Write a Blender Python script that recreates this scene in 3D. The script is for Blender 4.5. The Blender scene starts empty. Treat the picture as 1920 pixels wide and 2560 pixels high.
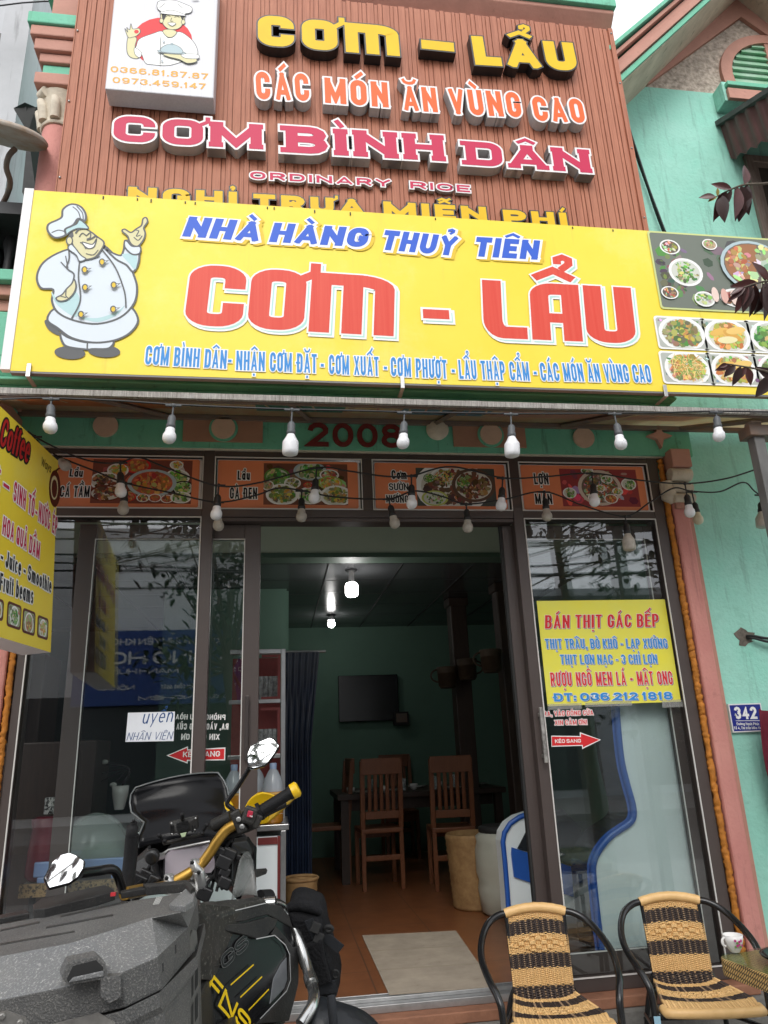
import bpy, bmesh, math, random, unicodedata
from mathutils import Vector, Matrix, noise as mnoise
R = math.radians
SC = bpy.context.scene
COL = SC.collection
random.seed(7)

# ------------------------------------------------------------------ camera
CAM_F = 1810.9 / 2560.0                      # focal length / picture height
CP, CY, CR = R(17.825), R(8.728), R(-2.348)  # pitch, yaw, roll
CAM_POS = Vector((0.0, -4.0, 1.5))
_f = Vector((math.sin(CY) * math.cos(CP), math.cos(CY) * math.cos(CP), math.sin(CP)))
_r = Vector((math.cos(CY), -math.sin(CY), 0))
_u = _r.cross(_f)
CAM_R = _r * math.cos(CR) + _u * math.sin(CR)
CAM_U = _u * math.cos(CR) - _r * math.sin(CR)
CAM_D = _f
cam = bpy.data.cameras.new('camera')
cam.sensor_fit = 'VERTICAL'
cam.sensor_height = 24.0
cam.lens = 24.0 * CAM_F
cam.clip_start = 0.05
cam.clip_end = 500
camo = bpy.data.objects.new('camera', cam)
COL.objects.link(camo)
m3 = Matrix((CAM_R, CAM_U, -CAM_D)).transposed().to_4x4()
camo.matrix_world = Matrix.Translation(CAM_POS) @ m3
SC.camera = camo

# ------------------------------------------------------------------ light: an overcast day
SUN_EL, SUN_AZ = R(40), R(190)
W = bpy.data.worlds.new('World')
SC.world = W
W.use_nodes = True
wn, wl = W.node_tree.nodes, W.node_tree.links
bg = wn['Background']
sky = wn.new('ShaderNodeTexSky')
sky.sky_type = 'NISHITA'
sky.sun_disc = False
sky.sun_elevation = SUN_EL
sky.sun_rotation = SUN_AZ
sky.air_density = 1.0
sky.dust_density = 4.0
hs = wn.new('ShaderNodeHueSaturation')
hs.inputs['Saturation'].default_value = 0.12
wl.new(sky.outputs[0], hs.inputs['Color'])
mixn = wn.new('ShaderNodeMix'); mixn.data_type = 'RGBA'           # cloud cover: the blue sky under an even bright white deck
mixn.inputs['Factor'].default_value = .75
wl.new(hs.outputs[0], mixn.inputs['A']); mixn.inputs['B'].default_value = (5.2, 5.35, 5.6, 1)
wl.new(mixn.outputs['Result'], bg.inputs[0])
bg.inputs[1].default_value = 0.13
sl = bpy.data.lights.new('sun', 'SUN')
sl.energy = 0.7
sl.angle = R(30)
sl.color = (1.0, 0.97, 0.92)
so = bpy.data.objects.new('sun', sl)
COL.objects.link(so)
sd = Vector((math.sin(SUN_AZ) * math.cos(SUN_EL), math.cos(SUN_AZ) * math.cos(SUN_EL), math.sin(SUN_EL)))
so.rotation_euler = sd.to_track_quat('Z', 'Y').to_euler()
SC.view_settings.view_transform = 'Standard'
SC.view_settings.look = 'None'
SC.view_settings.gamma = 1
SC.view_settings.exposure = 1.17
try:
    SC.cycles.max_bounces = 7
    SC.cycles.transparent_max_bounces = 24
    SC.cycles.caustics_reflective = False
    SC.cycles.caustics_refractive = False
except Exception:
    pass

# ------------------------------------------------------------------ helpers: rays, planes
def ray(px, py):
    return CAM_D + CAM_R * ((px - 960) / 1810.9) - CAM_U * ((py - 1280) / 1810.9)
def aty(px, py, y):
    d = ray(px, py)
    return CAM_POS + d * ((y - CAM_POS.y) / d.y)
def atz(px, py, z):
    d = ray(px, py)
    return CAM_POS + d * ((z - CAM_POS.z) / d.z)
def atd(px, py, D):
    return CAM_POS + ray(px, py) * D

class Frame:
    """a plane with its own metres: origin o, directions u, v, normal n"""
    def __init__(s, o, u, v):
        s.o = Vector(o); s.u = Vector(u).normalized()
        v = Vector(v); s.v = (v - s.u * v.dot(s.u)).normalized(); s.n = s.u.cross(s.v)
    def p(s, a, b, c=0.0):
        return s.o + s.u * a + s.v * b + s.n * c
    def uv(s, px, py):
        d = ray(px, py)
        t = (s.o - CAM_POS).dot(s.n) / d.dot(s.n)
        q = CAM_POS + d * t - s.o
        return (q.dot(s.u), q.dot(s.v))
def wallframe(y):
    return Frame((0, y, 0), (1, 0, 0), (0, 0, 1))

# ------------------------------------------------------------------ helpers: materials
MATS = {}
def mat(name, col, rough=0.6, metal=0.0, var=0.0, vscale=6.0, col2=None, c2=None, bump=0.0, bscale=40.0,
        stretch=None, emit=0.0, coat=0.0, spec=None, detail=6.0, alpha=1.0, trans=0.0, streak=None):
    """procedural material: base colour, noise variation towards col2, stains of c2=(colour, scale, low, high), bump"""
    if name in MATS: return MATS[name]
    m = bpy.data.materials.new(name); MATS[name] = m
    m.use_nodes = True
    nt = m.node_tree; N, L = nt.nodes, nt.links
    b = N['Principled BSDF']
    b.inputs['Roughness'].default_value = rough
    b.inputs['Metallic'].default_value = metal
    if spec is not None: b.inputs['Specular IOR Level'].default_value = spec
    if coat: b.inputs['Coat Weight'].default_value = coat; b.inputs['Coat Roughness'].default_value = 0.08
    if alpha < 1: b.inputs['Alpha'].default_value = alpha
    if trans: b.inputs['Transmission Weight'].default_value = trans
    c = (*col, 1)
    b.inputs['Base Color'].default_value = c
    m.diffuse_color = c
    vec = None
    if var or c2 or bump or streak:
        tc = N.new('ShaderNodeTexCoord'); vec = tc.outputs['Object']
        if stretch:
            mp = N.new('ShaderNodeMapping'); mp.inputs['Scale'].default_value = stretch
            L.new(vec, mp.inputs['Vector']); svec = mp.outputs[0]
        else: svec = vec
    out = None
    if var:
        nz = N.new('ShaderNodeTexNoise'); nz.inputs['Scale'].default_value = vscale; nz.inputs['Detail'].default_value = detail
        nz.inputs['Roughness'].default_value = 0.65
        L.new(svec, nz.inputs['Vector'])
        rp = N.new('ShaderNodeMapRange'); rp.inputs['From Min'].default_value = 0.3; rp.inputs['From Max'].default_value = 0.7
        L.new(nz.outputs['Fac'], rp.inputs['Value'])
        mx = N.new('ShaderNodeMix'); mx.data_type = 'RGBA'
        k = col2 if col2 else tuple(x * (1 - var) for x in col)
        mx.inputs['A'].default_value = c; mx.inputs['B'].default_value = (*k, 1)
        L.new(rp.outputs[0], mx.inputs['Factor'])
        out = mx.outputs['Result']
    for st in ([c2] if c2 else []) + ([streak] if streak else []):
        kc, ks, lo, hi = st[:4]
        nz = N.new('ShaderNodeTexNoise'); nz.inputs['Scale'].default_value = ks; nz.inputs['Detail'].default_value = 8
        nz.inputs['Roughness'].default_value = 0.7
        src = vec
        if st is streak:
            mp = N.new('ShaderNodeMapping'); mp.inputs['Scale'].default_value = st[4] if len(st) > 4 else (6, 6, 0.5); mp.inputs['Location'].default_value = (3, 1, 7)
            L.new(vec, mp.inputs['Vector']); src = mp.outputs[0]
        L.new(src, nz.inputs['Vector'])
        rp = N.new('ShaderNodeMapRange'); rp.inputs['From Min'].default_value = lo; rp.inputs['From Max'].default_value = hi
        L.new(nz.outputs['Fac'], rp.inputs['Value'])
        mx = N.new('ShaderNodeMix'); mx.data_type = 'RGBA'
        if out: L.new(out, mx.inputs['A'])
        else: mx.inputs['A'].default_value = c
        mx.inputs['B'].default_value = (*kc, 1)
        L.new(rp.outputs[0], mx.inputs['Factor'])
        out = mx.outputs['Result']
    if out: L.new(out, b.inputs['Base Color'])
    if bump:
        nz = N.new('ShaderNodeTexNoise'); nz.inputs['Scale'].default_value = bscale; nz.inputs['Detail'].default_value = 6
        L.new(svec, nz.inputs['Vector'])
        bp = N.new('ShaderNodeBump'); bp.inputs['Strength'].default_value = min(1, bump); bp.inputs['Distance'].default_value = 0.01
        L.new(nz.outputs['Fac'], bp.inputs['Height']); L.new(bp.outputs[0], b.inputs['Normal'])
    if emit:
        b.inputs['Emission Color'].default_value = c; b.inputs['Emission Strength'].default_value = emit
    return m

def glass_mat(name, tint=(0.86, 0.92, 0.90), refl=1.0, rough=0.0):
    """flat pane glass: see-through with a Fresnel reflection"""
    if name in MATS: return MATS[name]
    m = bpy.data.materials.new(name); MATS[name] = m; m.use_nodes = True
    N, L = m.node_tree.nodes, m.node_tree.links
    for n in list(N):
        if n.type == 'BSDF_PRINCIPLED': N.remove(n)
    o = [n for n in N if n.type == 'OUTPUT_MATERIAL'][0]
    t = N.new('ShaderNodeBsdfTransparent'); t.inputs[0].default_value = (*tint, 1)
    g = N.new('ShaderNodeBsdfGlossy'); g.inputs['Roughness'].default_value = rough
    g.inputs['Color'].default_value = (0.95, 0.97, 1, 1)
    ge = N.new('ShaderNodeNewGeometry'); dt = N.new('ShaderNodeVectorMath'); dt.operation = 'DOT_PRODUCT'
    L.new(ge.outputs['Normal'], dt.inputs[0]); L.new(ge.outputs['Incoming'], dt.inputs[1])
    fr = None; prev = dt.outputs['Value']           # Schlick: 0.04 + 0.96 (1 - |cos|)^5, the same from both sides
    for op, v in (('ABSOLUTE', None), ('SUBTRACT', 1), ('POWER', 5.0), ('MULTIPLY', .96), ('ADD', .04)):
        q = N.new('ShaderNodeMath'); q.operation = op
        if op == 'SUBTRACT': q.inputs[0].default_value = 1.0; L.new(prev, q.inputs[1])
        else:
            L.new(prev, q.inputs[0])
            if v is not None: q.inputs[1].default_value = v
        prev = q.outputs[0]; fr = q
    ml = N.new('ShaderNodeMath'); ml.operation = 'MULTIPLY'; ml.inputs[1].default_value = refl; ml.use_clamp = True
    L.new(fr.outputs[0], ml.inputs[0])
    mx = N.new('ShaderNodeMixShader')
    L.new(ml.outputs[0], mx.inputs[0]); L.new(t.outputs[0], mx.inputs[1]); L.new(g.outputs[0], mx.inputs[2])
    L.new(mx.outputs[0], o.inputs[0])
    return m

# ------------------------------------------------------------------ helpers: objects
WM = {}
def thing(name, label, cat, loc=(0, 0, 0), group=None):
    o = bpy.data.objects.new(name, None); COL.objects.link(o)
    o.empty_display_size = 0.1
    o.location = loc; WM[o.name] = Matrix.Translation(Vector(loc))
    o['label'] = label; o['category'] = cat
    if group: o['group'] = group
    return o
def tag(o, label, cat, group=None):
    o['label'] = label; o['category'] = cat
    if group: o['group'] = group
    return o
def structure(o):
    o['kind'] = 'structure'; return o

class MB:
    """collects shapes; build() links them as one mesh object"""
    def __init__(s, m=None):
        s.v = []; s.f = []; s.mi = []; s.ms = []; s.sm = []; s.cur = 0; s.smooth = False
        if m: s.mat(m)
    def mat(s, m):
        if m not in s.ms: s.ms.append(m)
        s.cur = s.ms.index(m); return s
    def add(s, vs, fs, smooth=None):
        n = len(s.v); s.v += [tuple(p) for p in vs]
        for f in fs:
            s.f.append([i + n for i in f]); s.mi.append(s.cur); s.sm.append(s.smooth if smooth is None else smooth)
    def box(s, c, d, rot=None):
        c = Vector(c); hx, hy, hz = d[0] / 2, d[1] / 2, d[2] / 2
        P = [Vector((x, y, z)) for x in (-hx, hx) for y in (-hy, hy) for z in (-hz, hz)]
        if rot is not None: P = [rot @ p for p in P]
        s.add([p + c for p in P], [(0, 1, 3, 2), (4, 6, 7, 5), (0, 4, 5, 1), (2, 3, 7, 6), (0, 2, 6, 4), (1, 5, 7, 3)], False)
        return s
    def bb(s, x0, x1, y0, y1, z0, z1):
        return s.box(((x0 + x1) / 2, (y0 + y1) / 2, (z0 + z1) / 2), (abs(x1 - x0), abs(y1 - y0), abs(z1 - z0)))
    def poly(s, pts):
        s.add(pts, [list(range(len(pts)))], False); return s
    def prism(s, pts, d, cap=True, side_mat=None):
        """pts: 3-D outline; d: extrusion vector"""
        d = Vector(d); n = len(pts); P = [Vector(p) for p in pts]
        a = sum((P[i].cross(P[(i + 1) % n]) for i in range(n)), Vector())
        if a.dot(d) > 0: P.reverse()
        keep = s.cur
        top = [p + d for p in P]
        s.add(P + top, ([list(range(n)), list(range(2 * n - 1, n - 1, -1))] if cap else []), False)
        if side_mat: s.mat(side_mat)
        s.add(P + top, [(i, i + n, (i + 1) % n + n, (i + 1) % n) for i in range(n)], False)
        s.cur = keep
        return s
    def tube(s, pts, r, n=8, caps=True, smooth=True):
        P = [Vector(p) for p in pts]; k = len(P)
        rs = r if isinstance(r, (list, tuple)) else [r] * k
        rings = []; up = None
        for i in range(k):
            t = (P[min(i + 1, k - 1)] - P[max(i - 1, 0)])
            if t.length < 1e-9: t = Vector((0, 0, 1))
            t.normalize()
            if up is None:
                up = Vector((0, 0, 1)) if abs(t.z) < 0.9 else Vector((1, 0, 0))
            a = (up - t * up.dot(t))
            if a.length < 1e-6: a = t.orthogonal()
            a.normalize(); b = t.cross(a); up = a
            rings.append([P[i] + (a * math.cos(2 * math.pi * j / n) + b * math.sin(2 * math.pi * j / n)) * rs[i] for j in range(n)])
        vs = [p for rg in rings for p in rg]
        fs = [(i * n + j, i * n + (j + 1) % n, (i + 1) * n + (j + 1) % n, (i + 1) * n + j) for i in range(k - 1) for j in range(n)]
        s.add(vs, fs, smooth)
        if caps:
            s.add(rings[0], [list(range(n - 1, -1, -1))], False); s.add(rings[-1], [list(range(n))], False)
        return s
    def lathe(s, prof, o=(0, 0, 0), ax=(0, 0, 1), n=16, smooth=True, sx=1.0, sy=1.0):
        """prof: (radius, height) along axis ax from o"""
        o = Vector(o); ax = Vector(ax).normalized()
        a = ax.orthogonal().normalized() if abs(ax.z) < 0.99 else Vector((1, 0, 0)); b = ax.cross(a)
        vs = []
        for r, h in prof:
            for j in range(n):
                t = 2 * math.pi * j / n
                vs.append(o + ax * h + a * (math.cos(t) * r * sx) + b * (math.sin(t) * r * sy))
        fs = [(i * n + j, i * n + (j + 1) % n, (i + 1) * n + (j + 1) % n, (i + 1) * n + j) for i in range(len(prof) - 1) for j in range(n)]
        s.add(vs, fs, smooth)
        s.add(vs[:n], [list(range(n - 1, -1, -1))], False); s.add(vs[-n:], [list(range(n))], False)
        return s
    def loft(s, rings, closed=True, caps=True, smooth=True):
        n = len(rings[0]); vs = [p for r in rings for p in r]
        m = n if closed else n - 1
        fs = [(i * n + j, i * n + (j + 1) % n, (i + 1) * n + (j + 1) % n, (i + 1) * n + j) for i in range(len(rings) - 1) for j in range(m)]
        s.add(vs, fs, smooth)
        if caps and closed:
            s.add(rings[0], [list(range(n - 1, -1, -1))], False); s.add(rings[-1], [list(range(n))], False)
        return s
    def ball(s, c, r, n=12, m=8, sc=(1, 1, 1)):
        c = Vector(c)
        prof = [(math.sin(math.pi * i / m), -math.cos(math.pi * i / m)) for i in range(m + 1)]
        vs = [c + Vector((math.cos(2 * math.pi * j / n) * a * r * sc[0], math.sin(2 * math.pi * j / n) * a * r * sc[1], h * r * sc[2])) for a, h in prof for j in range(n)]
        fs = [(i * n + j, i * n + (j + 1) % n, (i + 1) * n + (j + 1) % n, (i + 1) * n + j) for i in range(m) for j in range(n)]
        s.add(vs, fs, True); return s
    def build(s, name, parent=None, label=None, bevel=0.0, recalc=False, subsurf=0, bseg=2):
        me = bpy.data.meshes.new(name)
        me.from_pydata(s.v, [], s.f)
        for m in s.ms: me.materials.append(m)
        me.polygons.foreach_set('material_index', s.mi)
        me.polygons.foreach_set('use_smooth', s.sm)
        if recalc or bevel or subsurf:
            bm = bmesh.new(); bm.from_mesh(me)
            bmesh.ops.remove_doubles(bm, verts=bm.verts, dist=1e-5)
            bmesh.ops.recalc_face_normals(bm, faces=bm.faces)
            bm.to_mesh(me); bm.free()
        me.update()
        o = bpy.data.objects.new(name, me); COL.objects.link(o)
        WM[o.name] = Matrix.Identity(4)
        if parent is not None:
            o.parent = parent; o.matrix_parent_inverse = WM[parent.name].inverted()
        if label: o['label'] = label
        if bevel:
            b = o.modifiers.new('bevel', 'BEVEL'); b.width = bevel; b.segments = bseg; b.limit_method = 'ANGLE'; b.angle_limit = R(35)
        if subsurf:
            b = o.modifiers.new('sub', 'SUBSURF'); b.levels = subsurf; b.render_levels = subsurf
        return o

def bez(p, n=12):
    """smooth curve through points p (Catmull-Rom)"""
    P = [Vector(q) for q in p]; out = []
    for i in range(len(P) - 1):
        a, b, c, d = P[max(i - 1, 0)], P[i], P[i + 1], P[min(i + 2, len(P) - 1)]
        for k in range(n):
            t = k / n
            out.append(0.5 * ((2 * b) + (c - a) * t + (2 * a - 5 * b + 4 * c - d) * t * t + (3 * b - a - 3 * c + d) * t ** 3))
    out.append(P[-1]); return out
# ------------------------------------------------------------------ lettering: every letter is drawn from pen strokes
def _arc(cx, cy, rx, ry, a0, a1, n=6):
    return [(cx + rx * math.cos(R(a0 + (a1 - a0) * i / n)), cy + ry * math.sin(R(a0 + (a1 - a0) * i / n))) for i in range(n + 1)]
def _rr(x0, y0, x1, y1, rx, ry, a0=0, a1=360, n=6):
    """rounded rectangle from quadrant angle a0 to a1 (multiples of 90, counter-clockwise, 0 = right middle)"""
    cs = [(x1 - rx, y1 - ry), (x0 + rx, y1 - ry), (x0 + rx, y0 + ry), (x1 - rx, y0 + ry)]
    out = []; q = int(a0 // 90)
    while q * 90 < a1:
        c = cs[q % 4]; out += _arc(c[0], c[1], rx, ry, q * 90, q * 90 + 90, n); q += 1
    return out
def glyph(ch, rx, ry, block):
    """-> (width factor, [(points, closed)]) in a unit box"""
    S = []; w = 1.0
    def s(*p): S.append((list(p), False))
    def c(p): S.append((p, True))
    t = rx
    if ch == 'A':
        if block:
            S.append(([(0, 0)] + [(0, 1 - ry)] + _arc(rx, 1 - ry, rx, ry, 180, 90) + [(1, 1), (1, 0)], False)); s((0, .36), (1, .36))
        else:
            s((0, 0), (.5, 1)); s((1, 0), (.5, 1)); s((.22, .22), (.78, .22)); w = 1.08
    elif ch in 'CG':
        S.append(([(1, .66)] + _rr(0, 0, 1, 1, rx, ry, 0, 360) + [(1, .36 if ch == 'C' else .44)] + ([(.55, .44)] if ch == 'G' else []), False))
    elif ch in 'OQ0':
        c(_rr(0, 0, 1, 1, rx, ry))
        if ch == 'Q': s((.6, .25), (1, -.02))
    elif ch == 'D':
        S.append((([(0, 0), (1 - rx, 0)] + _arc(1 - rx, ry, rx, ry, 270, 360) + _arc(1 - rx, 1 - ry, rx, ry, 0, 90) + [(0, 1)]), True))
    elif ch == 'B':
        h = .53
        S.append((([(0, h), (1 - .4, h)] + _arc(.6, h + .235, .36, .235, -90, 90) + [(0, 1)]), True))
        S.append((([(0, 0), (.6, 0)] + _arc(.6, h / 2, .4, h / 2, -90, 90) + [(0, h)]), True))
    elif ch in 'PR':
        h = .44
        S.append((([(0, h), (.6, h)] + _arc(.6, (h + 1) / 2, .4, (1 - h) / 2, -90, 90) + [(0, 1)]), True)); s((0, 0), (0, .6))
        if ch == 'R': s((.52, .5), (1, 0))
    elif ch == 'E': s((1, 1), (0, 1), (0, 0), (1, 0)); s((0, .5), (.85, .5)); w = .85
    elif ch == 'F': s((1, 1), (0, 1), (0, 0)); s((0, .5), (.85, .5)); w = .82
    elif ch == 'H': s((0, 0), (0, 1)); s((1, 0), (1, 1)); s((0, .5), (1, .5))
    elif ch == 'I': s((.5, 0), (.5, 1)); w = 0
    elif ch == 'K': s((0, 0), (0, 1)); s((1, 1), (.05, .42)); s((.3, .58), (1, 0))
    elif ch == 'L':
        if block: S.append(([(0, 1), (0, .28)] + _arc(.45, .28, .45, .28, 180, 270) + [(1, 0)], False))
        else: s((0, 1), (0, 0), (1, 0))
        w = .85
    elif ch == 'M':
        if block:
            S.append(([(0, 0), (0, 1), (1 - rx, 1)] + _arc(1 - rx, 1 - ry, rx, ry, 90, 0) + [(1, 0)], False)); s((.5, 0), (.5, 1)); w = 1.55
        else: s((0, 0), (0, 1)); s((1, 0), (1, 1)); s((0, 1), (.5, .08), (1, 1)); w = 1.3
    elif ch == 'N': s((0, 0), (0, 1)); s((1, 0), (1, 1)); s((0, 1), (1, 0)); w = 1.05
    elif ch == 'S':
        S.append(([(1, .72)] + _arc(1 - t, .76, t, .24, 0, 90) + _arc(t, .76, t, .24, 90, 180) + _arc(t, .76, t, .25, 180, 270) + _arc(1 - t, .25, t, .26, 90, 0) + _arc(1 - t, .25, t, .25, 0, -90) + _arc(t, .25, t, .25, 270, 180) + [(0, .28)], False))
    elif ch == 'T': s((0, 1), (1, 1)); s((.5, 0), (.5, 1)); w = .92
    elif ch == 'U': S.append(([(0, 1), (0, ry)] + _arc(rx, ry, rx, ry, 180, 270) + _arc(1 - rx, ry, rx, ry, 270, 360) + [(1, 1)], False))
    elif ch == 'V': s((0, 1), (.5, 0)); s((1, 1), (.5, 0)); w = 1.05
    elif ch == 'W': s((0, 1), (.25, 0)); s((.25, 0), (.5, .9)); s((.5, .9), (.75, 0)); s((.75, 0), (1, 1)); w = 1.5
    elif ch == 'X': s((0, 0), (1, 1)); s((0, 1), (1, 0))
    elif ch == 'Y': s((0, 1), (.5, .48)); s((1, 1), (.5, .48)); s((.5, .5), (.5, 0)); w = 1.02
    elif ch == 'J': S.append(([(1, 1), (1, .25)] + _arc(.5, .25, .5, .25, 0, -180), False)); w = .8
    elif ch == '1': s((.0, .78), (.55, 1)); s((.55, 1), (.55, 0)); w = .55
    elif ch == '2': S.append(([(0, .72)] + _arc(.5, .72, .5, .28, 180, -20) + [(0, 0), (1, 0)], False))
    elif ch == '3':
        S.append(([(0, .76)] + _arc(.5, .76, .5, .24, 180, -80), False)); S.append((_arc(.5, .27, .5, .27, 85, -180) + [(0, .25)], False))
    elif ch == '4': s((.72, 0), (.72, 1), (0, .28), (1, .28))
    elif ch == '5': S.append(([(.92, 1), (.1, 1), (.03, .54)] + _arc(.5, .32, .5, .32, 130, -150), False))
    elif ch == '6': c(_rr(0, 0, 1, .6, .5, .3)); S.append(([(0, .3), (0, .7)] + _arc(.5, .7, .5, .3, 180, 30), False))
    elif ch == '9': c(_rr(0, .4, 1, 1, .5, .3)); S.append(([(1, .7), (1, .3)] + _arc(.5, .3, .5, .3, 0, -150), False))
    elif ch == '7': s((0, 1), (1, 1), (.35, 0)); w = .92
    elif ch == '8': c(_rr(.05, .54, .95, 1, .45, .23)); c(_rr(0, 0, 1, .54, .5, .27))
    elif ch in '-–': s((0, .42), (1, .42)); w = .6 if ch == '-' else 1.05
    elif ch == '.': s((.5, 0), (.5, .04)); w = 0
    elif ch == ',': s((.5, -.16), (.5, .04)); w = 0
    elif ch == ':': s((.5, .05), (.5, .09)); s((.5, .55), (.5, .59)); w = 0
    elif ch == '!': s((.5, .32), (.5, 1)); s((.5, 0), (.5, .03)); w = 0
    elif ch == ' ': w = .55
    # lower case, x-height .7
    elif ch == 'a': c(_rr(0, 0, 1, .7, .5, .3)); s((1, 0), (1, .7)); w = .85
    elif ch == 'b': c(_rr(0, 0, 1, .7, .5, .3)); s((0, 0), (0, 1)); w = .85
    elif ch == 'd': c(_rr(0, 0, 1, .7, .5, .3)); s((1, 0), (1, 1)); w = .85
    elif ch == 'p': c(_rr(0, 0, 1, .7, .5, .3)); s((0, -.3), (0, .7)); w = .85
    elif ch == 'g': c(_rr(0, 0, 1, .7, .5, .3)); S.append(([(1, .7), (1, 0)] + _arc(.5, 0, .5, .3, 0, -150), False)); w = .85
    elif ch == 'c': S.append((_arc(.5, .35, .5, .35, 45, 315, 14), False)); w = .8
    elif ch == 'e': S.append(([(0, .36), (1, .36)] + _arc(.5, .35, .5, .35, 2, 315, 16), False)); w = .85
    elif ch == 'f': S.append((_arc(.75, .75, .4, .25, 70, 180) + [(.35, 0)], False)); s((0, .66), (.85, .66)); w = .5
    elif ch == 'h': s((0, 0), (0, 1)); S.append(([(0, .4)] + _arc(.5, .4, .5, .3, 180, 0) + [(1, 0)], False)); w = .82
    elif ch == 'n': s((0, 0), (0, .7)); S.append(([(0, .4)] + _arc(.5, .4, .5, .3, 180, 0) + [(1, 0)], False)); w = .82
    elif ch == 'm':
        s((0, 0), (0, .7)); S.append(([(0, .45)] + _arc(.25, .45, .25, .25, 180, 0) + [(.5, 0)], False)); S.append(([(.5, .45)] + _arc(.75, .45, .25, .25, 180, 0) + [(1, 0)], False)); w = 1.3
    elif ch == 'r': s((0, 0), (0, .7)); S.append((_arc(.6, .35, .6, .35, 180, 80), False)); w = .5
    elif ch == 'i': s((.5, 0), (.5, .7)); s((.5, .95), (.5, .98)); w = 0
    elif ch == 'l': s((.5, 0), (.5, 1)); w = 0
    elif ch == 'o': c(_rr(0, 0, 1, .7, .5, .35)); w = .85
    elif ch == 's': S.append((_arc(.5, .53, .5, .17, 20, 270) + _arc(.5, .18, .5, .18, 90, -160), False)); w = .75
    elif ch == 't': s((.4, .95), (.4, .02), (1, .02)); s((0, .68), (.95, .68)); w = .5
    elif ch == 'u': S.append(([(0, .7), (0, .3)] + _arc(.5, .3, .5, .3, 180, 360) + [(1, .7)], False)); s((1, .7), (1, 0)); w = .82
    elif ch == 'v': s((0, .7), (.5, 0)); s((1, .7), (.5, 0)); w = .85
    elif ch == 'w': s((0, .7), (.25, 0)); s((.25, 0), (.5, .65)); s((.5, .65), (.75, 0)); s((.75, 0), (1, .7)); w = 1.2
    elif ch == 'y': s((0, .7), (.5, 0)); s((1, .7), (.25, -.3)); w = .85
    else: c(_rr(0, 0, 1, 1, .3, .3))
    return w, S

def _clip(poly, lo, hi):
    for sgn, lim in ((1, lo), (-1, -hi)):
        out = []
        for i in range(len(poly)):
            a, b = poly[i], poly[(i + 1) % len(poly)]
            da, db = a[1] * sgn - lim, b[1] * sgn - lim
            if da >= 0: out.append(a)
            if (da >= 0) != (db >= 0):
                k = da / (da - db); out.append((a[0] + (b[0] - a[0]) * k, a[1] + (b[1] - a[1]) * k))
        poly = out
        if not poly: break
    return poly
def _ribbon(pts, closed, hx, hy, cap=(True, True)):
    """quads of a stroke with an elliptical pen (half widths hx, hy)"""
    P = []
    for p in pts:
        if not P or abs(p[0] - P[-1][0]) + abs(p[1] - P[-1][1]) > 1e-4: P.append(p)
    if closed and abs(P[0][0] - P[-1][0]) + abs(P[0][1] - P[-1][1]) < 1e-4: P.pop()
    n = len(P)
    Q = [(x / hx, y / hy) for x, y in P]               # in pen space the pen is a circle of radius 1
    if not closed and n > 1:
        for a, b in ((0, 1),) * bool(cap[0]) + ((n - 1, n - 2),) * bool(cap[1]):
            dx, dy = Q[a][0] - Q[b][0], Q[a][1] - Q[b][1]; l = math.hypot(dx, dy) or 1
            Q[a] = (Q[a][0] + dx / l, Q[a][1] + dy / l)
    def nrm(a, b):
        dx, dy = b[0] - a[0], b[1] - a[1]; l = math.hypot(dx, dy) or 1
        return (-dy / l, dx / l)
    L, Rr = [], []
    for i in range(n):
        if closed: n0, n1 = nrm(Q[i - 1], Q[i]), nrm(Q[i], Q[(i + 1) % n])
        else:
            n0 = nrm(Q[i - 1], Q[i]) if i > 0 else nrm(Q[0], Q[1])
            n1 = nrm(Q[i], Q[i + 1]) if i < n - 1 else n0
        mx, my = n0[0] + n1[0], n0[1] + n1[1]; l2 = mx * mx + my * my
        k = 2 / l2 if l2 > 0.35 else 2 / 0.35
        ox, oy = mx * k, my * k
        L.append(((Q[i][0] + ox) * hx, (Q[i][1] + oy) * hy)); Rr.append(((Q[i][0] - ox) * hx, (Q[i][1] - oy) * hy))
    return [[Rr[i], Rr[(i + 1) % n], L[(i + 1) % n], L[i]] for i in range(n if closed else n - 1)]

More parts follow.
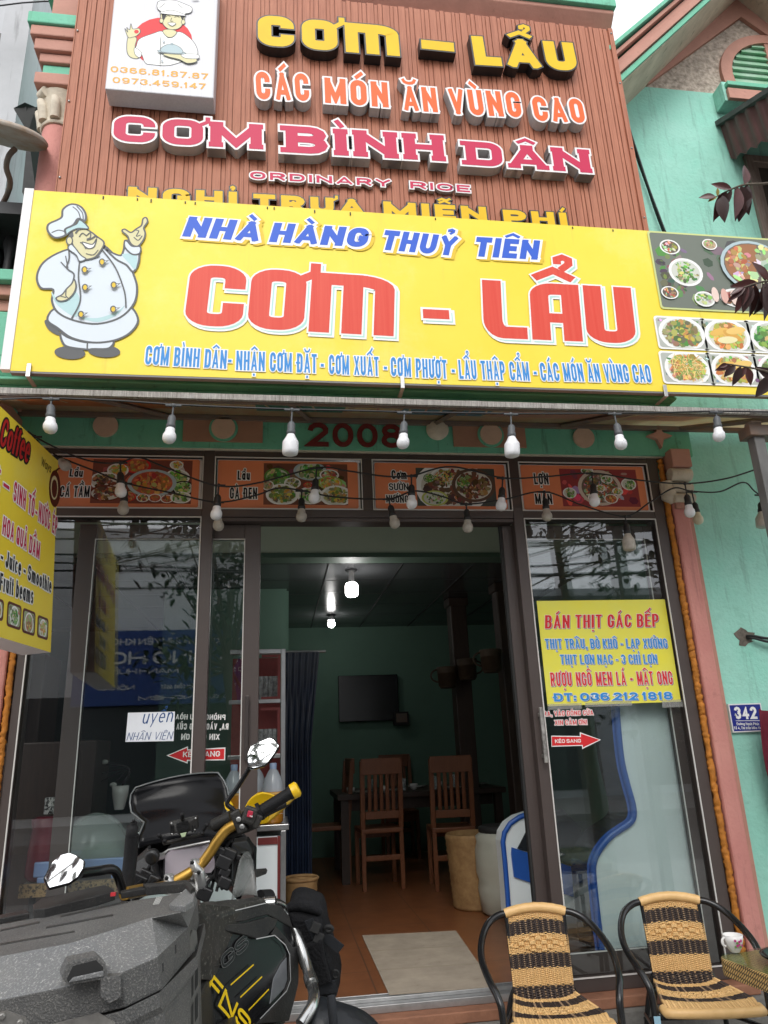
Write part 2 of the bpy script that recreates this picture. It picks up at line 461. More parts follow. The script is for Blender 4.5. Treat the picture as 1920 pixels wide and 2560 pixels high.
def letters(mb, fr, text, p0, p1, h, pen=(.10, .08), out=0.0, z0=0.0, z1=0.001, m=None, side=None, shear=0.0,
            rx=.5, ry=.3, block=False, gap=.12, slab=0.0, dx=0.0, dy=0.0, mirror=False, sp=.5):
    """draws text on plane fr: baseline p0 -> p1 (plane metres), cap height h; out = extra outline width in metres"""
    p0, p1 = Vector(p0), Vector(p1)
    ax = (p1 - p0); Wd = ax.length / h; ax.normalize(); ay = Vector((-ax.y, ax.x))
    hx, hy = pen
    ch = unicodedata.normalize('NFC', text); G = []
    for c in ch:
        d = unicodedata.normalize('NFD', c); base, marks = d[0], list(d[1:])
        if base in 'Đđ': marks.append('bar'); base = 'D' if base == 'Đ' else 'd'
        G.append((base, marks, *glyph(base, rx, ry, block)))
    ws = sum(g[2] for g in G if g[0] != ' '); fixed = sum(2 * hx for g in G if g[2] == 0)
    nsp = sum(1 for g in G if g[0] == ' ')
    gaps = gap * (len(G) - 1 - nsp)
    k = max(.05, (Wd - fixed - gaps - nsp * sp * gap * 5) / max(ws, .01))
    hx = min(hx, .185 * k)
    e = out / h; x = 0.0; cnt = 0
    if m is not None: mb.mat(m)
    def put(q, lo, hi, lift):
        q = _clip(q, lo, hi)
        if len(q) < 3: return
        pts = []
        for a, b in q:
            a = a + shear * b + dx / h; b = b + dy / h
            if mirror: a = Wd - a
            P = p0 + (ax * a + ay * b) * h
            pts.append(fr.p(P.x, P.y, z1 + lift))
        A = sum(((q[i][0] * q[(i + 1) % len(q)][1] - q[(i + 1) % len(q)][0] * q[i][1]) for i in range(len(q))))
        if (A < 0) != mirror: pts.reverse()
        if z1 - z0 > 0.004 and side is not None:
            mb.poly(pts); n = len(pts); low = [p - fr.n * (z1 - z0 + lift) for p in pts]; kc = mb.cur
            mb.mat(side); mb.add(pts + low, [(i, i + n, (i + 1) % n + n, (i + 1) % n) for i in range(n)], False); mb.cur = kc
        else: mb.poly(pts)
    def stroke(pts, closed, hx, hy, lo=-9, hi=9, cap=(True, True)):
        nonlocal cnt
        cnt += 1
        for i, q in enumerate(_ribbon(pts, closed, hx + e, hy + e, cap)):
            put(q, lo, hi, ((cnt % 37) * 3 + i % 3) * 4e-6)
    first = True
    for base, marks, w, S in G:
        if base == ' ': x += sp * gap * 5; continue
        gw = w * k if w else 2 * hx
        for pts, closed in S:
            T = [(x + hx + p[0] * (gw - 2 * hx), hy + p[1] * (1 - 2 * hy)) for p in pts]
            lo = -e if min(p[1] for p in pts) > -.1 else -9
            cp_ = (True, True)
            if e == 0 or base in 'CGS':
                cv_ = lambda q: base in 'CGSces23569ag' and len(pts) > 6 and .03 < q[1] < .97
                cp_ = (not cv_(pts[0]), not cv_(pts[-1]))
                if e and base in 'CGS':
                    T = list(T)
                    for i_, j_ in ((0, 1), (-1, -2)):
                        if not cp_[i_]:
                            d_ = Vector(T[i_]) - Vector(T[j_]); d_.normalize(); T[i_] = (T[i_][0] + d_.x * e, T[i_][1] + d_.y * e)
            dg = len(pts) == 2 and abs(pts[0][0] - pts[1][0]) > .12 and abs(pts[0][1] - pts[1][1]) > .12
            if len(pts) == 3 and base == 'M': dg = True
            bar = base in 'AH' and len(pts) == 2 and pts[0][1] == pts[1][1]
            stroke(T, closed, hx * (.80 if dg else 1), hy * (.8 if bar else 1), lo, 1 + e, cp_)
            if slab and not closed:
                for p, q in ((T[0], pts[0]), (T[-1], pts[-1])):
                    if base in 'AHIMNPRKXUL1FTĐ' and (abs(q[1]) < .01 or abs(q[1] - 1) < .01):
                        yy = slab * .5 if q[1] < .5 else 1 - slab * .5
                        stroke([(p[0] - hx * .95, yy), (p[0] + hx * .95, yy)], False, hx * .3, slab * .5, -e, 1 + e)
        if slab and base in 'BDPR':
            for yy in (slab * .5, 1 - slab * .5): stroke([(x - hx * .6, yy), (x + hx, yy)], False, hx * .3, slab * .5, -e, 1 + e)
        top = 1.0 if (base.isupper() or base in 'bdhl') else .74
        cx = x + gw / 2; mw = min(gw, .62) * .5; mh = min(.6 * hy + .018, .075); mhx = min(hx * .6, mh * 1.1); yb = top + .045 + mh
        st = 0
        for mk in sorted(marks, key=lambda c: {'\u0302': 0, '\u0306': 0}.get(c, 1)):
            if mk == '\u0302': stroke([(cx - mw * .8, yb), (cx, yb + .12), (cx + mw * .8, yb)], False, mhx, mh * .8); st = 1
            elif mk == '\u0306': stroke([(cx + mw * .75 * math.cos(R(a)), yb + .12 + .12 * math.sin(R(a))) for a in range(180, 361, 30)], False, mhx, mh * .8); st = 1
            else:
                ox = cx + (mw * .55 if st else 0); oy = yb + (.17 if st else 0)
                if mk == '\u0301': stroke([(ox - mw * .15, oy), (ox + mw * .4, oy + .14)], False, mhx, mh)
                elif mk == '\u0300': stroke([(ox + mw * .15, oy), (ox - mw * .4, oy + .14)], False, mhx, mh)
                elif mk == '\u0303': stroke([(cx - mw * .9, oy), (cx - mw * .4, oy + .08), (cx + mw * .4, oy), (cx + mw * .9, oy + .08)], False, mhx, mh * .8)
                elif mk == '\u0309': stroke([(ox - mw * .3, oy + .12)] + [(ox + mw * .35 * math.cos(R(a)), oy + .12 + .08 * math.sin(R(a))) for a in (150, 90, 30, -30)] + [(ox, oy)], False, mhx * .8, mh * .7)
                elif mk == '\u0323': stroke([(cx - .01, -.14 - hy), (cx + .01, -.14 - hy)], False, hx * .7, hy * .8)
                elif mk == '\u031b':
                    xr = x + gw - hx * .3
                    stroke([(xr - .02, top - hy * 1.3), (xr + hx * 1.1, top - hy * .3), (xr + hx * 1.1, top + .09)], False, mhx * .9, mh * .8)
                elif mk == 'bar': stroke([(x - hx * .5, .5), (x + hx * 2.4, .5)], False, hx * .5, hy * .7)
        x += gw + gap
    return mb
def px_line(fr, a, b, top):
    """pixel baseline ends a, b and one pixel at cap height above a -> plane points and height"""
    p0, p1, t = fr.uv(*a), fr.uv(*b), fr.uv(*top)
    return p0, p1, abs(t[1] - p0[1])
# ------------------------------------------------------------------ materials of the place
M = {}
M['mint'] = mat('mint_plaster', (.27, .62, .50), .85, var=.25, vscale=3.5, col2=(.36, .67, .57), c2=((.23, .53, .42), 7, .50, .78), bump=.5, bscale=50, streak=((.15, .30, .24), 3.0, .54, .80, (5, 5, .45)))
M['green'] = mat('green_trim_paint', (.12, .42, .27), .7, var=.3, vscale=5, col2=(.16, .47, .33), c2=((.06, .14, .09), 14, .6, .8), bump=.2, streak=((.045, .075, .06), 3, .57, .8, (7, 7, .6)))
M['pink'] = mat('pink_plaster', (.50, .20, .175), .8, var=.2, vscale=4, col2=(.56, .25, .21), c2=((.27, .10, .085), 16, .58, .85), bump=.35, bscale=50, streak=((.26, .11, .09), 4, .57, .85, (6, 6, .5)))
M['pinktrim'] = mat('dusty_pink_trim', (.50, .25, .19), .75, var=.2, vscale=5, c2=((.2, .09, .07), 12, .6, .85), bump=.2)
M['tan'] = mat('tan_plaster', (.60, .42, .31), .85, var=.15, vscale=14, c2=((.25, .15, .1), 18, .64, .8), bump=.2)
M['cream'] = mat('cream_stucco', (.62, .55, .44), .85, var=.2, vscale=20, c2=((.25, .2, .15), 25, .6, .8), bump=.4)
M['soffit'] = mat('stained_soffit', (.68, .54, .44), .9, var=.4, vscale=3, col2=(.48, .37, .29), c2=((.1, .08, .06), 9, .58, .8), stretch=(2, 2, 2))
M['roughcast'] = mat('roughcast', (.66, .56, .47), .95, var=.8, vscale=26, col2=(.22, .18, .145), bump=1.0, bscale=40)
M['frame'] = mat('brown_aluminium', (.072, .054, .049), .38, var=.15, vscale=3, spec=.5, c2=((.09, .075, .07), 30, .66, .8))
M['bead'] = mat('white_bead', (.62, .6, .57), .5)
M['gap'] = mat('black_gasket', (.012, .012, .012), .7)
M['glass'] = glass_mat('window_glass', (.87, .91, .90), 2.5)
M['concrete'] = mat('rough_concrete', (.21, .20, .185), .95, var=.5, vscale=7, col2=(.10, .095, .085), c2=((.32, .31, .29), 18, .6, .75), bump=.8, bscale=30)
M['pave'] = mat('pavement_concrete', (.40, .39, .37), .9, var=.35, vscale=3, c2=((.14, .13, .12), 10, .55, .8), bump=.4, bscale=40)
M['terra'] = mat('terracotta_strip', (.34, .15, .085), .7, var=.4, vscale=9, bump=.3)
M['asphalt'] = mat('asphalt', (.20, .195, .19), .9, var=.3, vscale=40, bump=.5, bscale=120)
M['alu'] = mat('aluminium_track', (.50, .50, .50), .35, metal=.8, var=.3, vscale=14)
M['foam'] = mat('orange_foam', (.56, .20, .02), .75, var=.45, vscale=22, bump=.8, bscale=30)
M['inwall'] = mat('room_wall_paint', (.145, .26, .20), .8, var=.1, vscale=2)
M['ceil'] = mat('dark_ceiling_panel', (.085, .088, .092), .22, var=.15, vscale=3, bump=.03, bscale=60)
M['maroon'] = mat('maroon_paint', (.17, .018, .016), .55, var=.25, vscale=20)

# ------------------------------------------------------------------ ground
g = MB(M['asphalt']); g.poly([(-60, -60, -.13), (60, -60, -.13), (60, 60, -.13), (-60, 60, -.13)])
structure(g.build('road'))
g = MB(M['pave']); g.bb(-30, 30, -5.2, .4, -.16, 0)
for i in range(-12, 14):
    pass
structure(g.build('pavement'))
g = MB(M['pave']); g.bb(-30, 30, -16, -11.2, -.16, 0)
structure(g.build('opposite_pavement'))
mk = mat('floor_tile_red_brown', (.26, .098, .038), .3, var=.35, vscale=7, col2=(.17, .06, .025), c2=((.33, .17, .09), 22, .6, .8))
nt = mk.node_tree
_b = nt.nodes['Principled BSDF']; _src = _b.inputs['Base Color'].links[0].from_socket
_tc = nt.nodes.new('ShaderNodeTexCoord'); _br = nt.nodes.new('ShaderNodeTexBrick'); _br.offset = 0
_br.inputs['Scale'].default_value = 1.0; _br.inputs['Brick Width'].default_value = .5; _br.inputs['Row Height'].default_value = .5; _br.inputs['Mortar Size'].default_value = .004
nt.links.new(_tc.outputs['Object'], _br.inputs['Vector']); nt.links.new(_src, _br.inputs['Color1']); nt.links.new(_src, _br.inputs['Color2']); _br.inputs['Mortar'].default_value = (.1, .05, .03, 1)
nt.links.new(_br.outputs['Color'], _b.inputs['Base Color'])
g = MB(mk); g.bb(-2.6, 2.8, .11, 5.0, .2, .33)
structure(g.build('floor'))

# ------------------------------------------------------------------ the shop building
shop = thing('shop_building', 'narrow two storey shop with green lintel dated 2008 and pink pilasters behind the signs', 'building', (.5, 2, 0))
w = MB(M['pink'])
w.bb(-1.75, -1.365, -.03, .12, 0, 3.2); w.build('pilaster', shop, bevel=.012); w = MB(M['pink'])
w.bb(2.425, 2.525, -.035, .2, 0, 3.06)
w.build('pilaster', shop, bevel=.012)
w = MB(M['pinktrim']); w.bb(2.527, 2.56, -.005, .2, 0, 3.06); w.build('pilaster_edge', shop)
for (xx, z0, z1, rr) in ((2.402, .3, 3.16, .020), (-1.345, .3, 2.2, .017)):
    pts = []; rs = []; w = MB(M['foam'])
    z = z0
    while z < z1:
        pts.append((xx + random.uniform(-.003, .003), -.006 + random.uniform(-.006, .004), z)); rs.append(rr * random.uniform(.75, 1.05))
        z += random.uniform(.007, .014)
    w.tube(pts, rs, 8); w.build('foam_seal', shop)
w = MB(M['green'])
w.bb(-1.75, 2.62, -.03, .25, 3.18, 3.40)
w.build('lintel', shop)
w = MB(M['cream']); w.bb(-1.36, 2.42, -.012, .1, 3.172, 3.199); w.build('mortar_edge', shop)
def disc(fr, u, v, r, d, n=28, ry=None):
    return [fr.p(u + r * math.cos(2 * math.pi * i / n), v + (ry or r) * math.sin(2 * math.pi * i / n), d) for i in range(n)]
F03 = wallframe(-.03)
for (x0, x1) in ((-.548, -.093), (1.055, 1.514)):
    w = MB(M['tan'] if False else mat('pink_tan_panel', (.40, .215, .14), .8, var=.2, vscale=6)); w.bb(x0, x1, -.042, -.029, 3.212, 3.385); w.build('lintel_panel', shop)
for (u, v, d0, ring) in ((-.978, 3.296, .0, 0), (-.319, 3.293, .012, 1), (1.29, 3.29, .012, 1), (1.895, 3.287, 0, 0)):
    w = MB(M['tan']); w.prism(disc(F03, u, v, .068, d0), (0, -.018, 0))
    if ring: w.mat(M['green']); w.prism(disc(F03, u, v, .083, d0 + .0005), (0, -.006, 0))
    w.build('medallion', shop)
w = MB(M['cream']); w.lathe([(.066, 0), (.07, .02), (.05, .034), (.012, .04)], aty(1092, 1076, -.03), (0, -1, 0), 24); w.build('wall_lamp_disc', shop)
w = MB(M['pinktrim']); st = []
for i in range(8):
    a = math.pi * i / 4; r = .085 if i % 2 == 0 else .032
    st.append(F03.p(2.40 + r * math.cos(a), 3.305 + r * math.sin(a), 0))
w.prism(st, (0, -.03, 0)); w.build('star_ornament', shop)
w = MB(); F05 = wallframe(-.032)
letters(w, F05, '2008', (.17, 3.195), (.735, 3.195), .15, (.10, .085), m=M['maroon'], side=M['maroon'], z0=0, z1=.014, rx=.5, ry=.45, gap=.16); w.build('date_numerals', shop)
# scroll capital of the right pilaster
w = MB(M['pinktrim']); w.bb(2.43, 2.56, -.10, .06, 3.08, 3.20)
w.mat(M['cream'])
for (zz, rr, px_) in ((3.04, .042, 0), (2.955, .036, .012), (2.885, .03, .0)):
    w.tube([(2.42, -.055 + px_, zz), (2.56, -.055 + px_, zz)], rr, 14)
w.tube([(2.40, -.03, 3.0), (2.41, -.03, 2.9), (2.43, -.03, 2.86)], [.04, .05, .02], 10)
w.bb(2.44, 2.555, -.04, .05, 2.86, 3.08)
w.mat(M['pinktrim']); w.bb(2.43, 2.555, -.06, .05, 2.82, 2.86)
w.build('scroll_capital', shop, bevel=.006)
# ledge (balcony slab) over the awning
w = MB(M['green'])
w.bb(-1.62, 2.22, -.60, .25, 3.41, 3.66)
w.prism([(-1.62, -.60, 3.4095), (-1.62, -.60, 3.36), (-1.62, -.565, 3.305), (-1.62, -.40, 3.305), (-1.62, -.40, 3.4095)], (3.84, 0, 0))
w.bb(-1.62, 2.22, -.585, -.42, 3.288, 3.304)
w.bb(-1.6, 2.2, -.53, -.42, 3.256, 3.287)
w.build('balcony_ledge', shop, bevel=.005)
# upper storey behind the cladding
w = MB(M['mint']); w.bb(-1.5, 2.29, .05, .3, 3.66, 6.5); w.build('upper_wall', shop)
w = MB(M['pinktrim'])
yc = -.33
prof = [(.0, 6.24), (-.05, 6.24), (-.06, 6.30), (-.03, 6.33), (-.10, 6.40), (-.12, 6.42), (-.12, 6.45), (0, 6.45)]
w.prism([(-1.5, yc + a, b) for a, b in prof] + [(-1.5, .05, 6.45), (-1.5, .05, 6.24)], (3.86, 0, 0))
w.mat(M['green']); w.bb(-1.5, 2.37, yc - .15, .05, 6.452, 6.52)
w.bb(-1.5, 2.34, yc + .01, .05, 6.19, 6.238)
w.mat(M['pinktrim']); w.bb(-1.5, 2.3, yc + .03, .05, 6.522, 6.9)
w.build('upper_cornice', shop, bevel=.006)
# round column with capital, left
cx, cyy = aty(133, 460, -.30).x, -.30
w = MB(M['pink']); w.lathe([(.094, 3.66), (.094, 5.06), (.09, 5.09)], (cx, cyy, 0), n=24); w.build('round_column', shop)
w = MB(M['cream'])
w.lathe([(.10, 5.09), (.108, 5.10), (.10, 5.115), (.098, 5.15), (.125, 5.30), (.135, 5.32)], (cx, cyy, 0), n=24)
for k in range(8):
    a = math.pi / 4 * k; d = Vector((math.cos(a), math.sin(a), 0)); tn = Vector((-d.y, d.x, 0)); b = Vector((cx, cyy, 0))
    w.tube([b + d * .10 + Vector((0, 0, 5.12)), b + d * .115 + Vector((0, 0, 5.2)), b + d * .135 + Vector((0, 0, 5.25)), b + d * .125 + Vector((0, 0, 5.225))], [.03, .03, .022, .01], 8)
for k in range(4):
    a = math.pi / 4 + math.pi / 2 * k; d = Vector((math.cos(a), math.sin(a), 0)); tn = Vector((-d.y, d.x, 0)); b = Vector((cx, cyy, 5.31)) + d * .115
    w.tube([b - tn * .03, b + tn * .03], .036, 12)
w.build('column_capital', shop)
w = MB(M['pinktrim'])
w.bb(cx - .135, cx + .135, cyy - .135, cyy + .135, 5.345, 5.43)
w.mat(M['green']); w.bb(cx - .105, cx + .105, cyy - .105, .05, 5.432, 5.52)
w.mat(M['pinktrim']); w.bb(cx - .125, cx + .125, cyy - .125, .05, 5.522, 5.59); w.bb(cx - .155, cx + .155, cyy - .15, .05, 5.592, 5.68); w.bb(cx - .18, cx + .18, cyy - .17, .05, 5.682, 5.76)
w.mat(M['green']); w.bb(cx - .20, cx + .2, cyy - .185, .05, 5.762, 5.85)
w.mat(M['pinktrim']); w.bb(cx - .10, cx + .10, cyy - .10, .05, 5.852, 6.2)
w.build('column_entablature', shop, bevel=.008)
# rusticated strip and ledge at the left corner of the balcony
w = MB(M['green']); zl = aty(20, 690, -.60).z; w.bb(-1.72, -1.45, -.45, .05, 3.30, zl - .1); w.bb(-1.95, -1.2, -.62, -.1, zl - .035, zl + .03)
w.mat(M['pinktrim'])
for k in range(8): w.bb(-1.745, -1.43, -.475, .04, zl - .23 - k * .105 - .07, zl - .23 - k * .105)
w.bb(-1.90, -1.25, -.58, -.1, zl - .10, zl - .036); w.bb(-1.85, -1.3, -.54, -.1, zl - .17, zl - .102)
w.build('corner_quoins', shop, bevel=.006)
# room shell
w = MB(M['inwall'])
w.bb(-2.7, 2.9, 4.9, 5.05, .2, 3.3); w.bb(2.72, 2.9, .12, 4.9, .2, 3.3); w.bb(-2.75, -2.6, .12, 4.9, .2, 3.3)
w.bb(-1.0, .08, 2.6, 2.7, .33, 2.9); w.bb(.02, .1, 2.7, 4.9, .33, 2.9)
w.build('room_wall', shop)
w = MB(mat('pale_green_fascia', (.66, .72, .58), .8, var=.1, vscale=2)); w.bb(-2.6, 2.72, 1.44, 1.60, 2.93, 3.3); w.build('inner_fascia', shop)  # its own pale paint, lightened further to stand in for daylight at the door
w = MB(mat('fascia_trim', (.10, .16, .12), .6)); w.bb(-2.6, 2.72, 1.425, 1.62, 2.895, 2.93); w.build('fascia_trim', shop)
w = MB(M['ceil'])
w.bb(-2.6, 2.72, 1.62, 4.9, 2.9, 2.95)
w.mat(mat('ceiling_joint', (.02, .02, .02), .6))
for k in range(9): w.bb(-2.6 + k * .6, -2.594 + k * .6, 1.63, 4.9, 2.894, 2.8995)
for k in range(6): w.bb(-2.6, 2.7, 1.62 + k * .6, 1.626 + k * .6, 2.892, 2.8935)
w.build('ceiling', shop)
w = MB(M['inwall']); w.bb(-2.6, 2.72, .12, 1.44, 3.25, 3.35); w.build('front_ceiling', shop)
w = MB(M['mint']); w.bb(-2.75, 2.9, .25, 5.05, 3.36, 3.5); w.build('roof_slab', shop)
# threshold
w = MB(M['concrete']); w.bb(-1.75, 2.62, -.11, .12, -.02, .232); w.build('threshold_step', shop, bevel=.012)
w = MB(M['terra']); w.bb(-1.36, 2.42, -.09, .108, .233, .283); w.build('threshold_tiles', shop, bevel=.006)

# ------------------------------------------------------------------ aluminium shopfront
front = thing('shopfront', 'brown aluminium shopfront with transom row and glass sliding doors standing open', 'shopfront', (.5, 0, .284))
w = MB(M['frame'])
Z0, ZB, ZL, ZT, ZP, ZH = .284, .345, 2.768, 2.814, 3.134, 3.172
posts = ((-1.325, -1.285), (-.428, -.365), (1.402, 1.463), (2.313, 2.383))
for k, (a, b) in enumerate(posts): w.bb(a, b, 0, .125 if k in (0, 3) else .06, Z0, ZH)
for (a, b) in ((-1.285, -.428), (-.365, 1.402), (1.463, 2.313)):
    w.bb(a, b, .002, .123, ZP, ZH - .002); w.bb(a, b, .002, .123, ZL, ZT)
w.bb(.492, .552, .004, .118, ZT, ZP)
w.bb(-1.285, -.428, .002, .06, Z0, ZB); w.bb(1.463, 2.313, .002, .06, Z0, ZB)
w.bb(-.365, 1.402, .01, .12, 2.745, ZL - .001)
w.build('frame', front, bevel=.003)
w = MB(M['bead'])
def beadrect(w, x0, x1, z0, z1, y, t=.006):
    w.bb(x0, x1, y - .003, y + .004, z1 - t, z1); w.bb(x0, x1, y - .003, y + .004, z0, z0 + t)
    w.bb(x0, x0 + t, y - .003, y + .004, z0 + t, z1 - t); w.bb(x1 - t, x1, y - .003, y + .004, z0 + t, z1 - t)
TR = ((-1.285, -.428), (-.365, .492), (.552, 1.402), (1.463, 2.313))
for a, b in TR: beadrect(w, a, b, ZT, ZP, 0)
beadrect(w, -1.285, -.428, ZB, ZL, 0); beadrect(w, 1.463, 2.313, ZB, ZL, 0)
w.build('bead', front)
w = MB(M['gap'])
for a, b in TR: w.bb(a + .007, b - .007, .05, .056, ZT + .007, ZP - .007)
w.build('transom_backing', front)
def pane(name, x0, x1, z0, z1, y, par):
    w = MB(M['glass']); w.poly([(x0, y, z0), (x1, y, z0), (x1, y, z1), (x0, y, z1)]); return w.build(name, par)
pane('fixed_pane', -1.28, -.432, ZB + .005, ZL - .005, .03, front)
pane('fixed_pane', 1.468, 2.309, ZB + .005, ZL - .005, .03, front)
w = MB(M['alu'])
w.bb(-.365, 1.402, -.015, .11, .284, .318); w.bb(-.365, 1.402, .035, .041, .3185, .336); w.bb(-.365, 1.402, .09, .096, .3185, .336)
w.build('floor_track', front, bevel=.002)
w = MB(M['frame'])
def leaf(x0, x1, s0, s1):
    d = MB(M['frame']); z0, z1 = .34, 2.742; a, b = .066, .108
    d.bb(x0, x0 + s0, a, b, z0, z1); d.bb(x1 - s1, x1, a, b, z0, z1)
    d.bb(x0 + s0, x1 - s1, a + .002, b - .002, z1 - .086, z1); d.bb(x0 + s0, x1 - s1, a + .002, b - .002, z0, z0 + .10)
    o = d.build('sliding_door', front, bevel=.003)
    d = MB(M['bead']); beadrect(d, x0 + s0 - .003, x1 - s1 + .003, z0 + .10, z1 - .086, a + .001, .005); d.build('bead', o)
    pane('pane', x0 + s0, x1 - s1, z0 + .10, z1 - .086, .088, o)
    return o
dl = leaf(-1.094, -.099, .089, .09)
dr = leaf(1.343, 2.311, .08, .058)
w = MB(mat('scuffed_handle', (.13, .12, .115), .4, metal=.5, var=.5, vscale=30, col2=(.5, .48, .45)))
w.bb(1.425, 1.445, -.045, -.028, 1.375, 1.665); w.bb(1.425, 1.445, -.03, .0, 1.40, 1.42); w.bb(1.425, 1.445, -.03, .0, 1.615, 1.635); w.build('handle', dr, bevel=.004)
w = MB(mat('dark_handle', (.05, .04, .038), .4, metal=.3)); w.bb(-.168, -.148, .035, .05, 1.45, 1.78); w.bb(-.168, -.148, .045, .066, 1.48, 1.5); w.bb(-.168, -.148, .045, .066, 1.73, 1.75); w.build('handle', dl, bevel=.004)
# edge brushes of the open right door
w = MB(M['gap']); w.bb(1.329, 1.342, .07, .078, .36, 2.74); w.bb(1.329, 1.342, .092, .1, .36, 2.74)
w.build('brush_seal', dr)
# ------------------------------------------------------------------ flat drawing on signs
def crv(pts, n=5, closed=True):
    P = [Vector((p[0], p[1], 0)) for p in pts]; out = []; k = len(P)
    for i in range(k if closed else k - 1):
        if closed: a, b, c, d = P[i - 1], P[i], P[(i + 1) % k], P[(i + 2) % k]
        else: a, b, c, d = P[max(i - 1, 0)], P[i], P[i + 1], P[min(i + 2, k - 1)]
        for j in range(n):
            t = j / n
            q = 0.5 * ((2 * b) + (c - a) * t + (2 * a - 5 * b + 4 * c - d) * t * t + (3 * b - a - 3 * c + d) * t ** 3); out.append((q.x, q.y))
    if not closed: out.append((P[-1].x, P[-1].y))
    return out
def shape_uv(mb, fr, uvs, lift, m):
    A = sum(uvs[i][0] * uvs[(i + 1) % len(uvs)][1] - uvs[(i + 1) % len(uvs)][0] * uvs[i][1] for i in range(len(uvs)))
    if A < 0: uvs = list(reversed(uvs))
    mb.mat(m); mb.poly([fr.p(a, b, lift) for a, b in uvs])
def line_uv(mb, fr, uvs, wd, lift, m, closed=False):
    mb.mat(m)
    for i, q in enumerate(_ribbon(uvs, closed, wd / 2, wd / 2)):
        mb.poly([fr.p(a, b, lift + (i % 3) * 3e-5) for a, b in q])
class Art:
    """draws from picture measurements of a flat printed design onto its sign plane"""
    def __init__(s, mb, fr, ox, oy, k): s.mb, s.fr, s.ox, s.oy, s.k = mb, fr, ox, oy, k; s.l = .0006
    def uv(s, pts): return [s.fr.uv(s.ox + x * s.k, s.oy + y * s.k) for x, y in pts]
    def fill(s, pts, m, sm=True, out=None, ow=.006):
        P = crv(pts) if sm else pts
        s.l += .0002; shape_uv(s.mb, s.fr, s.uv(P), s.l, m)
        if out is not None: s.l += .0002; line_uv(s.mb, s.fr, s.uv(P), ow, s.l, out, True)
    def line(s, pts, m, wd=.005, sm=True):
        P = crv(pts, closed=False) if sm else pts
        s.l += .0002; line_uv(s.mb, s.fr, s.uv(P), wd, s.l, m)
    def oval(s, x, y, rx, ry, m, out=None, ow=.005, rot=0):
        c, q = math.cos(R(rot)), math.sin(R(rot))
        P = [(x + rx * math.cos(t) * c - ry * math.sin(t) * q, y + rx * math.cos(t) * q + ry * math.sin(t) * c) for t in [2 * math.pi * i / 22 for i in range(22)]]
        s.l += .0002; shape_uv(s.mb, s.fr, s.uv(P), s.l, m)
        if out is not None: s.l += .0002; line_uv(s.mb, s.fr, s.uv(P), ow, s.l, out, True)
def ink(n, c, rough=.45, var=0.0): return mat('ink_' + n, c, rough, var=var, vscale=9, spec=.2)
I = {k: ink(k, c) for k, c in dict(white=(.80, .80, .78), black=(.015, .015, .017), red=(.62, .03, .035), blue=(.035, .11, .55), yellow=(.80, .62, .03), navy=(.02, .03, .22),
     skin=(.62, .58, .34), coat=(.62, .68, .74), coatshade=(.42, .60, .62), grey=(.10, .105, .11), gold=(.70, .48, .04), orange=(.78, .36, .06), steel=(.40, .50, .53), mintsh=(.40, .66, .60), bloodred=(.42, .02, .02)).items()}
I['sky'] = ink('skyblue', (.04, .24, .60)); I['coral'] = ink('coral', (.74, .125, .032)); I['crim'] = ink('crimson', (.50, .025, .08)); I['bred'] = mat('ink_bigred', (.62, .055, .035), .45, spec=.2, var=.25, vscale=60, stretch=(1, 1, .02), col2=(.66, .085, .055))

FOODS = dict(
    hotpot=((.10, .07, .05), [(.45, .30, .12), (.55, .12, .04), (.6, .55, .35), (.25, .35, .08), (.7, .66, .5)]),
    greens=((.55, .56, .5), [(.10, .26, .04), (.2, .4, .08), (.5, .5, .25), (.06, .15, .03)]),
    meat=((.60, .58, .52), [(.16, .06, .03), (.25, .10, .04), (.09, .035, .02), (.4, .22, .1)]),
    noodles=((.6, .6, .55), [(.62, .38, .08), (.7, .45, .12), (.15, .32, .06), (.5, .22, .04)]),
    fried=((.62, .60, .52), [(.65, .38, .06), (.7, .5, .14), (.5, .25, .04), (.3, .42, .1)]),
    mush=((.6, .62, .55), [(.20, .16, .06), (.36, .30, .14), (.5, .42, .06), (.12, .2, .05)]),
    broth=((.45, .1, .05), [(.6, .2, .05), (.5, .14, .03), (.55, .3, .1), (.35, .08, .03)]),
    mix=((.15, .10, .07), [(.5, .45, .38), (.08, .16, .05), (.3, .1, .05), (.6, .55, .45), (.2, .12, .08), (.55, .2, .05)]),
    drink=((.4, .3, .2), [(.3, .42, .12), (.6, .5, .2), (.35, .15, .06)]))
def _fm(c, k=[0]):
    return mat('food_%02d%02d%02d' % tuple(int(x * 99) for x in c), c, .5)
def inside(u, v, q):
    return q[0] + .002 < u < q[2] - .002 and q[1] + .002 < v < q[3] - .002
def blobs(mb, fr, u, v, rx, ry, cols, n, size, lift, rnd, box=None):
    for i in range(n):
        a = rnd.uniform(0, 6.28); k = math.sqrt(rnd.random())
        x, y = u + rx * k * math.cos(a), v + ry * k * math.sin(a); sz = size * rnd.uniform(.5, 1.3); th = rnd.uniform(0, 3.14); el = rnd.uniform(.35, 1)
        if box and not (box[0] + sz < x < box[2] - sz and box[1] + sz < y < box[3] - sz): continue
        c = rnd.choice(cols); c = tuple(min(.85, max(.01, ch * rnd.choice((.55, .8, 1, 1.25)))) for ch in c); c = tuple(round(ch, 1) if ch > .25 else round(ch * 33) / 33 for ch in c)
        mb.mat(_fm(c)); m = 6
        mb.poly([fr.p(x + sz * math.cos(t) * math.cos(th) - sz * el * math.sin(t) * math.sin(th), y + sz * math.cos(t) * math.sin(th) + sz * el * math.sin(t) * math.cos(th), lift + i * 6e-6)
                 for t in [6.2832 * j / m + .3 * rnd.random() for j in range(m)]])
